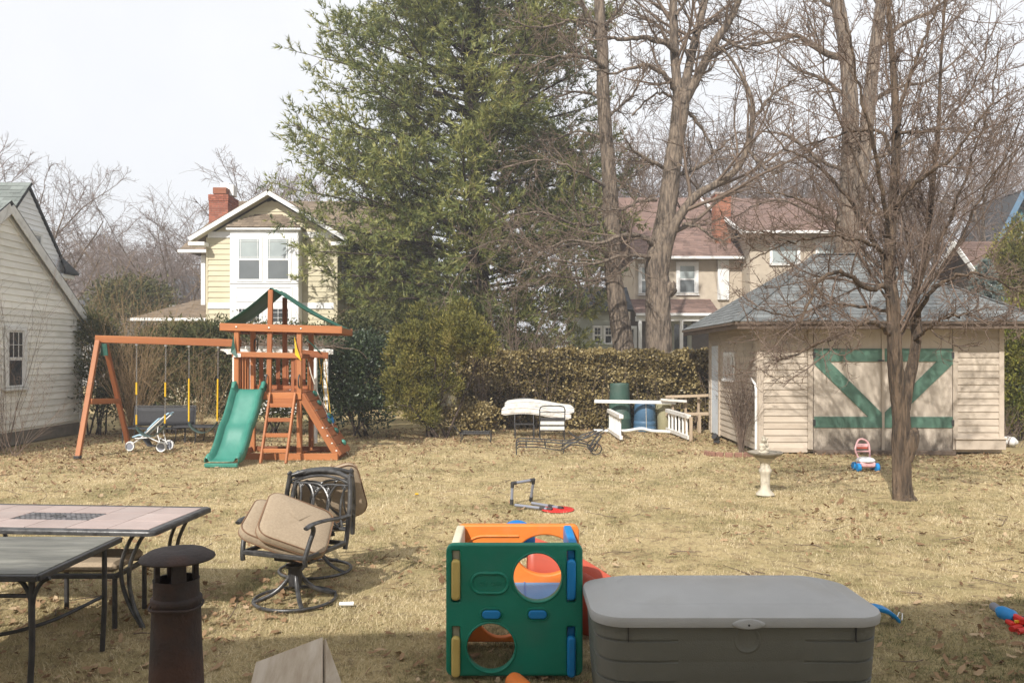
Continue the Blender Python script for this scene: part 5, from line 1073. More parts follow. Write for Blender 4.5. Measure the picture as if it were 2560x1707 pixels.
# posts
for x, y in ((XL, FYt), (XR, FYt), (XL + RS, BYt), (XR + RS, BYt)): bar('post', (x, y, 0), (x, y, 2.46), .09, .09, CE, ps)
bar('ridge_post', (XM - .04, FYt - .005, 1.22), (XM, FYt - .005, 3.20), .09, .06, CE, ps)
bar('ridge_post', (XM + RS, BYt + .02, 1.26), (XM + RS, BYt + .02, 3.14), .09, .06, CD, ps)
# roof frame
ex0, ex1 = -5.49, -3.19
bar('roof_beam', (ex0, FYt - .07, 2.50), (ex1, FYt - .07, 2.44), .035, .14, CE, ps)
bar('roof_beam', (ex0 + RS, BYt + .09, 2.47), (ex1 + RS, BYt + .09, 2.43), .035, .14, CD, ps)
bar('roof_side_beam', (ex0 + .02, FYt - .05, 2.49), (ex0 + .02 + RS, BYt + .07, 2.47), .035, .12, CD, ps)
bar('roof_side_beam', (ex1 - .02, FYt - .05, 2.43), (ex1 - .02 + RS, BYt + .07, 2.42), .035, .12, CE, ps)
for px in (590, 672, 752): MB().lathe([(0, 0), (.016, 0), (.016, .008), (.004, .012)], 10, M=Matrix.Translation((PX(px, 15.0), FYt - .088, 2.50 - (px - 553) * .0002)) @ Matrix.Rotation(R(90), 4, 'X')).o('bolt', M_['chain'], ps, 40)
# tarp halves, sagging
for s, nm in ((-1, ex0), (1, ex1)):
    rows = []
    for i in range(13):
        t = i / 12; row = []
        for j in range(9):
            w = j / 8; y = FYt - .03 + (BYt + .04 - FYt) * w; xr = RS * w
            x = (XM + xr) + (nm - XM) * t; z = 3.235 + (2.53 - (.06 if s > 0 else 0) - 3.235) * t - .055 * math.sin(math.pi * t) * (1 + .35 * math.sin(6.3 * w)) + .012 * math.sin(19 * w + 3 * t)
            row.append((x, y, z))
        rows.append(row)
    mb = MB().surf(rows); o = mb.o('tarp', M_['tarp'], ps, 60); sm = o.modifiers.new('solid', 'SOLIDIFY'); sm.thickness = .006
# deck, rails
zd = 1.25
for k in range(8):
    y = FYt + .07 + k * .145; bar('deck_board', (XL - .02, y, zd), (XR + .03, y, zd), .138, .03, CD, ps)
bar('deck_rim', (XL - .04, FYt - .06, zd - .05), (XR + .05, FYt - .06, zd - .05), .035, .13, CE, ps)
bar('deck_rim', (XR + .06, FYt, zd - .05), (XR + .06 + RS, BYt, zd - .05), .035, .13, CD, ps)
bar('deck_rim', (XL - .06, FYt, zd - .05), (XL - .06 + RS, BYt, zd - .05), .035, .13, CD, ps)
bar('rail', (XL - .07, FYt - .065, 1.985), (XR + .07, FYt - .065, 1.955), .035, .10, CE, ps)
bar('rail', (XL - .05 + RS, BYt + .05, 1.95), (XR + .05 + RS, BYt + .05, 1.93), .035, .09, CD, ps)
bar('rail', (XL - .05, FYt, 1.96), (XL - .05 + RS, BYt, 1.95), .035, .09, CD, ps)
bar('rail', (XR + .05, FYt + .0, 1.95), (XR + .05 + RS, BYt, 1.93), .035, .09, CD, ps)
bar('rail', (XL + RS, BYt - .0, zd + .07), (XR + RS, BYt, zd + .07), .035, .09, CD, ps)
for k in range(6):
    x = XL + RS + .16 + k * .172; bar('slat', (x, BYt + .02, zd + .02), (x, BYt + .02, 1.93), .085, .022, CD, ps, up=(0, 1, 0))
for k in range(5):
    y = FYt + .17 + k * .19; x = XL - .03 + RS * (y - FYt) / 1.15; bar('slat', (x, y, zd + .02), (x, y, 1.94), .022, .09, CE, ps, up=(0, 1, 0))
for k in range(2):
    y = FYt + .72 + k * .2; x = XR + .03 + RS * (y - FYt) / 1.15; bar('slat', (x, y, zd + .02), (x, y, 1.92), .022, .08, CE, ps, up=(0, 1, 0))
bar('slat', (XR - .13, FYt - .0, zd - .1), (XR - .13, FYt, 1.93), .06, .022, CD, ps, up=(0, 1, 0))
# grab handles
for x in (XM - .06, XR + .01):
    MB().tube([(x, FYt - .06, 1.36), (x - .005, FYt - .10, 1.40), (x - .005, FYt - .11, 1.48), (x, FYt - .10, 1.56), (x + .005, FYt - .06, 1.60)], .014, 8).o('grab_handle', M_['iron'], ps, 50)
# name plate, flag on the right and dark flag on the left
MB().box((XL + .03, FYt - .088, 1.965), (.14, .006, .07), None, .002).o('name_plate', M_['whitepaint'], ps)
MB().add([(XR - .075, FYt - .09, 2.33), (XR - .06, FYt - .09, 1.97), (XR + .065, FYt - .12, 1.86), (XR - .02, FYt - .10, 2.10)], [(0, 1, 3), (1, 2, 3)]).o('flag', M_['yellow'], ps)
MB().add([(XL - .035, FYt - .10, 2.36), (XL - .08, FYt - .12, 2.02), (XL + .055, FYt - .14, 1.92), (XL - .0, FYt - .10, 2.1)], [(0, 1, 2, 3)]).o('flag', M_['dkgreen'], ps)
# steering wheel inside
sw = P(640, 862, 15.9)
MB().tube([sw + V3(.0, .12 * math.cos(a), .12 * math.sin(a)) for a in np.linspace(0, 6.283, 20)[:-1]], .013, 7, closed=True).o('steering_wheel', M_['iron'], ps, 60)
# ground frame
bar('ground_beam', (PX(598, 15.15), FYt - .07, .06), (PX(848, 15.15), FYt - .07, .06), .04, .13, CE, ps)
bar('ground_beam', (XL + RS, BYt + .05, .06), (PX(866, 16.2), BYt - .05, .06), .04, .12, CD, ps)
bar('ground_beam', (XL - .03, FYt, .06), (XL - .03 + RS, BYt, .06), .04, .12, CD, ps)
bar('ground_beam', (PX(846, 15.15), FYt - .05, .06), (PX(866, 16), BYt - .1, .06), .04, .12, CD, ps)
bar('brace', (XR - .02, FYt + .1, .10), (PX(800, 16.2), BYt, .05), .05, .05, CD, ps)
# ladder
lt, lb = FYt - .09, 14.5
for xt, xb in ((-4.535, -4.56), (-4.065, -4.10)):
    bar('ladder_rail', (xb, lb, .0), (xt, lt, 1.26), .038, .085, CE, ps, up=(0, 1, 0))
    MB().box((xt, lt - .03, 1.20), (.05, .03, .07), None, .004).o('bracket', M_['iron'], ps)
for cy in (1010, 1120, 1235, 1350):
    py = 680 + cy * .3316; t = (1159 - py) / (1159 - 983); z = t * 1.26; y = lb + (lt - lb) * t
    bar('rung', (-4.55, y, z), (-4.08, y, z), .035, .075, CE, ps)
bar('ladder_plate', (-4.52, lt + .02, 1.10), (-4.08, lt + .02, 1.10), .03, .13, CE, ps)
# climbing ramp to the right
ra, rb = V3(XR + .03, FYt - .02, 1.22), V3(PX(846, 15.1), FYt - .02, .05)
bar('ramp_beam', ra, rb, .05, .13, CE, ps); bar('ramp_beam', ra + V3(0, .82, 0), rb + V3(0, .82, 0), .05, .13, CD, ps)
dv = (rb - ra); n6 = 7; nrm = V3(-dv.z, 0, dv.x).normalized(); nrm = nrm if nrm.z > 0 else -nrm
for k in range(n6):
    c = ra + dv * ((k + .5) / n6) + nrm * .075; bar('ramp_board', c + V3(0, .0, 0), c + V3(0, .84, 0), dv.length / n6 - .012, .024, CD, ps, up=nrm)
rg = random.Random(5)
for k, (t, y) in enumerate(((.05, .55), (.2, .45), (.42, .62), (.5, .4), (.66, .5), (.86, .52))):
    c = ra + dv * t + nrm * .10 + V3(0, y, 0)
    MB().lathe([(.0, 0), (.055, 0), (.058, .018), (.045, .04), (.015, .055)], 10, M=frame(dv.normalized(), (0, 1, 0), nrm, c), wob=lambda a, z: .18 * math.sin(2 * a + 1) + .1 * math.sin(3 * a)).o('climbing_hold', M_['slide'] if k in (0, 5) else M_['dkgreen'], ps, 50)
for t in (.55, .68, .8, .92): MB().box(ra + dv * t + V3(.03, -.03, .03), (.03, .012, .02)).o('clip', M_['whitepaint'], ps)
# slide: wavy bed with raised sides
def slide_path(t):
    pts = [(0, 15.12, 1.30), (.06, 15.02, 1.285), (.3, 14.78, .93), (.45, 14.64, .73), (.55, 14.54, .62), (.72, 14.38, .37), (.86, 14.2, .165), (.94, 14.08, .11), (1, 13.98, .10)]
    a = catmull([(p[1], p[2]) for p in pts], 40); i = t * 39; k = min(int(i), 38); f = i - k; q = a[k] * (1 - f) + a[k + 1] * f; return q
prof = [(-.29, -.02), (-.292, .06), (-.285, .115), (-.265, .13), (-.245, .115), (-.225, .03), (-.20, .004), (-.1, 0), (0, 0), (.1, 0), (.20, .004), (.225, .03), (.245, .115), (.265, .13), (.285, .115), (.292, .06), (.29, -.02)]
rows = []
for i in range(40):
    q = slide_path(i / 39); q2 = slide_path(min(1, i / 39 + .02)); q1 = slide_path(max(0, i / 39 - .02)); tg = V3(0, q2[0] - q1[0], q2[1] - q1[1]).normalized(); nn = V3(1, 0, 0).cross(tg); nn = nn if nn.z > 0 else -nn
    cx = -4.93 + (-5.08 + 4.93) * i / 39; hs = 1.25 if i < 4 else (1.0 if i < 36 else 1.0 - .12 * (i - 35))
    rows.append([tuple(V3(cx + a, q[0], q[1]) + nn * (b * hs)) for a, b in prof])
sl = MB().surf(rows).o('slide', M_['slide'], ps, 50); sm = sl.modifiers.new('solid', 'SOLIDIFY'); sm.thickness = .012; sm.offset = -1
MB().box((-5.08, 14.0, .045), (.58, .12, .07), None, .012).o('slide_foot', M_['slide'], sl)
for s in (-.28, .28): MB().tube([(-4.93 + s, 15.10, 1.30), (-4.93 + s, 15.06, 1.42), (-4.93 + s * .98, 14.98, 1.44), (-4.93 + s * .98, 14.90, 1.34)], [.03, .045, .045, .03], 10).o('slide_hood', M_['slide'], sl, 60)
# side arm with its little dark canopy board
bar('side_arm', (XR - .3, 15.72, 2.03), (PX(821, 15.8), 15.78, 1.955), .05, .13, CD, ps)
bar('arm_brace', (XR - .02, 15.70, 2.28), (PX(803, 15.8), 15.74, 2.02), .10, .02, M_['dkgreen'], ps)
# swing beam and A-frame
BA, BB = V3(-8.47, 16.3, 2.30), V3(-5.27, 15.52, 2.20)
bar('swing_beam', BA, BB, .09, .145, CE, ps)
ap = V3(-8.36, 16.27, 2.26)
f0, f1 = V3(PX(194, 15.2), 15.2, 0), V3(PX(321, 17.6), 17.6, 0)
bar('frame_leg', f0, ap + V3(-.02, -.08, .0), .09, .09, CE, ps); bar('frame_leg', f1, ap + V3(.06, .06, -.06), .09, .09, CD, ps)
MB().prism([(-.05, 0), (.05, 0), (.075, -.24), (-.075, -.24)], -.012, .012, frame((1, 0, 0), (0, 0, 1), (0, -1, 0), ap + V3(.10, -.06, -.06))).o('bracket', M_['dkgreen'], ps)
ta, tb = .47, .44
bar('cross_brace', f0.lerp(ap, ta) + V3(.05, -.02, 0), f1.lerp(ap, tb) + V3(.05, .05, 0), .04, .11, CE, ps)
for f in (f0, f1): MB().box((f.x, f.y, .03), (.11, .11, .06), None, .008).o('leg_foot', M_['iron'], ps)

# ---- swings: belt seats on chains, hanging from the beam
def chain(parent, p0, p1, sleeves, name='chain'):
    p0, p1 = Vector(p0), Vector(p1); d = p1 - p0; L = d.length; d.normalize(); n = int(L / .034); mb = MB()
    for i in range(n):
        c = p0 + d * (i * .034 + .017); e = V3(1, 0, 0) if i % 2 else V3(0, 1, 0)
        mb.tube([c + d * (.022 * math.cos(a)) + e * (.011 * math.sin(a)) for a in np.linspace(0, 6.283, 9)[:-1]], .0042, 4, closed=True)
    ch_ = mb.o(name, M_['chain'], parent, 60)
    for (a, b) in sleeves:
        k = 22; q0, q1 = p0 + d * (L * a), p0 + d * (L * b)
        MB().tube([q0.lerp(q1, i / k) for i in range(k + 1)], [.0155 + .004 * (i % 2) for i in range(k + 1)], 8).o('chain_sleeve', M_['yellow'], ch_, 30)
    MB().box(p0 + V3(0, 0, .0), (.05, .03, .05), None, .006).o('hanger', M_['chain'], ch_)
def beam_pt(px):
    for i in range(400):
        p = BA.lerp(BB, i / 400)
        if 1280 + p.x / p.y * 2000 >= px: return p - V3(0, 0, .09)
    return BB
M_['belt'] = mat('dark_green_belt', (.03, .06, .05), (.045, .075, .062), 6, .5)
for label, (pa, pb), (yb_a, yb_b), slv in (('left belt swing with broken yellow chain sleeves nearest the A frame', (340.7, 414), (1067, 1064), (((.46, .61), (.85, .97)), ((.46, .64), (.86, .97)))),
                                           ('right belt swing with long yellow chain sleeves next to the slide', (472, 545), (1057, 1056), (((.42, .98),), ((.42, .98),)))):
    a, b = beam_pt(pa), beam_pt(pb); sw_ = thing('belt_swing', label, 'swing', ((a.x + b.x) / 2, (a.y + b.y) / 2, 0), 'belt swings hanging from the playset beam')
    ea, eb = V3(a.x + .005, a.y - .02, PZ(yb_a, a.y)), V3(b.x - .01, b.y - .02, PZ(yb_b, b.y))
    chain(sw_, a, ea, slv[0]); chain(sw_, b, eb, slv[1]); rows = []
    for i in range(17):
        t = i / 16; p = ea.lerp(eb, t); s_ = math.sin(math.pi * t); p.z -= .20 * s_ ** .7; w = .05 + .035 * min(1, s_ * 1.6)
        rows.append([tuple(p + V3(0, y, 0)) for y in (-w, -w * .4, w * .4, w)])
    o = MB().surf(rows).o('seat', M_['belt'], sw_, 60); sm = o.modifiers.new('s', 'SOLIDIFY'); sm.thickness = .012
# ---- blue disc swing on yellow ropes, off the side arm
dsw = thing('disc_swing', 'blue disc swing on crossed yellow ropes at the playset right side', 'swing', (PX(826, 15.8), 15.8, 0))
c = P(824, 1046, 15.75); M = Matrix.Translation(c) @ Matrix.Rotation(R(62), 4, 'Y') @ Matrix.Rotation(R(15), 4, 'X')
MB().lathe([(.0, -.03), (.10, -.03), (.125, -.01), (.125, .012), (.10, .03), (.03, .042), (.0, .045)], 20, M=M).o('seat', M_['blue'], dsw, 50)
for (pa, pb) in (((797, 892), (818, 1032)), ((811, 890), (826, 1034)), ((811, 892), (800, 960))):
    MB().tube([P(*pa, 15.78), P((pa[0] + pb[0]) / 2 - 1, (pa[1] + pb[1]) / 2, 15.77), P(*pb, 15.75)], .009, 6).o('rope', M_['yrope'], dsw)
for px in (797, 811): chain(dsw, P(px, 878, 15.78), P(px, 894, 15.78), ())
# pale climbing rope along the ramp
rp = MB().tube([P(756, 890, 15.9), P(770, 900, 15.8), P(778, 935, 15.75), P(795, 985, 15.75), P(820, 1040, 15.7), P(848, 1096, 15.6), P(866, 1125, 15.6), P(871, 1136, 15.7), P(858, 1122, 15.7)], .011, 7)
tag(rp.o('climbing_rope', M_['rope'], None, 60), 'pale climbing rope hanging down along the playset ramp', 'rope')

# ---- white pergola behind the tower
pg = thing('pergola', 'white pergola with scrolled beam ends behind the playset tower', 'pergola', (PX(690, 17.9), 17.9, 0))
yb = 17.9; zb = PZ(879, yb)
bar('beam', (PX(572, yb), yb, zb), (PX(806, yb), yb, zb - .01), .05, .12, M_['whiteworn'], pg)
for px, s in ((572, -1), (806, 1)):
    x = PX(px, yb); MB().prism([(0, .06), (s * .17, .06), (s * .19, .03), (s * .12, .015), (s * .06, -.02), (s * .03, -.058), (0, -.06)][::s], -.025, .025, frame((1, 0, 0), (0, 0, 1), (0, -1, 0), (x, yb, zb))).o('beam_end', M_['whiteworn'], pg)
bar('beam', (PX(572, yb) - .1, yb + 1.1, zb), (PX(806, yb), yb + 1.1, zb), .05, .12, M_['whiteworn'], pg)
for px in (588, 787):
    for dy in (0, 1.1): bar('post', (PX(px, yb), yb + dy, 0), (PX(px, yb), yb + dy, zb), .10, .10, M_['whiteworn'], pg)
for k in range(7): x = PX(590, yb) + k * .28; bar('cross_rafter', (x, yb - .2, zb + .09), (x, yb + 1.3, zb + .09), .03, .06, M_['whiteworn'], pg)
rv = np.random.RandomState(70); n = 110
s = np.stack([PX(580, yb) + 2.1 * rv.rand(n), yb - .1 + 1.2 * rv.rand(n), np.full(n, zb + .12)], -1)
p, q = grow(s, np.stack([rv.normal(size=n), rv.normal(size=n) * .5, .12 + .2 * rv.rand(n)], -1), .5 + .7 * rv.rand(n), np.full(n, .008), np.full(n, .004), 8, .22, -.005, rv); v, f = tubes(p, q, 4, rv)
vt = thing('vine_tangle', 'tangle of brown bare vines lying on the white pergola', 'vine', (PX(690, yb), yb + .5, zb)); obj('stems', np_mesh('stems', v, f), M_['twig'], vt)
# ================================================================ patio furniture in the foreground
M_['tile'] = mat('pinkish_stone_tile', (.43, .335, .30), (.36, .275, .245), 5, .38, .08, 30, var=.10, c3=(.5, .42, .38), s3=2.5, a3=.5, spec=.5)
M_['mosaic'] = mat('dark_mosaic', (.06, .06, .065), (.15, .14, .14), 30, .45, var=.5)
M_['grout'] = mat('tile_grout', (.16, .14, .13), (.12, .105, .095), 20, .9)
M_['tabletop'] = mat('weathered_grey_slab', (.20, .195, .165), (.10, .10, .085), 5, .55, .3, 30, (.35, 2.2, 1), c3=(.30, .29, .25), s3=6, a3=.6)
M_['rust'] = mat('rusty_dark_iron', (.055, .042, .038), (.035, .027, .025), 6, .75, .5, 60, c3=(.10, .045, .028), s3=4, a3=.6)
M_['ply'] = mat('plywood', (.52, .44, .34), (.38, .30, .215), 5, .8, .25, 40, (4, 1, .8), c3=(.58, .51, .42), s3=3, a3=.6)
# ---- tiled table
T1M = Matrix.Translation((-2.51, 5.60, 0)) @ Matrix.Rotation(R(-4.5), 4, 'Z')   # local x to the left is negative, origin near right corner
t1 = thing('tiled_table', 'bronze framed patio table topped with pinkish stone tiles', 'table', (-3.5, 6.1, 0))
TL, TW, TZ = 2.0, .93, .72
ed = MB(); w = .065
poly = rrect(-TL, 0, 0, TW, .05, 4); inner = rrect(-TL + w, w, -w, TW - w, .01, 4)
n = len(poly); prof = [(0, -.032), (1, -.034), (1, -.012), (.94, -.002), (.80, .004), (.70, .0), (.60, .003), (0, .002)]
rows = []
for (t, z) in prof: rows.append([(inner[i][0] + (poly[i][0] - inner[i][0]) * t, inner[i][1] + (poly[i][1] - inner[i][1]) * t, TZ + z) for i in range(n)])
MB().surf(rows, closed=True).o('table_rim', M_['bronze'], t1, 40, T1M)
MB().box((-TL / 2, TW / 2, TZ - .014), (TL - 2 * w + .01, TW - 2 * w + .01, .02)).o('tile_bed', M_['grout'], t1, None, T1M)
nxT, nyT = 6, 3; tw, td = (TL - 2 * w) / nxT, (TW - 2 * w) / nyT; tm = MB().box((0, 0, 0), (tw - .006, td - .006, .012), None, .002).mesh('tile'); tm.materials.append(M_['tile'])
for i in range(nxT):
    for j in range(nyT):
        if j == 1 and i in (2, 3): continue
        put(bpy.data.objects.new('tile', tm), t1, T1M @ Matrix.Translation((-TL + w + (i + .5) * tw, w + (j + .5) * td, TZ - .001 + random.uniform(-.0008, .0008))))
sm_ = MB().box((0, 0, 0), (.036, .024, .010), None, .002).mesh('mosaic_stone'); sm_.materials.append(M_['mosaic'])
cx, cy = -TL / 2, TW / 2
for i in range(15):
    for j in range(9):
        x, y = (i - 7) * .041, (j - 4) * .029
        if x * x + y * y < .045 ** 2: continue
        put(bpy.data.objects.new('mosaic_stone', sm_), t1, T1M @ Matrix.Translation((cx + x + (.02 if j % 2 else 0) - .01, cy + y, TZ - .001)))
MB().lathe([(.045, -.01), (.045, .006), (.032, .008), (.030, .002), (.0, .002)], 20, (cx, cy, TZ)).o('umbrella_hole_ring', M_['bronze'], t1, 40, T1M)
def cab_leg(t, M, x, y, sx, sy):
    for k in (0, 1):
        ox = .0 if k == 0 else .075
        pts = [(x - sx * ox, y, TZ - .03), (x - sx * (.05 + ox), y, .62), (x - sx * (.115 + ox * .9), y + sy * .0, .47), (x - sx * (.125 + ox * .7), y, .32), (x - sx * (.09 + ox * .4), y, .16), (x - sx * (.03 + ox * .15), y, .03), (x - sx * (.02 + ox * .1), y, .0)]
        c = catmull(pts, 20); MB().tube([tuple(p) for p in c], .018, 8, flat=.8).o('leg', M_['bronze'], t, 50, M)
for x, sx in ((-.12, 1), (-TL + .12, -1)):
    for y, sy in ((.12, 1), (TW - .12, -1)): cab_leg(t1, T1M, x, y, sx, sy)
for y in (.14, TW - .14): MB().box((-TL / 2, y, TZ - .045), (TL - .3, .03, .03), None, .004).o('apron', M_['bronze'], t1, None, T1M)
# ---- grey-topped table in front
t2 = thing('grey_table', 'black framed patio table with weathered grey top at the left edge', 'table', (-3.2, 4.9, 0))
U0, U1, W0, W1_, Z2 = -3.85, -2.63, 4.44, 5.38, .74
MB().box(((U0 + U1) / 2, (W0 + W1_) / 2, Z2 - .008), (U1 - U0 - .03, W1_ - W0 - .03, .016), None, .003).o('table_top', M_['tabletop'], t2)
mb = MB()
for a, b in (((U0, W0), (U1, W0)), ((U1, W0), (U1, W1_)), ((U1, W1_), (U0, W1_)), ((U0, W1_), (U0, W0))): mb.bar((*a, Z2 - .022), (*b, Z2 - .022), .024, .036, .005)
mb.o('table_frame', M_['iron'], t2)
for x, sx in ((U1 - .05, 1), (U0 + .05, -1)):
    for y, sy in ((W0 + .06, 1), (W1_ - .08, -1)):
        MB().tube([(x - sx * .02, y, Z2 - .03), (x - sx * .02, y, .3), (x - sx * .035, y, .0)], .017, 10).o('leg', M_['iron'], t2, 50)
        if sy > 0:
            for s in (-1, 1): MB().tube([tuple(p) for p in catmull([(x - sx * .02 + s * .10, y, Z2 - .035), (x - sx * .02 + s * .055, y, .68), (x - sx * .02 + s * .015, y, .61), (x - sx * .02, y, .52)], 10)], .013, 8).o('leg_brace', M_['iron'], t2, 50)
MB().tube([tuple(p) for p in catmull([(U1 - .08, W1_ - .08, .36), (-2.86, 4.95, .31), (-3.1, 4.78, .28), (-3.3, 4.85, .27), (-3.45, 5.1, .29), (U0 + .08, W1_ - .08, .34)], 24)], .012, 8).o('stretcher', M_['iron'], t2, 50)
MB().tube([(U0 + .06, W0 + .07, .60), (U1 - .07, W0 + .07, .60)], .012, 8).o('stretcher', M_['iron'], t2, 50)
# ---- padded bench pushed under the tiled table
bn = thing('padded_bench', 'low black bench with tan cushion pushed under the tiled table', 'bench', (-3.1, 5.9, 0))
MB().box((-3.14, 5.95, .435), (.60, .46, .07), None, .025).o('cushion', M_['cushion'], bn)
mb = MB()
for y in (5.70, 6.20): mb.bar((-3.46, y, .385), (-2.82, y, .385), .03, .035, .005)
for x in (-3.46, -2.82): mb.bar((x, 5.70, .385), (x, 6.20, .385), .03, .034, .005)
mb.o('seat_frame', M_['iron'], bn)
for x in (-3.44, -2.84):
    for y in (5.72, 6.18): bar('leg', (x, y, 0), (x, y, .37), .03, .03, M_['iron'], bn)

# ---- swivel chairs
def arc(pts, r, n=18, s=8, flat=1.0): return MB().tube([tuple(p) for p in catmull(pts, n)], r, s, flat=flat)
def swivel_chair(name, label, group):
    t = thing(name, label, 'chair', (0, 0, 0), group); m = M_['bronze']; W, D, SZ = .29, .27, .42          # local: front is -y
    ring = [(.32 * math.cos(a), .32 * math.sin(a), .015) for a in np.linspace(0, 2 * math.pi, 41)[:-1]]
    MB().tube(ring, .014, 8, closed=True).o('base_ring', m, t, 60)
    for k in range(4):
        a = R(45 + 90 * k); c, s = math.cos(a), math.sin(a)
        arc([(.03 * c, .03 * s, .235), (.06 * c, .06 * s, .17), (.14 * c, .14 * s, .09), (.23 * c, .23 * s, .045), (.325 * c, .325 * s, .02)], .018, 14, 8, .75).o('base_leg', m, t, 50)
    MB().lathe([(.0, .12), (.05, .12), (.055, .16), (.055, .26), (.075, .265), (.075, .285), (.035, .29), (.035, .33), (0, .33)], 16).o('pedestal', M_['iron'], t, 40)
    mb = MB(); mb.box((0, 0, .325), (.34, .10, .03), None, .005); mb.box((0, .02, .355), (.26, .16, .02), None, .004)
    for x in (-.15, -.08, .08, .15): mb.lathe([(.0, 0), (.016, 0), (.016, .035), (0, .035)], 8, (x, -.035, .335))
    mb.o('rocker_plate', M_['iron'], t, 40)
    for s in (-1, 1): arc([(s * .05, 0, .34), (s * .12, 0, .345), (s * .19, 0, .37), (s * .22, 0, .41)], .02, 10).o('seat_support', m, t, 50)
    mb = MB()
    for a, b in (((-W, -D), (W, -D)), ((-W, D), (W, D)), ((-W, -D), (-W, D)), ((W, -D), (W, D))): mb.bar((*a, SZ), (*b, SZ), .03, .035, .006)
    for k in range(4): mb.bar((-W, -D + .11 + .11 * k, SZ - .012), (W, -D + .11 + .11 * k, SZ - .012), .028, .008, .002)
    mb.o('seat_frame', m, t)
    yb = lambda z: D + .02 + (z - SZ) * .20
    for s in (-1, 1):
        arc([(s * W, D, SZ - .05), (s * W, yb(.5), .5), (s * (W - .005), yb(.75), .75), (s * (W - .03), yb(.93) + .0, .93), (s * (W - .02), yb(.96), .96)], .021, 14).o('back_stile', m, t, 50)
        arc([(s * W, -D, SZ - .06), (s * W, -D - .005, SZ), (s * (W + .015), -D + .03, .53), (s * (W + .03), -D + .06, .62), (s * (W + .03), -D + .03, .665), (s * (W + .025), -D - .02, .655)], .019, 16).o('arm_post', m, t, 50)
        arc([(s * (W + .025), -D - .03, .652), (s * (W + .03), -D + .04, .672), (s * (W + .025), -.05, .668), (s * (W + .01), .15, .645), (s * W, yb(.64), .635)], .024, 16, 8, .6).o('arm_rest', m, t, 50)
    arc([(-W + .03, yb(.93), .93), (-.14, yb(.965) + .015, .965), (0, yb(.975) + .02, .978), (.14, yb(.965) + .015, .965), (W - .03, yb(.93), .93)], .020, 18).o('back_top_rail', m, t, 50)
    arc([(-W + .02, yb(.9), .885), (-.14, yb(.93), .925), (0, yb(.94), .94), (.14, yb(.93), .925), (W - .02, yb(.9), .885)], .012, 16).o('back_rail', m, t, 50)
    arc([(-W, yb(.52), .52), (0, yb(.53), .53), (W, yb(.52), .52)], .014, 10).o('back_rail', m, t, 50)
    for s in (-1, 1):      # interlaced loops with scrolled ends
        for (x0, x1, x2, x3) in ((-.24, -.07, -.05, -.20), (-.20, .08, .10, -.02), (-.27, -.20, -.14, -.24)):
            arc([(s * x0, yb(.86), .87), (s * (x0 * .35 + x1 * .65), yb(.87), .86), (s * x1, yb(.74), .74), (s * (x1 * .8 + x3 * .2), yb(.62), .62), (s * x3, yb(.53), .53)], .010, 16, 6).o('back_scroll', m, t, 50)
        sp = [(s * (.215 - .024 * (1 - k / 14) * math.cos(k * .75)), yb(.86), .845 + .024 * (1 - k / 14) * math.sin(k * .75)) for k in range(14)]
        MB().tube(sp, .007, 6).o('back_spiral', m, t, 50)
        sp = [(s * (.055 - .024 * (1 - k / 14) * math.cos(k * .75)), yb(.84), .82 + .024 * (1 - k / 14) * math.sin(k * .75)) for k in range(14)]
        MB().tube(sp, .007, 6).o('back_spiral', m, t, 50)
    return t
def cushion(name, label, M, w, d, h, r=.06, group=None, cat='cushion'):
    "boxy seat cushion with rounded outline, domed faces and piping along both seams"
    t = thing(name, label, cat, M.translation, group); out = rrect(-w / 2, -d / 2, w / 2, d / 2, r, 5); n = len(out); rows = []
    for (k, z) in ((.0, -h * .5), (.55, -h * .5), (.9, -h * .44), (.985, -h * .33), (1.0, -h * .15), (1.0, h * .15), (.985, h * .33), (.9, h * .44), (.55, h * .53), (.0, h * .56)):
        rows.append([(x * k, y * k, z + .006 * math.sin(9 * x + 3) * math.sin(8 * y)) for x, y in out])
    MB().surf(rows, closed=True).o('cover', M_['cushion'], t, 70, M)
    for z in (-h * .33, h * .33): MB().tube([(x * .992, y * .992, z) for x, y in out], .0055, 6, closed=True).o('piping', M_['piping'], t, 60, M)
    return t
c1 = swivel_chair('swivel_chair', 'bronze swivel chair holding two tan cushions, facing the viewer', 'bronze swivel chairs on the lawn')
c2 = copy_tree(c1); tag(c2, 'bronze swivel chair seen from behind, back to back with the cushioned one')
c1.matrix_basis = Matrix.Translation((-1.735, 6.40, 0)) @ Matrix.Rotation(R(-21), 4, 'Z')
c2.matrix_basis = Matrix.Translation((-1.79, 7.28, 0)) @ Matrix.Rotation(R(201), 4, 'Z')
CM = c1.matrix_basis
cushion('seat_cushion', 'tan cushion lying lower on the front swivel chair', CM @ Matrix.Translation((-.11, -.02, .555)) @ Matrix.Rotation(R(30), 4, 'Y') @ Matrix.Rotation(R(4), 4, 'X') @ Matrix.Rotation(R(28), 4, 'Z'), .60, .56, .095, .10, 'tan cushions on the swivel chairs')
cushion('seat_cushion', 'tan cushion tilted on top of another on the front swivel chair', CM @ Matrix.Translation((.03, -.03, .605)) @ Matrix.Rotation(R(36), 4, 'Y') @ Matrix.Rotation(R(12), 4, 'X') @ Matrix.Rotation(R(34), 4, 'Z'), .56, .52, .095, .10, 'tan cushions on the swivel chairs')
cushion('seat_cushion', 'tan cushion propped upright in the chair seen from behind', c2.matrix_basis @ Matrix.Translation((-.10, .20, .70)) @ Matrix.Rotation(R(78), 4, 'X') @ Matrix.Rotation(R(-16), 4, 'Z'), .60, .50, .09, .10, 'tan cushions on the swivel chairs')

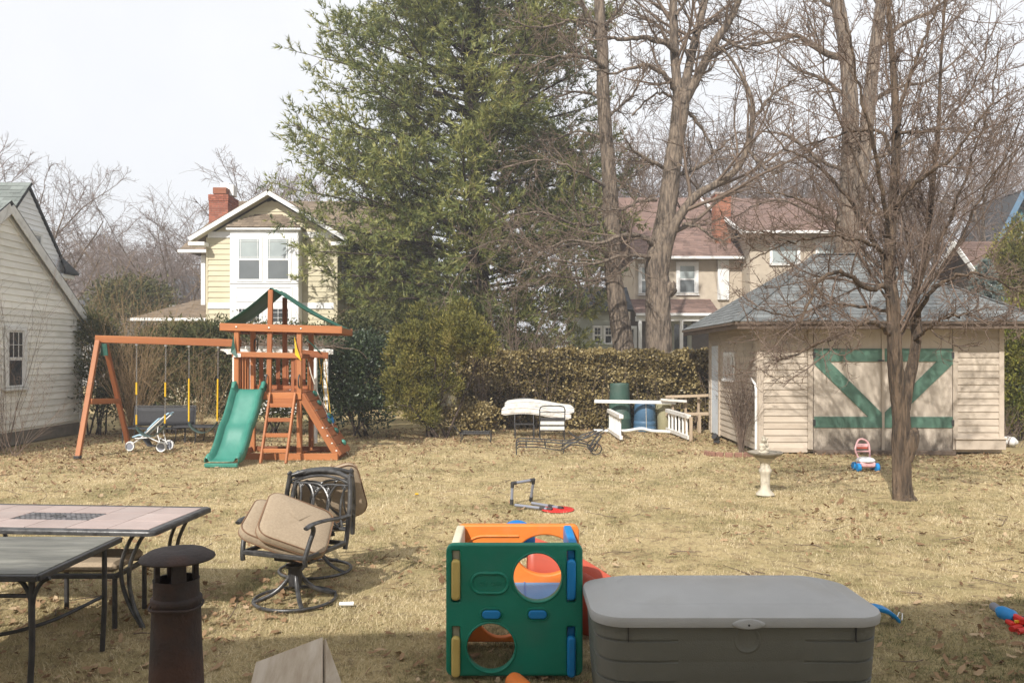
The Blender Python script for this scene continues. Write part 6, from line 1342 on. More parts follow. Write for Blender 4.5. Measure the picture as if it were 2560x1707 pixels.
# ---- iron chiminea whose capped neck stands in the foreground
cm = thing('chiminea', 'rusty dark iron chiminea with a flat rain cap on its neck', 'chiminea', (PX(441, 3.3), 3.3, 0)); cc = (PX(441, 3.3), 3.3, 0)
MB().lathe([(.13, .08), (.20, .13), (.23, .21), (.20, .30), (.135, .38), (.113, .46), (.108, .58), (.099, .80), (.095, .93), (.099, .935), (.101, .955), (.099, .96), (.090, .965), (.089, 1.02), (.091, 1.035), (.083, 1.035), (.081, .9)], 40, cc, wob=lambda a, z: .006 * math.sin(5 * a + 20 * z)).o('body', M_['rust'], cm, 50)
for k in range(4):
    a = R(30 + 90 * k); p = Vector(cc) + V3(.074 * math.cos(a), .074 * math.sin(a), 1.07)
    MB().box((0, 0, 0), (.02, .055, .10), Matrix.Translation(p) @ Matrix.Rotation(a, 4, 'Z'), .003).o('cap_strut', M_['rust'], cm)
MB().lathe([(.0, .022), (.06, .028), (.11, .020), (.143, .0), (.146, -.008), (.142, -.014), (.11, -.006), (.0, 0)], 40, (cc[0] + .004, cc[1], 1.128), M=Matrix.Translation((0, 0, 0)), wob=lambda a, z: .012 * math.sin(2 * a + 1) + .008 * math.sin(5 * a)).o('rain_cap', M_['rust'], cm, 50)
MB().tube([(cc[0] + .103 * math.cos(a), cc[1] + .103 * math.sin(a), .925 + .004 * math.sin(3 * a)) for a in np.linspace(0, 6.283, 40)[:-1]], .006, 6, closed=True).o('wire_hoop', M_['rust'], cm, 60)
for k in range(3):
    a = R(90 + 120 * k); MB().tube([(cc[0] + .14 * math.cos(a), cc[1] + .14 * math.sin(a), .16), (cc[0] + .26 * math.cos(a), cc[1] + .26 * math.sin(a), 0)], .018, 8).o('leg', M_['rust'], cm, 50)
# ---- plywood ramp
pr_ = thing('plywood_ramp', 'small bare plywood wedge ramp at the bottom edge of the lawn', 'ramp', (-1.0, 3.7, 0))
Aq, Bq, Cq, Dq = P(808, 1597, 4.1), P(642, 1660, 4.0), V3(-1.235, 3.44, .03), V3(-.805, 3.40, .03)
def plate(pts, th, name, parent, mt):
    a, b, c = [Vector(p) for p in pts[:3]]; n = (b - a).cross(c - a).normalized(); k = len(pts); vs = [Vector(p) for p in pts] + [Vector(p) + n * th for p in pts]
    return MB().add(vs, [tuple(range(k)), tuple(range(2 * k - 1, k - 1, -1))] + [(i, k + i, k + (i + 1) % k, (i + 1) % k) for i in range(k)]).o(name, mt, parent)
plate([Aq, Bq, Cq, Dq], .018, 'top_panel', pr_, M_['ply'])
Eq, Fq = V3(-.66, 3.75, .0), V3(Bq.x, 4.05, 0)
plate([Aq + V3(.003, 0, -.004), Dq + V3(.003, 0, -.03), Eq], .015, 'side_panel', pr_, M_['ply']); plate([Bq + V3(0, 0, -.02), Cq + V3(0, 0, -.03), Fq], .015, 'side_panel', pr_, M_['ply'])
plate([Aq + V3(0, .003, -.02), Bq + V3(0, .003, -.02), Fq, Eq], .015, 'back_panel', pr_, M_['ply'])
# ---- deck box
M_['box_grey'] = mat('dark_grey_resin', (.17, .17, .145), (.15, .15, .128), 3, .5, .25, 160, c3=(.19, .18, .155), s3=2.2, a3=.35)
M_['box_lid'] = mat('light_grey_resin', (.45, .45, .44), (.40, .40, .39), 2.5, .45, .2, 160, c3=(.36, .35, .32), s3=3, a3=.35)
db = thing('deck_box', 'large olive grey resin deck box with light grey domed lid', 'storage box', (1.19, 4.56, 0))
DM = Matrix.Translation((1.213, 4.585, 0)); bw, bd = 1.54, .73
def dense(poly, n=6):
    out = []
    for i, p in enumerate(poly):
        q = poly[(i + 1) % len(poly)]; k = max(1, int(math.hypot(q[0] - p[0], q[1] - p[1]) / .05))
        out += [(p[0] + (q[0] - p[0]) * j / k, p[1] + (q[1] - p[1]) * j / k) for j in range(k)]
    return out
_dense_ref = dense(rrect(-bw / 2, -bd / 2, bw / 2, bd / 2, .17, 8))
def ring(k, dz, grow_=0, groove=0):
    out = []
    for x, y in _dense_ref:
        mask = 0 if (-.34 < x < .36 and y < 0) else 1; g = grow_ - groove * mask
        out.append((x * (1 + 2 * g / bw), y * (1 + 2 * g / bd), dz))
    return out
rows = []
for (z, g, q) in ((.0, -.05, 0), (.02, -.035, 0), (.215, -.020, 0), (.219, -.020, .009), (.227, -.020, .009), (.231, -.019, 0), (.325, -.014, 0), (.329, -.014, .009), (.337, -.014, .009), (.341, -.013, 0), (.437, -.008, 0), (.441, -.008, .009), (.449, -.008, .009), (.453, -.007, 0), (.54, -.004, 0)): rows.append(ring(0, z, g, q))
MB().surf(rows, closed=True).o('body', M_['box_grey'], db, 35, DM)
rows = [ring(0, .52, .002), ring(0, .525, .016), ring(0, .555, .020), ring(0, .575, .014)]
base = [(p[0], p[1]) for p in ring(0, 0, .014)]
for k in (.96, .9, .82, .74, .70, .66, .5, .3, .1, .0):
    dome = .575 + .09 * (1 - k ** 2.2) - (.012 if k < .72 else 0); rows.append([(x * (1 - (1 - k) * .75), y * k, dome) for x, y in base])
MB().surf(rows, closed=True).o('lid', M_['box_lid'], db, 45, DM)
MB().lathe([(.0, .010), (.06, .010), (.08, .008), (.088, .004), (.09, 0), (0, 0)], 28, M=DM @ Matrix.Translation((.03, -bd / 2 - .016, .543)) @ Matrix.Rotation(R(80), 4, 'X') @ Matrix.Scale(.30, 4, (0, 1, 0))).o('latch_tab', M_['box_lid'], db, 40)
MB().lathe([(.0, -.002), (.05, .0), (.076, .004), (.082, .0065), (.088, .004), (.09, 0)], 32, M=DM @ Matrix.Translation((.03, -bd / 2 + .0085, .452)) @ Matrix.Scale(.8, 4) @ Matrix.Rotation(R(91), 4, 'X'), cap=False).o('finger_pull', M_['box_grey'], db, 60)
MB().lathe([(0, 0), (.006, 0), (.006, .004), (0, .004)], 10, M=DM @ Matrix.Translation((.03, -bd / 2 - .024, .540)) @ Matrix.Rotation(R(90), 4, 'X')).o('lock_hole', M_['iron'], db)
for x in (-.60, .60):
    MB().box((x, -bd / 2 - .004, .49), (.004, .012, .09)).o('panel_seam', M_['iron'], db, None, DM)
# ================================================================ toys and yard things
M_['tk_green'] = mat('moulded_green_plastic', (.006, .19, .12), (.010, .225, .15), 2.5, .45, .12, 140, coat=.06, c3=(.05, .19, .14), s3=3, a3=.45)
M_['tk_orange'] = mat('faded_orange_plastic', (.80, .22, .035), (.70, .17, .03), 4, .5, .1, 140, c3=(.75, .33, .13), s3=4, a3=.4)
M_['tk_red'] = mat('red_plastic', (.50, .10, .055), (.42, .075, .045), 3, .45)
M_['tk_yellow'] = mat('dull_yellow_plastic', (.62, .47, .15), (.54, .40, .12), 5, .6)
M_['tk_cream'] = mat('pale_yellow_plastic', (.66, .60, .46), (.58, .52, .38), 5, .6)  # paler yellow for the left side panel and its hook slots
M_['tk_blue'] = mat('bright_blue_plastic', (.008, .20, .50), (.012, .23, .55), 3, .4)
M_['tk_ltblue'] = mat('light_blue_plastic', (.13, .36, .62), (.11, .32, .57), 3, .5)
M_['pink'] = mat('pale_pink_plastic', (.72, .42, .42), (.64, .36, .36), 5, .5)
M_['tubegrey'] = mat('grey_plastic_tube', (.24, .25, .29), (.20, .21, .25), 6, .5)
M_['red'] = mat('bright_red_plastic', (.65, .03, .02), (.55, .025, .02), 5, .45)
M_['stone'] = mat('cast_stone', (.62, .56, .45), (.48, .43, .34), 8, .9, .5, 60, c3=(.25, .22, .17), s3=6, a3=.5)
M_['stone_dark'] = mat('weathered_stone', (.33, .29, .23), (.20, .18, .145), 10, .95, .6, 60)
M_['comp'] = mat('faded_green_barrel', (.035, .085, .065), (.06, .10, .08), 4, .55, c3=(.12, .12, .11), s3=2, a3=.6)
M_['bluebarrel'] = mat('blue_grey_barrel', (.07, .145, .24), (.055, .12, .20), 4, .5)
M_['tanbin'] = mat('tan_bin', (.36, .33, .20), (.30, .275, .165), 4, .55)
M_['rawwood'] = mat('weathered_tan_wood', (.46, .36, .25), (.33, .25, .175), 6, .85, .3, 30, (1, 1, .1))
M_['cream_cush'] = mat('dirty_white_cushion', (.72, .71, .67), (.62, .60, .55), 4, .85, .3, 40, c3=(.30, .28, .24), s3=9, a3=.4)
M_['mesh'] = mat('black_sling_mesh', (.03, .03, .033), (.045, .045, .048), 40, .7)
M_['terra'] = mat('terracotta', (.27, .145, .10), (.21, .11, .078), 6, .85, .2)
M_['pblue'] = mat('powder_blue_fabric', (.30, .46, .58), (.40, .55, .65), 12, .8)
# ---- plastic play cube
pc = thing('play_cube', 'green and orange plastic play cube with round portholes and red slide', 'play structure', (.02, 5.15, 0))
py0, py1 = 4.88, 5.46; pw, ph = .83, .80; ox = PX(1286, py0) - pw / 2
FP = frame((1, 0, 0), (0, 0, 1), (0, -1, 0), (ox, py0, .01))     # panel frame: x right, y up, z to camera
outer = rrect(0, 0, pw, ph, .045, 6)
feet = [(0.0 + p[0], p[1]) for p in outer]
front = panel('front_panel', feet, [circle(.555, .60, .146, 36), circle(.272, .175, .146, 36), rrect(.036, .45, .085, .76, .008, 3), rrect(.036, .02, .085, .30, .008, 3), rrect(.735, .45, .785, .76, .008, 3), rrect(.735, .02, .785, .30, .008, 3)], .06, M_['tk_green'], pc, FP, .012, 3)
for (cx_, cy_) in ((.555, .60), (.272, .175)):
    ringm = MB().tube([(cx_ + .152 * math.cos(a), cy_ + .152 * math.sin(a), .030) for a in np.linspace(0, 6.283, 48)[:-1]], .007, 8, closed=True).o('porthole_rim', M_['tk_green'], front, 60, FP)
bd_ = rrect(.155, .505, .375, .625, .058, 8); mb = MB().tube([(x, y, .031) for x, y in bd_], .010, 8, closed=True); mb.o('badge_rim', M_['tk_green'], front, 60, FP)
tm_ = text_mesh('little tikes', .042, .002); obj('badge_lettering', tm_, M_['tk_green'], front, FP @ Matrix.Translation((.265, .565, .031)))
for cx_ in (.275, .555):
    panel('blue_tab', rrect(cx_ - .056, .35, cx_ + .056, .402, .025, 6), [], .03, M_['tk_blue'], front, FP @ Matrix.Translation((0, 0, .028)), .008, 3)
    MB().tube([(x, y, .030) for x, y in rrect(cx_ - .066, .34, cx_ + .066, .412, .034, 6)], .006, 6, closed=True).o('tab_rim', M_['tk_green'], front, 60, FP)
for x, m in ((.060, 'tk_yellow'), (.760, 'tk_blue')):
    for z0, z1 in ((.465, .71), (.0, .245)):
        panel('panel_hook', rrect(x - .026, z0, x + .026, z1, .022, 5), [], .05, M_[m], front, FP @ Matrix.Translation((0, 0, .032)), .014, 3)
        MB().box((x, (z1 + z0) / 2 + .02, -.02), (.044, z1 - z0 + .05, .03), None, .004).o('hook_slot', M_['tk_cream' if m == 'tk_yellow' else 'tk_blue'], front, None, FP)
FQ = frame((1, 0, 0), (0, 0, 1), (0, -1, 0), (PX(1295, py1) - pw / 2, py1, .01))
back = panel('back_panel', rrect(0, 0, pw, ph - .005, .045, 6), [[(.60 + .19 * math.cos(2 * math.pi * k / 36), .59 + .135 * math.sin(2 * math.pi * k / 36)) for k in range(36)], circle(.30, .19, .16, 32)], .06, M_['tk_orange'], pc, FQ, .012, 3)
arcp = [(.18 + .16 * math.cos(a), .56 + .16 * math.sin(a), .031) for a in np.linspace(R(180), R(90), 12)] + [(.42, .72, .031)]
MB().tube(arcp, .009, 8).o('panel_moulding', M_['tk_orange'], back, 60, FQ)
for x, m, nm in ((ox + .055, 'tk_cream', 'side_panel'), (ox + pw - .055, 'tk_blue', 'side_panel')):
    Fsd = frame((0, 1, 0), (0, 0, 1), (1, 0, 0), (x, py0 + .03, .01))
    panel(nm, rrect(0, 0, py1 - py0 - .06, ph - .0, .04, 5), [rrect(.10, .05, .42, .66, .10, 6)], .055, M_[m], pc, Fsd, .014, 3)
MB().box((ox + pw / 2, (py0 + py1) / 2 + .02, .40), (pw - .16, py1 - py0 - .09, .03), None, .006).o('platform', M_['tk_ltblue'], pc)
MB().box((ox + pw / 2 + .07, (py0 + py1) / 2 + .02, .418), (.008, py1 - py0 - .1, .004)).o('platform_groove', M_['tk_blue'], pc)
MB().lathe([(.0, -.02), (.12, -.02), (.135, -.008), (.135, .008), (.12, .02), (.03, .03), (0, .03)], 28, M=Matrix.Translation(P(1292, 1349, 5.56)) @ Matrix.Rotation(R(78), 4, 'X') @ Matrix.Rotation(R(20), 4, 'Y')).o('turning_wheel', M_['blue'], pc, 45)
sa, sb_ = V3(PX(1318, 5.75), 5.78, .47), V3(1.02, 5.78, .04); rows = []
for i in range(20):
    t = i / 19; c = sa.lerp(sb_, t); c.z += .05 * math.sin(math.pi * t * 1.1 + .3) - .03 * t
    rows.append([(c.x, c.y + a, max(.01, c.z + b)) for a, b in ((-.23, -.30), (-.235, .09), (-.215, .115), (-.19, .09), (-.17, .01), (0, 0), (.17, .01), (.19, .09), (.215, .115), (.235, .09), (.23, -.30))])
o = MB().surf(rows).o('slide', M_['tk_red'], pc, 50); sm = o.modifiers.new('s', 'SOLIDIFY'); sm.thickness = .012
# ---- small toys
ob = thing('orange_tube', 'faded orange plastic tube lying before the green play cube', 'toy', G(1290, 1695))
a_, b2_ = P(1283, 1688, 4.62), P(1345, 1765, 4.32); a_.z, b2_.z = .075, .07; dd_ = (b2_ - a_).normalized()
MB().tube([a_ - dd_ * .028, a_ - dd_ * .02, a_, a_ + dd_ * .03, a_.lerp(b2_, .5), b2_, b2_ + dd_ * .02], [.012, .038, .052, .058, .06, .058, .02], 18).o('tube', M_['tk_orange'], ob, 50)
hp = thing('toy_hoop_frame', 'collapsed grey tube toy hoop with black joints and red backboard', 'toy', (PX(1310, 10.5), 10.5, 0))
def gp(px, py, z=.03): q = G(px, py); Y = q.y * (CAM_H - z) / CAM_H; return V3(PX(px, Y), Y, z)
yk = 10.5; n0, n1, n2, n3 = P(1279, 1258, yk), P(1281, 1208, yk), P(1334, 1199, yk + .15), P(1327, 1250, yk + .25)
q0, q1 = gp(1288, 1262), gp(1378, 1273); q2, q3 = gp(1330, 1257), gp(1405, 1270)
for a, b in ((n0, n1), (n1, n2), (n2, n3), (q0, q1), (q2, q3)): MB().tube([a, b], .019, 10).o('pipe', M_['tubegrey'], hp, 50)
for a, b in ((n0, n1), (n1, n0), (n1, n2), (n2, n1), (n2, n3), (n3, n2), (q1, q0), (q3, q2), (q0.lerp(q1, .72), q0.lerp(q1, .8)), (q2.lerp(q3, .6), q2.lerp(q3, .7))):
    d_ = (b - a).normalized(); MB().tube([a - d_ * .012, a + d_ * .055], .025, 10).o('joint', M_['iron'], hp, 50)
rc = gp(1394, 1273, .012); MB().lathe([(.0, 0), (.20, 0), (.21, .01), (.20, .018), (0, .018)], 28, (rc.x, rc.y, .004)).o('backboard', M_['red'], hp, 40)
# birdbath
bb = thing('birdbath', 'pale cast stone birdbath with fluted stem beside the garage corner', 'birdbath', G(1913, 1236)); bc = G(1913, 1236)
MB().lathe([(.0, 0), (.125, 0), (.12, .02), (.095, .045), (.07, .075), (.062, .12), (.066, .25), (.075, .30), (.088, .325), (.088, .355), (.07, .375), (.066, .42), (.075, .46), (.12, .50), (.15, .53)], 28, bc, wob=lambda a, z: .05 * math.sin(8 * a) * (1 if z < .1 else .25)).o('pedestal', M_['stone'], bb, 50)
MB().lathe([(.05, .515), (.15, .535), (.215, .565), (.235, .585), (.24, .60), (.232, .605), (.20, .585), (.12, .572), (.0, .57)], 32, bc, wob=lambda a, z: .02 * math.sin(7 * a) + .012 * math.sin(11 * a + 1)).o('bowl', M_['stone_dark'], bb, 50)
def blob(mb, c, r, n=12):
    pr = [(max(.001, math.sin(math.pi * k / n)), -math.cos(math.pi * k / n)) for k in range(n + 1)]
    return mb.lathe([(r[0] * a, r[2] * b) for a, b in pr], 14, c)
mb = MB()
for c, r in (((0, 0, .60), (.075, .07, .035)), ((-.035, -.03, .64), (.032, .03, .03)), ((.04, -.025, .64), (.034, .03, .03)), ((0, 0, .68), (.055, .05, .06)), ((-.045, 0, .70), (.02, .02, .04)), ((.05, 0, .705), (.02, .02, .04)), ((0, -.005, .765), (.042, .042, .045)), ((.045, 0, .79), (.016, .016, .016)), ((-.005, 0, .81), (.03, .03, .015))): blob(mb, (bc.x - .02 + c[0], bc.y + c[1], c[2]), r)
mb.o('figurine', M_['stone'], bb, 60)
# toy push mower
tm2 = thing('toy_mower', 'pink and blue toy push mower in front of the barn doors', 'toy', G(2166, 1178)); c = G(2165, 1177)
MB().box((c.x, c.y, .115), (.28, .20, .10), None, .03).o('body', M_['pink'], tm2)
MB().lathe([(.0, 0), (.15, 0), (.155, .02), (.13, .05), (.07, .07), (0, .075)], 20, (c.x + .0, c.y + .02, .165), M=Matrix.Identity(4)).o('hood', M_['whitepaint'], tm2, 50)
for x in (-.155, .155):
    for y in (-.07, .10): MB().lathe([(.0, -.03), (.06, -.03), (.072, -.02), (.072, .02), (.06, .03), (0, .03)], 18, M=Matrix.Translation((c.x + x, c.y + y, .072)) @ Matrix.Rotation(R(90), 4, 'Y')).o('wheel', M_['tk_blue'], tm2, 40)
hd = [(c.x - .09, c.y + .08, .20), (c.x - .13, c.y + .12, .34), (c.x - .10, c.y + .14, .44), (c.x - .05, c.y + .16, .515), (c.x + .03, c.y + .16, .52), (c.x + .10, c.y + .14, .46), (c.x + .115, c.y + .12, .34), (c.x + .10, c.y + .08, .20)]
MB().tube([tuple(p) for p in catmull(hd, 26)], .016, 8).o('handle', M_['pink'], tm2, 50)
bar('handle_bar', (c.x - .125, c.y + .12, .32), (c.x + .115, c.y + .12, .32), .02, .025, M_['pink'], tm2)
MB().box((c.x, c.y + .14, .42), (.19, .02, .06), None, .008).o('handle_panel', M_['pink'], tm2); MB().box((c.x, c.y + .145, .375), (.18, .02, .03), None, .005).o('handle_stripe', M_['tk_red'], tm2)
# doll stroller by the swings
dsr = thing('doll_stroller', 'white and blue three wheeled toy stroller under the left swing', 'stroller', G(370, 1126)); ys = 16.4
wf, wr = P(325, 1113, ys), P(413, 1114, ys)
for nm_c, r, yy in ((wf, .10, 0), (wr, .105, -.18), (wr, .105, .18)):
    cxx = nm_c + V3(0, yy, 0); cxx.z = r + .005; MR = Matrix.Translation(cxx) @ Matrix.Rotation(R(90), 4, 'X')
    tw_ = MB().lathe([(r * .72, -.022), (r * .93, -.025), (r, -.012), (r, .012), (r * .93, .025), (r * .72, .022)], 24, M=MR, cap=False).o('wheel', M_['whitepaint'], dsr, 40)
    MB().lathe([(.0, -.012), (r * .74, -.012), (r * .74, .012), (0, .012)], 20, M=MR).o('hub', M_['tubegrey'], tw_, 40)
def st(px, py, dy=0): return P(px, py, ys) + V3(0, dy, 0)
for dy in (-.14, .14):
    MB().tube([st(330, 1110), st(360, 1092, dy * .8), st(395, 1060, dy), st(420, 1038, dy)], .013, 8).o('frame_tube', M_['whitepaint'], dsr, 50)
    MB().tube([st(345, 1094, dy), st(380, 1092, dy), st(408, 1104, dy), st(411, 1112, dy)], .012, 8).o('frame_tube', M_['whitepaint'], dsr, 50)
    MB().tube([st(403, 1064, dy), st(401, 1082, dy), st(408, 1106, dy)], .011, 8).o('frame_tube', M_['whitepaint'], dsr, 50)
MB().tube([st(420, 1038, -.14), st(427, 1032, -.12), st(428, 1033, 0), st(427, 1032, .12), st(420, 1038, .14)], .017, 8).o('handle', M_['pblue'], dsr, 50)
MB().surf([[tuple(st(a, b, dy)) for dy in (-.12, -.05, .05, .12)] for a, b in ((338, 1093), (352, 1088), (366, 1088), (378, 1072), (392, 1058), (404, 1047))]).o('seat', M_['pblue'], dsr, 60).modifiers.new('s', 'SOLIDIFY').thickness = .03
MB().surf([[tuple(st(a, b, dy)) for dy in (-.12, .12)] for a, b in ((362, 1095), (375, 1114), (398, 1114), (405, 1104))]).o('basket', M_['mesh'], dsr, 60).modifiers.new('s', 'SOLIDIFY').thickness = .008
# black mesh loveseat and low sling table behind the swings
lv = thing('mesh_loveseat', 'black mesh loveseat behind the toy stroller', 'loveseat', (PX(400, 18.3), 18.3, 0)); yl = 18.3
x0, x1 = PX(322, yl), PX(476, yl); zb0, zb1 = PZ(1066, yl), PZ(1019, yl)
MB().surf([[(x0 + (x1 - x0) * i / 8, yl + .25 + .12 * (z - zb0) + .02 * math.sin(i), z) for i in range(9)] for z in np.linspace(zb0, zb1, 5)]).o('back_sling', M_['mesh'], lv, 60).modifiers.new('s', 'SOLIDIFY').thickness = .008
MB().surf([[(x0 + (x1 - x0) * i / 8, y, zb0 - .02 - .02 * math.sin(math.pi * i / 8)) for i in range(9)] for y in (yl - .25, yl, yl + .25)]).o('seat_sling', M_['mesh'], lv, 60).modifiers.new('s', 'SOLIDIFY').thickness = .008
for x in (x0, x1):
    MB().tube([(x, yl + .32, zb1 + .02), (x, yl + .25, zb0), (x, yl - .28, zb0 - .01), (x, yl - .3, 0)], .016, 8).o('side_frame', M_['iron'], lv, 50)
    MB().tube([(x, yl + .25, zb0), (x, yl + .3, 0)], .016, 8).o('leg', M_['iron'], lv, 50)
MB().tube([(x0, yl + .33, zb1 + .02), (x1, yl + .33, zb1 + .02)], .016, 8).o('top_rail', M_['iron'], lv, 50)
lt_ = thing('sling_ottoman', 'flat black mesh ottoman under the right swing', 'ottoman', (PX(490, 17.9), 17.9, 0)); yo = 17.8
x0, x1 = PX(426, yo), PX(545, yo); zo = PZ(1068, yo)
MB().box(((x0 + x1) / 2, yo + .3, zo), (x1 - x0, .6, .035), None, .012).o('sling', M_['mesh'], lt_)
for x in (x0 + .08, (x0 + x1) / 2, x1 - .1):
    for y in (yo + .05, yo + .55): MB().tube([(x, y, zo), (x + .02, y, zo * .5), (x - .01, y, 0)], .013, 6).o('leg', M_['iron'], lt_, 50)
# ---- iron furniture at the back
def iron(t, pts, r=.010, nm='frame_rod', closed=False): return MB().tube(pts, r, 6, closed=closed).o(nm, M_['iron'], t, 60)
ya = 19.0; sA = thing('iron_chair', 'black iron chair half hidden under the white cushions', 'chair', (PX(1310, ya), ya, 0))
x0, x1 = PX(1287, ya), PX(1334, ya); zs = PZ(1061, ya)
MB().box(((x0 + x1) / 2, ya + .22, zs), (x1 - x0, .45, .03), None, .008).o('seat', M_['iron'], sA)
for x in (x0, x1):
    iron(sA, [(x, ya, 0), (x, ya, zs + .3), (x, ya + .05, zs + .34), (x, ya + .45, zs + .34)], .011, 'front_leg'); iron(sA, [(x, ya + .46, 0), (x, ya + .46, zs), (x, ya + .52, .9)], .011, 'back_leg'); iron(sA, [(x + .02, ya, 0), (x + .03, ya + .02, zs)], .008, 'brace')
iron(sA, [(x0, ya + .52, .9), ((x0 + x1) / 2, ya + .53, .93), (x1, ya + .52, .9)], .011, 'back_rail')
yb2 = 18.6; sB = thing('strap_chair', 'black framed strap chair with arched back leaning before the white cushions', 'chair', (PX(1380, yb2), yb2, 0))
x0, x1 = PX(1350, yb2), PX(1411, yb2); zt, z1s = PZ(1014, yb2), PZ(1074, yb2); r_ = .05
hoop = [(x0, yb2, 0), (x0, yb2 - .02, z1s), (x0 - .01, yb2 - .06, zt - .09), (x0 + .02, yb2 - .07, zt - .02), (x0 + .09, yb2 - .07, zt), (x1 - .09, yb2 - .07, zt), (x1 - .02, yb2 - .07, zt - .02), (x1 + .01, yb2 - .06, zt - .09), (x1, yb2 - .02, z1s), (x1, yb2, 0)]
iron(sB, hoop, .014, 'back_hoop')
for py, hh, m in ((1030, .02, 'iron'), (1048, .09, 'iron'), (1057, .085, 'cream_cush'), (1064, .03, 'iron'), (1070, .085, 'cream_cush'), (1076, .03, 'iron')):
    MB().box(((x0 + x1) / 2, yb2 - .03, PZ(py, yb2)), (x1 - x0, .02, hh), None, .006).o('strap', M_[m], sB)
for x in (x0, x1):
    iron(sB, [(x, yb2 - .02, z1s), (x, yb2 + .45, z1s), (x, yb2 + .47, 0)], .012, 'seat_frame'); iron(sB, [(x, yb2, PZ(1048, yb2)), (x, yb2 + .4, PZ(1048, yb2))], .012, 'arm')
iron(sB, [(x0 + .03, yb2 - .02, z1s - .02), (x0 + .09, yb2, .12), (x0 + .12, yb2 - .02, z1s - .02)], .007, 'scroll')
for k, (label, pa, pb, base_py, dy) in enumerate((('dirty white chaise cushion, lower of the two on the iron chairs', 1254, 1426, 1034, .0), ('white chaise cushion lying on top of the other one', 1262, 1434, 1019, .05))):
    wc = thing('chaise_cushion', label, 'cushion', (PX((pa + pb) / 2, 19.2), 19.2 + dy, .6), 'white chaise cushions on the iron chairs'); rows = []
    for i in range(29):
        t = i / 28; px = pa + (pb - pa) * t; wav = -6 * math.sin(math.pi * (t * 1.5)) + 4 * t; z = PZ(base_py + wav, 19.2); x = PX(px, 19.2); e = 1 - max(0, (abs(t - .5) - .46) / .04) * .45
        row = []
        for (yy, zz) in ((-.27, -.045), (-.285, 0), (-.27, .05), (-.1, .068), (.1, .068), (.27, .05), (.285, 0), (.27, -.045)): row.append((x, 19.25 + dy + yy, z + .045 + zz * e * 1.7))
        rows.append(row)
    MB().surf(rows, closed=True).add(rows[0], [tuple(range(8))]).add(rows[-1], [tuple(range(7, -1, -1))]).o('cover', M_['cream_cush'], wc, 50)
    for zz in (-.05, .055): MB().tube([tuple(V3(*r[1]) + V3(0, .012, zz)) for r in rows], .006, 5).o('piping', M_['piping'] if k == 0 else M_['tubegrey'], wc, 60)
ybt = 18.1; it = thing('iron_table', 'low black iron mesh table by the golden bush', 'table', (PX(1183, ybt), ybt, 0))
tx0, tx1, tzz = PX(1152, ybt), PX(1226, ybt), PZ(1084, ybt); mb = MB()
for k in range(12): y = ybt + .0 + k * .055; mb.bar((tx0 + .02, y, tzz), (tx1 - .02, y, tzz), .012, .006, 0)
for k in range(12): x = tx0 + .03 + k * (tx1 - tx0 - .06) / 11; mb.bar((x, ybt, tzz + .004), (x, ybt + .62, tzz + .004), .012, .005, 0)
mb.o('mesh_top', M_['iron'], it); iron(it, [(tx0, ybt, tzz), (tx1, ybt, tzz), (tx1, ybt + .62, tzz), (tx0, ybt + .62, tzz)], .012, 'rim', True)
for x in (tx0, tx1):
    for y in (ybt, ybt + .62): iron(it, [(x, y, tzz), (x + .01, y, tzz * .5), (x, y, 0)], .012, 'leg')
iron(it, [(tx0 - .02, ybt, tzz), (tx0 - .16, ybt + .02, tzz + .18), (tx0 - .18, ybt + .3, tzz + .05)], .008, 'bent_rod'); iron(it, [(tx1 - .12, ybt, tzz), (tx1 - .05, ybt, tzz * .4), (tx1, ybt, .02)], .008, 'brace')
# chaise
yc = 15.85; cl = thing('iron_chaise', 'black iron chaise longue frame without cushion on the lawn', 'chaise', (PX(1390, yc), yc, 0))
def cp_(px, py, dy=0): return P(px, py, yc) + V3(0, dy, 0)
for dy in (0, .52):
    iron(cl, [tuple(p) for p in catmull([cp_(1291, 1137, dy), cp_(1291, 1112, dy), cp_(1296, 1104, dy), cp_(1310, 1102, dy), cp_(1360, 1104, dy), cp_(1410, 1108, dy), cp_(1440, 1104, dy), cp_(1470, 1090, dy), cp_(1510, 1078, dy) if 0 else cp_(1500, 1082, dy)], 40)], .013, 'side_rail')
    iron(cl, [tuple(p) for p in catmull([cp_(1294, 1122, dy), cp_(1300, 1117, dy), cp_(1350, 1118, dy), cp_(1400, 1124, dy), cp_(1430, 1112, dy), cp_(1465, 1116, dy), cp_(1480, 1122, dy)], 30)], .011, 'lower_rail')
    iron(cl, [tuple(p) for p in catmull([cp_(1408, 1133, dy), cp_(1412, 1120, dy), cp_(1430, 1108, dy), cp_(1452, 1106, dy), cp_(1475, 1112, dy)], 16)], .012, 'curved_leg')
    iron(cl, [cp_(1476, 1130, dy), cp_(1504, 1088, dy)], .022, 'back_stay')
    for px in (1316, 1364, 1410): iron(cl, [cp_(px, 1104, dy), cp_(px, 1120, dy)], .010, 'spindle')
    wc_ = cp_(1489, 1124, dy + (.05 if dy else -.05)); MR = Matrix.Translation((wc_.x, wc_.y, .115)) @ Matrix.Rotation(R(90), 4, 'X')
    MB().tube([(wc_.x + .11 * math.cos(a), wc_.y, .118 + .11 * math.sin(a)) for a in np.linspace(0, 6.283, 24)[:-1]], .012, 6, closed=True).o('wheel', M_['iron'], cl, 60)
for px, py in [(1296 + k * 12, 1103 + k * .45) for k in range(11)]: iron(cl, [cp_(px, py, 0), cp_(px, py + 1.5, .26), cp_(px, py, .52)], .008, 'cross_strap')
bk = [cp_(1428, 1104), cp_(1450, 1100), cp_(1468, 1092), cp_(1490, 1080), cp_(1508, 1070)]
for k in range(5): q = bk[k]; iron(cl, [q, q + V3(0, .52, 0)], .009, 'back_strap')
sag = [(1424, 1082), (1440, 1094), (1458, 1098), (1476, 1092), (1490, 1080)]
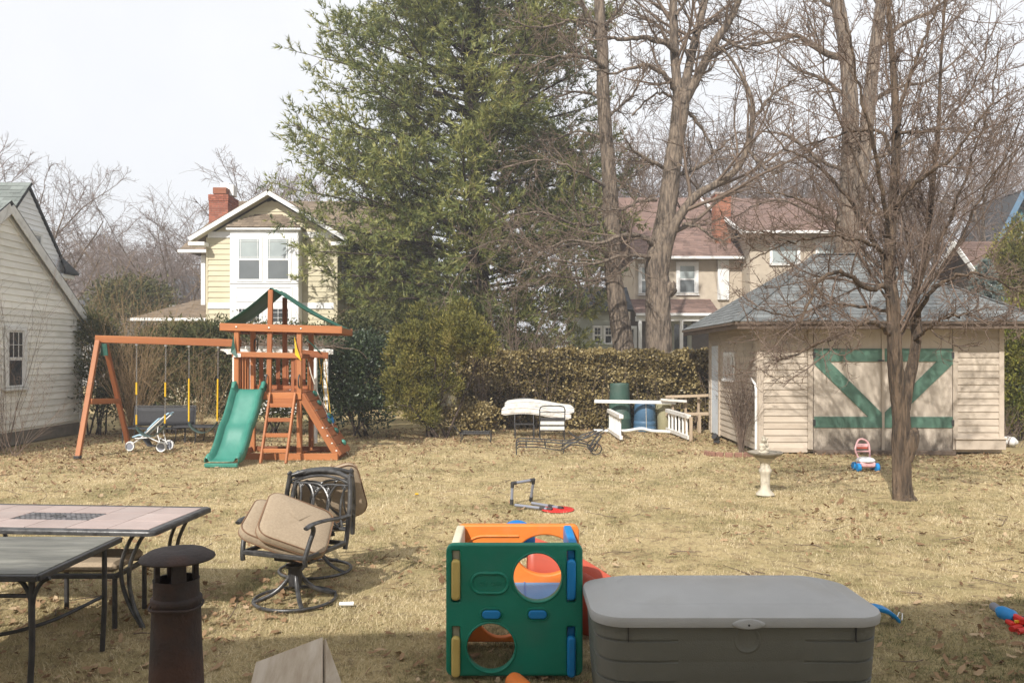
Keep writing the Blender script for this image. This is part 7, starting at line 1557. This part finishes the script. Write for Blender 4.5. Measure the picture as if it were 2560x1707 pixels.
for dy in (.1, .42): iron(cl, [tuple(p) for p in catmull([cp_(a, b, dy) for a, b in sag], 16)], .010, 'back_rod')
iron(cl, [cp_(1482, 1086), cp_(1511, 1074), cp_(1509, 1082), cp_(1486, 1093), cp_(1480, 1090)], .011, 'head_loop'); iron(cl, [cp_(1511, 1074), cp_(1511, 1074, .52)], .012, 'head_bar')
# ---- white railing sections
def railing(label, near, far, h, nb, endpost):
    t = thing('railing_section', label, 'railing', (near.x, near.y, 0), 'white railing sections dumped by the garage'); up_ = V3(0, 0, 1)
    bar('top_rail', near + up_ * h, far + up_ * h, .10, .09, M_['whiteworn'], t); bar('bottom_rail', near + up_ * .08, far + up_ * .08, .07, .09, M_['whiteworn'], t)
    for k in range(nb):
        q = near.lerp(far, (k + .6) / (nb + .3)); bar('baluster', q + up_ * .10, q + up_ * (h - .03), .045, .045, M_['whitepaint'], t)
    if endpost: bar('end_post', near + V3(.03, -.06, 0), near + V3(.03, -.06, h), .07, .07, M_['rawwood'], t)
    return t
railing('left white railing section with close balusters, end grain bare', V3(2.50, 18.3, 0), V3(2.47, 20.4, 0), .56, 7, False)
railing('right white railing section with brown end post by the garage', V3(4.06, 18.35, 0), V3(3.97, 20.5, 0), .56, 6, True)
wb1 = thing('white_plank', 'long white board laid across the two railing sections', 'board', (PX(1600, 20.5), 20.5, .75))
bar('board', P(1486, 1003, 20.5), P(1690, 1006, 20.5), .05, .085, M_['whitepaint'], wb1); bar('board_end', P(1652, 999, 20.45), P(1716, 1003, 20.45), .12, .06, M_['whiteworn'], wb1)
wb2 = thing('white_gutter_pipe', 'bent white pipe lying on the ground between the railing sections', 'pipe', (PX(1580, 20.3), 20.3, 0))
MB().tube([tuple(p) for p in catmull([(PX(1484, 20.4), 20.4, .05), (PX(1560, 20.4), 20.35, .05), (PX(1600, 20.4), 20.3, .11), (PX(1630, 20.3), 20.25, .06), (PX(1680, 20), 20.0, .05), (PX(1715, 19), 19.2, .05)], 30)], .038, 8).o('pipe', M_['whitepaint'], wb2, 50)
tw2 = thing('wood_railing', 'plain tan wooden rail fence between ivy and garage side', 'fence', (PX(1720, 20.6), 20.6, 0))
bar('rail', P(1664, 992, 20.7), P(1772, 988, 20.3), .05, .07, M_['rawwood'], tw2); bar('rail', P(1664, 1036, 20.7), P(1772, 1034, 20.3), .05, .08, M_['rawwood'], tw2)
for px in (1682, 1714, 1746): bar('post', (PX(px, 20.6), 20.6, 0), (PX(px, 20.6), 20.6, PZ(990, 20.6)), .06, .06, M_['rawwood'], tw2)
bar('post', (PX(1750, 20.2), 20.25, 0), (PX(1750, 20.2), 20.25, PZ(1035, 20.2)), .07, .07, M_['rawwood'], tw2)
# barrels
gb = thing('compost_barrel', 'tall dark green tapered compost barrel against the ivy', 'barrel', (PX(1550, 20.95), 20.95, 0)); g_ = (PX(1549, 20.95), 20.95, 0)
MB().lathe([(.30, 0), (.31, .03), (.30, .3), (.305, .31), (.305, .34), (.29, .36), (.265, .8), (.25, 1.15), (.255, 1.2), (.245, 1.235), (.215, 1.24), (.20, 1.21), (.0, 1.20)], 32, g_).o('body', M_['comp'], gb, 40)
MB().lathe([(.0, 1.205), (.11, 1.205), (.115, 1.22), (.10, 1.232), (0, 1.235)], 24, g_).o('lid_knob', M_['comp'], gb, 40)
bb2 = thing('blue_barrel', 'slate blue plastic barrel standing upside down behind the railing', 'barrel', (PX(1612, 20.9), 20.9, 0)); g_ = (PX(1612, 20.9), 20.9, 0)
MB().lathe([(.285, 0), (.295, .02), (.295, .12), (.287, .13), (.287, .145), (.293, .155), (.29, .25), (.282, .26), (.282, .275), (.288, .285), (.275, .6), (.265, .72), (.255, .74), (.0, .745)], 32, g_, wob=lambda a, z: .012 * math.sin(12 * a) * (1 if z > .3 else 0)).o('body', M_['bluebarrel'], bb2, 40)
MB().tube([(g_[0] - .02, g_[1] - .29, .72), (g_[0] - .015, g_[1] - .30, .4), (g_[0] - .01, g_[1] - .32, .02)], .008, 5).o('cord', M_['rope'], bb2)
tb_ = thing('tan_bin', 'tan rubbish bin with rolled rim right of the blue barrel', 'bin', (PX(1661, 20.9), 20.9, 0)); g_ = (PX(1661, 20.9), 20.9, 0)
MB().lathe([(.17, 0), (.18, .02), (.205, .55), (.215, .56), (.215, .66), (.225, .665), (.225, .69), (.20, .695), (.17, .72), (.0, .735)], 28, g_).o('body', M_['tanbin'], tb_, 40)
MB().tube([(g_[0] - .2, g_[1] - .08, .66), (g_[0] - .23, g_[1] - .11, .66), (g_[0] - .23, g_[1] - .11, .58), (g_[0] - .2, g_[1] - .08, .57)], .014, 6).o('handle', M_['tanbin'], tb_, 50)
# terracotta edging blocks at the twiggy bush
be = thing('brick_edging', 'curved row of terracotta edging bricks round the twiggy bush', 'edging', (PX(1838, 15.6), 15.7, 0))
for k in range(8):
    a = R(195 + 20 * k); cx_, cy_ = PX(1838, 15.6), 15.9; p = V3(cx_ + .52 * math.cos(a), cy_ + .36 * math.sin(a), .03)
    MB().box((0, 0, 0), (.15, .06, .10), Matrix.Translation(p) @ Matrix.Rotation(a + R(90), 4, 'Z'), .012).o('brick', M_['terra'], be)
sl_ = thing('garden_spotlight', 'small black garden spotlight on the grass by the garage side', 'lamp', G(1791, 1108)); c = G(1791, 1108)
MB().tube([c + V3(-.06, -.04, .17), c + V3(0, 0, .13), c + V3(.06, .03, .10)], [.075, .065, .04], 12).o('head', M_['iron'], sl_, 40); MB().box(c + V3(.01, .01, .04), (.13, .10, .08), None, .015).o('base', M_['iron'], sl_)
# blue arched toy and toy blaster on the right
ab = thing('blue_arch', 'bright blue curved plastic strip beside the deck box', 'toy', G(2215, 1552)); y_ = 5.85
rows = [[tuple(P(px, py, y_) + V3(0, yy, zz)) for yy, zz in ((-.04, 0), (-.035, .015), (.035, .02), (.04, 0))] for px, py in ((2170, 1524), (2194, 1525), (2212, 1530), (2228, 1540), (2238, 1551), (2240, 1553))]
MB().surf(rows).o('strip', M_['tk_blue'], ab, 60).modifiers.new('s', 'SOLIDIFY').thickness = .02
MB().tube([G(2240, 1553) + V3(0, 0, .015), G(2248, 1546) + V3(0, 0, .05), G(2256, 1546) + V3(0, 0, .04), G(2255, 1553) + V3(0, 0, .01)], .004, 5).o('cord', M_['whitepaint'], ab)
bl = thing('toy_blaster', 'blue, grey and red toy water blaster lying at the right edge', 'toy', G(2510, 1545))
def bq(px, py, z): q = G(px, py); Y = q.y * (CAM_H - z) / CAM_H; return V3(PX(px, Y), Y, z)
MB().tube([bq(2482, 1514, .05), bq(2484, 1515, .05), bq(2502, 1527, .055)], [.028, .033, .03], 10).o('nozzle', M_['tubegrey'], bl, 40)
MB().tube([bq(2498, 1525, .06), bq(2506, 1530, .065), bq(2530, 1540, .065), bq(2538, 1546, .06)], [.03, .048, .048, .03], 12).o('body', M_['tk_blue'], bl, 40)
MB().tube([bq(2532, 1545, .05), bq(2548, 1552, .05), bq(2572, 1552, .05)], [.035, .04, .035], 10).o('grip', M_['iron'], bl, 40)
MB().box(bq(2546, 1546, .07), (.04, .13, .05), Matrix.Identity(4), .01).o('trigger_guard', M_['red'], bl)
MB().tube([bq(2520, 1552, .03), bq(2535, 1562, .03), bq(2550, 1566, .03), bq(2530, 1572, .02), bq(2545, 1578, .02), bq(2575, 1572, .02)], .022, 8).o('strap', M_['red'], bl, 50)
MB().box(bq(2542, 1553, .06), (.03, .02, .02), None, .004).o('lever', M_['yellow'], bl)
# inflatable-like white float behind the garage corner, white scrap, bottle
fw = MB().tube([P(2505, 1098, 17.3), P(2512, 1100, 17.3), P(2535, 1104, 17.2), P(2543, 1106, 17.2)], [.05, .10, .10, .04], 12); tag(fw.o('float_board', M_['whitepaint'], None, 40), 'white rounded float lying beyond the garage right corner', 'float')
wp = bq(866, 1509, .02); tag(MB().tube([wp + V3(-.055, 0, 0), wp + V3(.055, .01, 0)], .016, 8).o('pipe_scrap', M_['whitepaint'], None, 40), 'short white plastic pipe scrap on the grass near the swivel chair', 'scrap')
jb = G(1075, 1072); tag(MB().lathe([(.0, 0), (.07, 0), (.08, .05), (.07, .12), (.03, .15), (0, .15)], 12, jb).o('plastic_bag', mat('bluish_plastic', (.35, .42, .52), (.5, .55, .6), 12, .4), None, 40), 'pale blue plastic scrap under the golden bush', 'scrap')
tg = bq(1042, 1234, .01); tag(MB().box(tg, (.05, .03, .02), None, .005).o('toy_scrap', M_['yellow'], None), 'tiny yellow toy scrap on the lawn behind the chairs', 'scrap')
# ================================================================ lawn: blades, fallen leaves, twigs
M_['blade'] = leafmat('dry_grass_blade', [(.13, .14, .055), (.33, .28, .14), (.61, .495, .295), (.78, .67, .45)], .75, .25, .2, .8, .16)
M_['dead_leaf'] = leafmat('dead_oak_leaf', [(.13, .072, .037), (.24, .145, .078), (.37, .245, .14), (.52, .39, .25)], .75, .15, .2, 1.2, .1)
rl = np.random.RandomState(90)
def vnoise(x, y, cell, seed):
    "value noise in -1..1 on a random lattice"
    g = np.random.RandomState(seed).uniform(-1, 1, (257, 257)); u, v = (x + 60) / cell, (y + 10) / cell; i, j = np.floor(u).astype(int), np.floor(v).astype(int); a, b = u - i, v - j
    a, b = a * a * (3 - 2 * a), b * b * (3 - 2 * b); i, j = i % 256, j % 256
    return (g[i, j] * (1 - a) + g[i + 1, j] * a) * (1 - b) + (g[i, j + 1] * (1 - a) + g[i + 1, j + 1] * a) * b
def in_yard(x, y):
    "visible lawn, clear of the garage and hedge"
    g = (x > 4.95) & (y > 16.0); return (np.abs(x) < .66 * y + .7) & (y < 21.4) & ~g & (x > -10.6)
def sample(y0, y1, dens):
    w = .66 * y1 + .7; n = int(2 * w * (y1 - y0) * dens); x = rl.uniform(-w, w, n); y = rl.uniform(y0, y1, n); k = in_yard(x, y); return x[k], y[k]
xs_, ys_, ls_, ws_ = [], [], [], []
for (a, b, dens, ln, wd) in ((3.2, 5.6, 6500, .036, .0040), (5.6, 8, 6000, .036, .0042), (8, 11, 3300, .036, .0052), (11, 15, 1500, .036, .0075), (15, 21.4, 560, .040, .012)):
    x, y = sample(a, b, dens); xs_.append(x); ys_.append(y); ls_.append(np.full(len(x), ln)); ws_.append(np.full(len(x), wd))
x, y, l, w = map(np.concatenate, (xs_, ys_, ls_, ws_)); N = len(x)
patch = .55 * noise2(x, y, 61, 1.5) + .3 * noise2(x, y, 62, 4.5) + .55 * vnoise(x, y, .5, 1) + .5 * vnoise(x, y, .2, 2) + .35 * vnoise(x, y, .09, 3)
bare = noise2(x, y, 63, .8) + .5 * noise2(x, y, 64, 3.1) + 1.1 * np.exp(-((x + 6.9) / 1.6) ** 2 - ((y - 15.6) / .8) ** 2) + 1.2 * np.exp(-((x + 5.1) / .5) ** 2 - ((y - 13.6) / .5) ** 2) + .8 * np.exp(-((x - 5.3) / 1.2) ** 2 - ((y - 11) / .8) ** 2); bare = bare + .75 * vnoise(x, y, .35, 4) + .55 * vnoise(x, y, .14, 5); keep = (bare < .55) | (rl.rand(N) < .25); x, y, l, w, patch = x[keep], y[keep], l[keep], w[keep], patch[keep]; N = len(x)
z = ground_z(x, y); a = 2.2 * noise2(x, y, 71, 2.3) + 2.4 * rl.normal(size=N); lean = np.abs(rl.normal(size=N)) * .45 + .75; lean = np.minimum(lean, 1.45)
tuft = rl.rand(N) < .1; lean = np.where(tuft, lean * .5, lean); l = l * np.exp(rl.normal(size=N) * .32)
d = np.stack([np.cos(a) * np.sin(lean), np.sin(a) * np.sin(lean), np.cos(lean)], -1); s = np.stack([-np.sin(a), np.cos(a), 0 * a], -1) * (w / 2)[:, None]
p = np.stack([x, y, z], -1); v = np.stack([p - s, p + s, p + d * l[:, None]], 1).reshape(-1, 3)
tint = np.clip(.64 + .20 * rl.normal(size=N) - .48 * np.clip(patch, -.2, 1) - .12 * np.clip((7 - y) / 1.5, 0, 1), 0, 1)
grass = obj('grass', np_mesh('grass', v, np.arange(3 * N).reshape(-1, 3), tint), M_['blade']); tag(grass, 'short dormant straw coloured grass of the lawn', 'grass', kind='stuff')
# fallen leaves: lobed, curled, seven triangles each
def dens_leaf(x, y):
    e = np.clip((y - 14.5) / 4.0, 0, 1) * .75 + np.exp(-((x + 9) / 3.0) ** 2 - ((y - 15) / 3.5) ** 2) * .9 + np.exp(-((x - 9) / 2.0) ** 2 - ((y - 14.6) / 2.2) ** 2) * .9 + np.exp(-((x - 5) / 1.6) ** 2 - ((y - 13) / 1.4) ** 2) * .35
    near = np.clip((8.0 - y) / 2, 0, 1) * .8 + np.clip((-x - .5) / 3, 0, 1) * np.clip((9.5 - y) / 3, 0, 1) * .3; return np.clip(.10 + e + near * np.clip(.6 + .7 * noise2(x, y, 68, 1.6), .15, 1.3) + .20 * noise2(x, y, 66, 2.0) + .16 * noise2(x, y, 67, .7) + .22 * vnoise(x, y, .6, 6) + .22 * vnoise(x, y, .25, 7), .01, 1)
x, y = sample(3.2, 21.4, 135); k = rl.rand(len(x)) < dens_leaf(x, y); x, y = x[k], y[k]; N = len(x); z = ground_z(x, y) + .012 + .022 * rl.rand(N)
ang = np.array([90, 55, 35, 5, -30, -90, -150, 175, 145, 125]); rad = np.array([1, .55, .85, .5, .75, .95, .75, .5, .85, .55]); m = len(ang)
ox_ = rad * np.cos(np.radians(ang)) * .62; oy_ = rad * np.sin(np.radians(ang)); sz = .033 * np.exp(rl.normal(size=N) * .28); th_ = rl.rand(N) * 6.283; curl = .25 + .5 * rl.rand(N)
px_ = ox_[None] * sz[:, None]; py_ = oy_[None] * sz[:, None]; pz_ = curl[:, None] * (px_ ** 2 + .5 * py_ ** 2) / sz[:, None] * rl.choice([1, 1, -.6], (N, 1)) + rl.normal(size=(N, m)) * .003
tx_, ty_ = rl.normal(size=(N, 1)) * .35, rl.normal(size=(N, 1)) * .35; pz_ = pz_ + px_ * tx_ + py_ * ty_
c_, s_ = np.cos(th_)[:, None], np.sin(th_)[:, None]; vx = x[:, None] + px_ * c_ - py_ * s_; vy = y[:, None] + px_ * s_ + py_ * c_; vz = z[:, None] + pz_
ring_ = np.stack([vx, vy, vz], -1); cen = np.stack([x, y, z], -1)[:, None]; v = np.concatenate([cen, ring_], 1).reshape(-1, 3); b = np.arange(N)[:, None, None] * (m + 1)
tri = np.array([[0, 1 + i, 1 + (i + 1) % m] for i in range(m)])[None]; f = (b + tri).reshape(-1, 3)
fl_ = obj('fallen_leaves', np_mesh('fallen_leaves', v, f, np.repeat(np.clip(.5 + .24 * rl.normal(size=N), 0, 1), m)), M_['dead_leaf']); tag(fl_, 'brown dead leaves scattered over the lawn', 'leaves', kind='stuff')
n = 240; x, y = sample(4.5, 21, 2.2); k = rl.permutation(len(x))[:n]; x, y = x[k], y[k]; n = len(x); a = rl.rand(n) * 6.283
p, q = grow(np.stack([x, y, ground_z(x, y) + .015], -1), np.stack([np.cos(a), np.sin(a), 0 * a], -1), .12 + .3 * rl.rand(n), np.full(n, .005), np.full(n, .002), 5, .12, 0, rl); p[..., 2] = np.maximum(p[..., 2], ground_z(p[..., 0], p[..., 1]) + .008)
v, f = tubes(p, q, 4, rl); tag(obj('fallen_twigs', np_mesh('fallen_twigs', v, f), M_['twig']), 'small fallen twigs littering the lawn', 'twigs', kind='stuff')
print('TRIS', sum(sum(len(pp.vertices) - 2 for pp in me.polygons) if len(me.polygons) < 3000 else len(me.polygons) * (len(me.polygons[0].vertices) - 2) for me in bpy.data.meshes))
# ================================================================ thin morning haze
hz_m = bpy.data.materials.new('pale_haze'); hz_m.use_nodes = True; hn = hz_m.node_tree.nodes; hn.clear()
hv = hn.new('ShaderNodeVolumePrincipled'); hv.inputs['Color'].default_value = (.93, .95, 1, 1); hv.inputs['Density'].default_value = .0022; hv.inputs['Anisotropy'].default_value = 0
ho = hn.new('ShaderNodeOutputMaterial'); hz_m.node_tree.links.new(hv.outputs[0], ho.inputs['Volume'])
tag(MB().box((0, 420, 11.9), (1420, 982, 25.8)).o('haze', hz_m), kind='stuff')
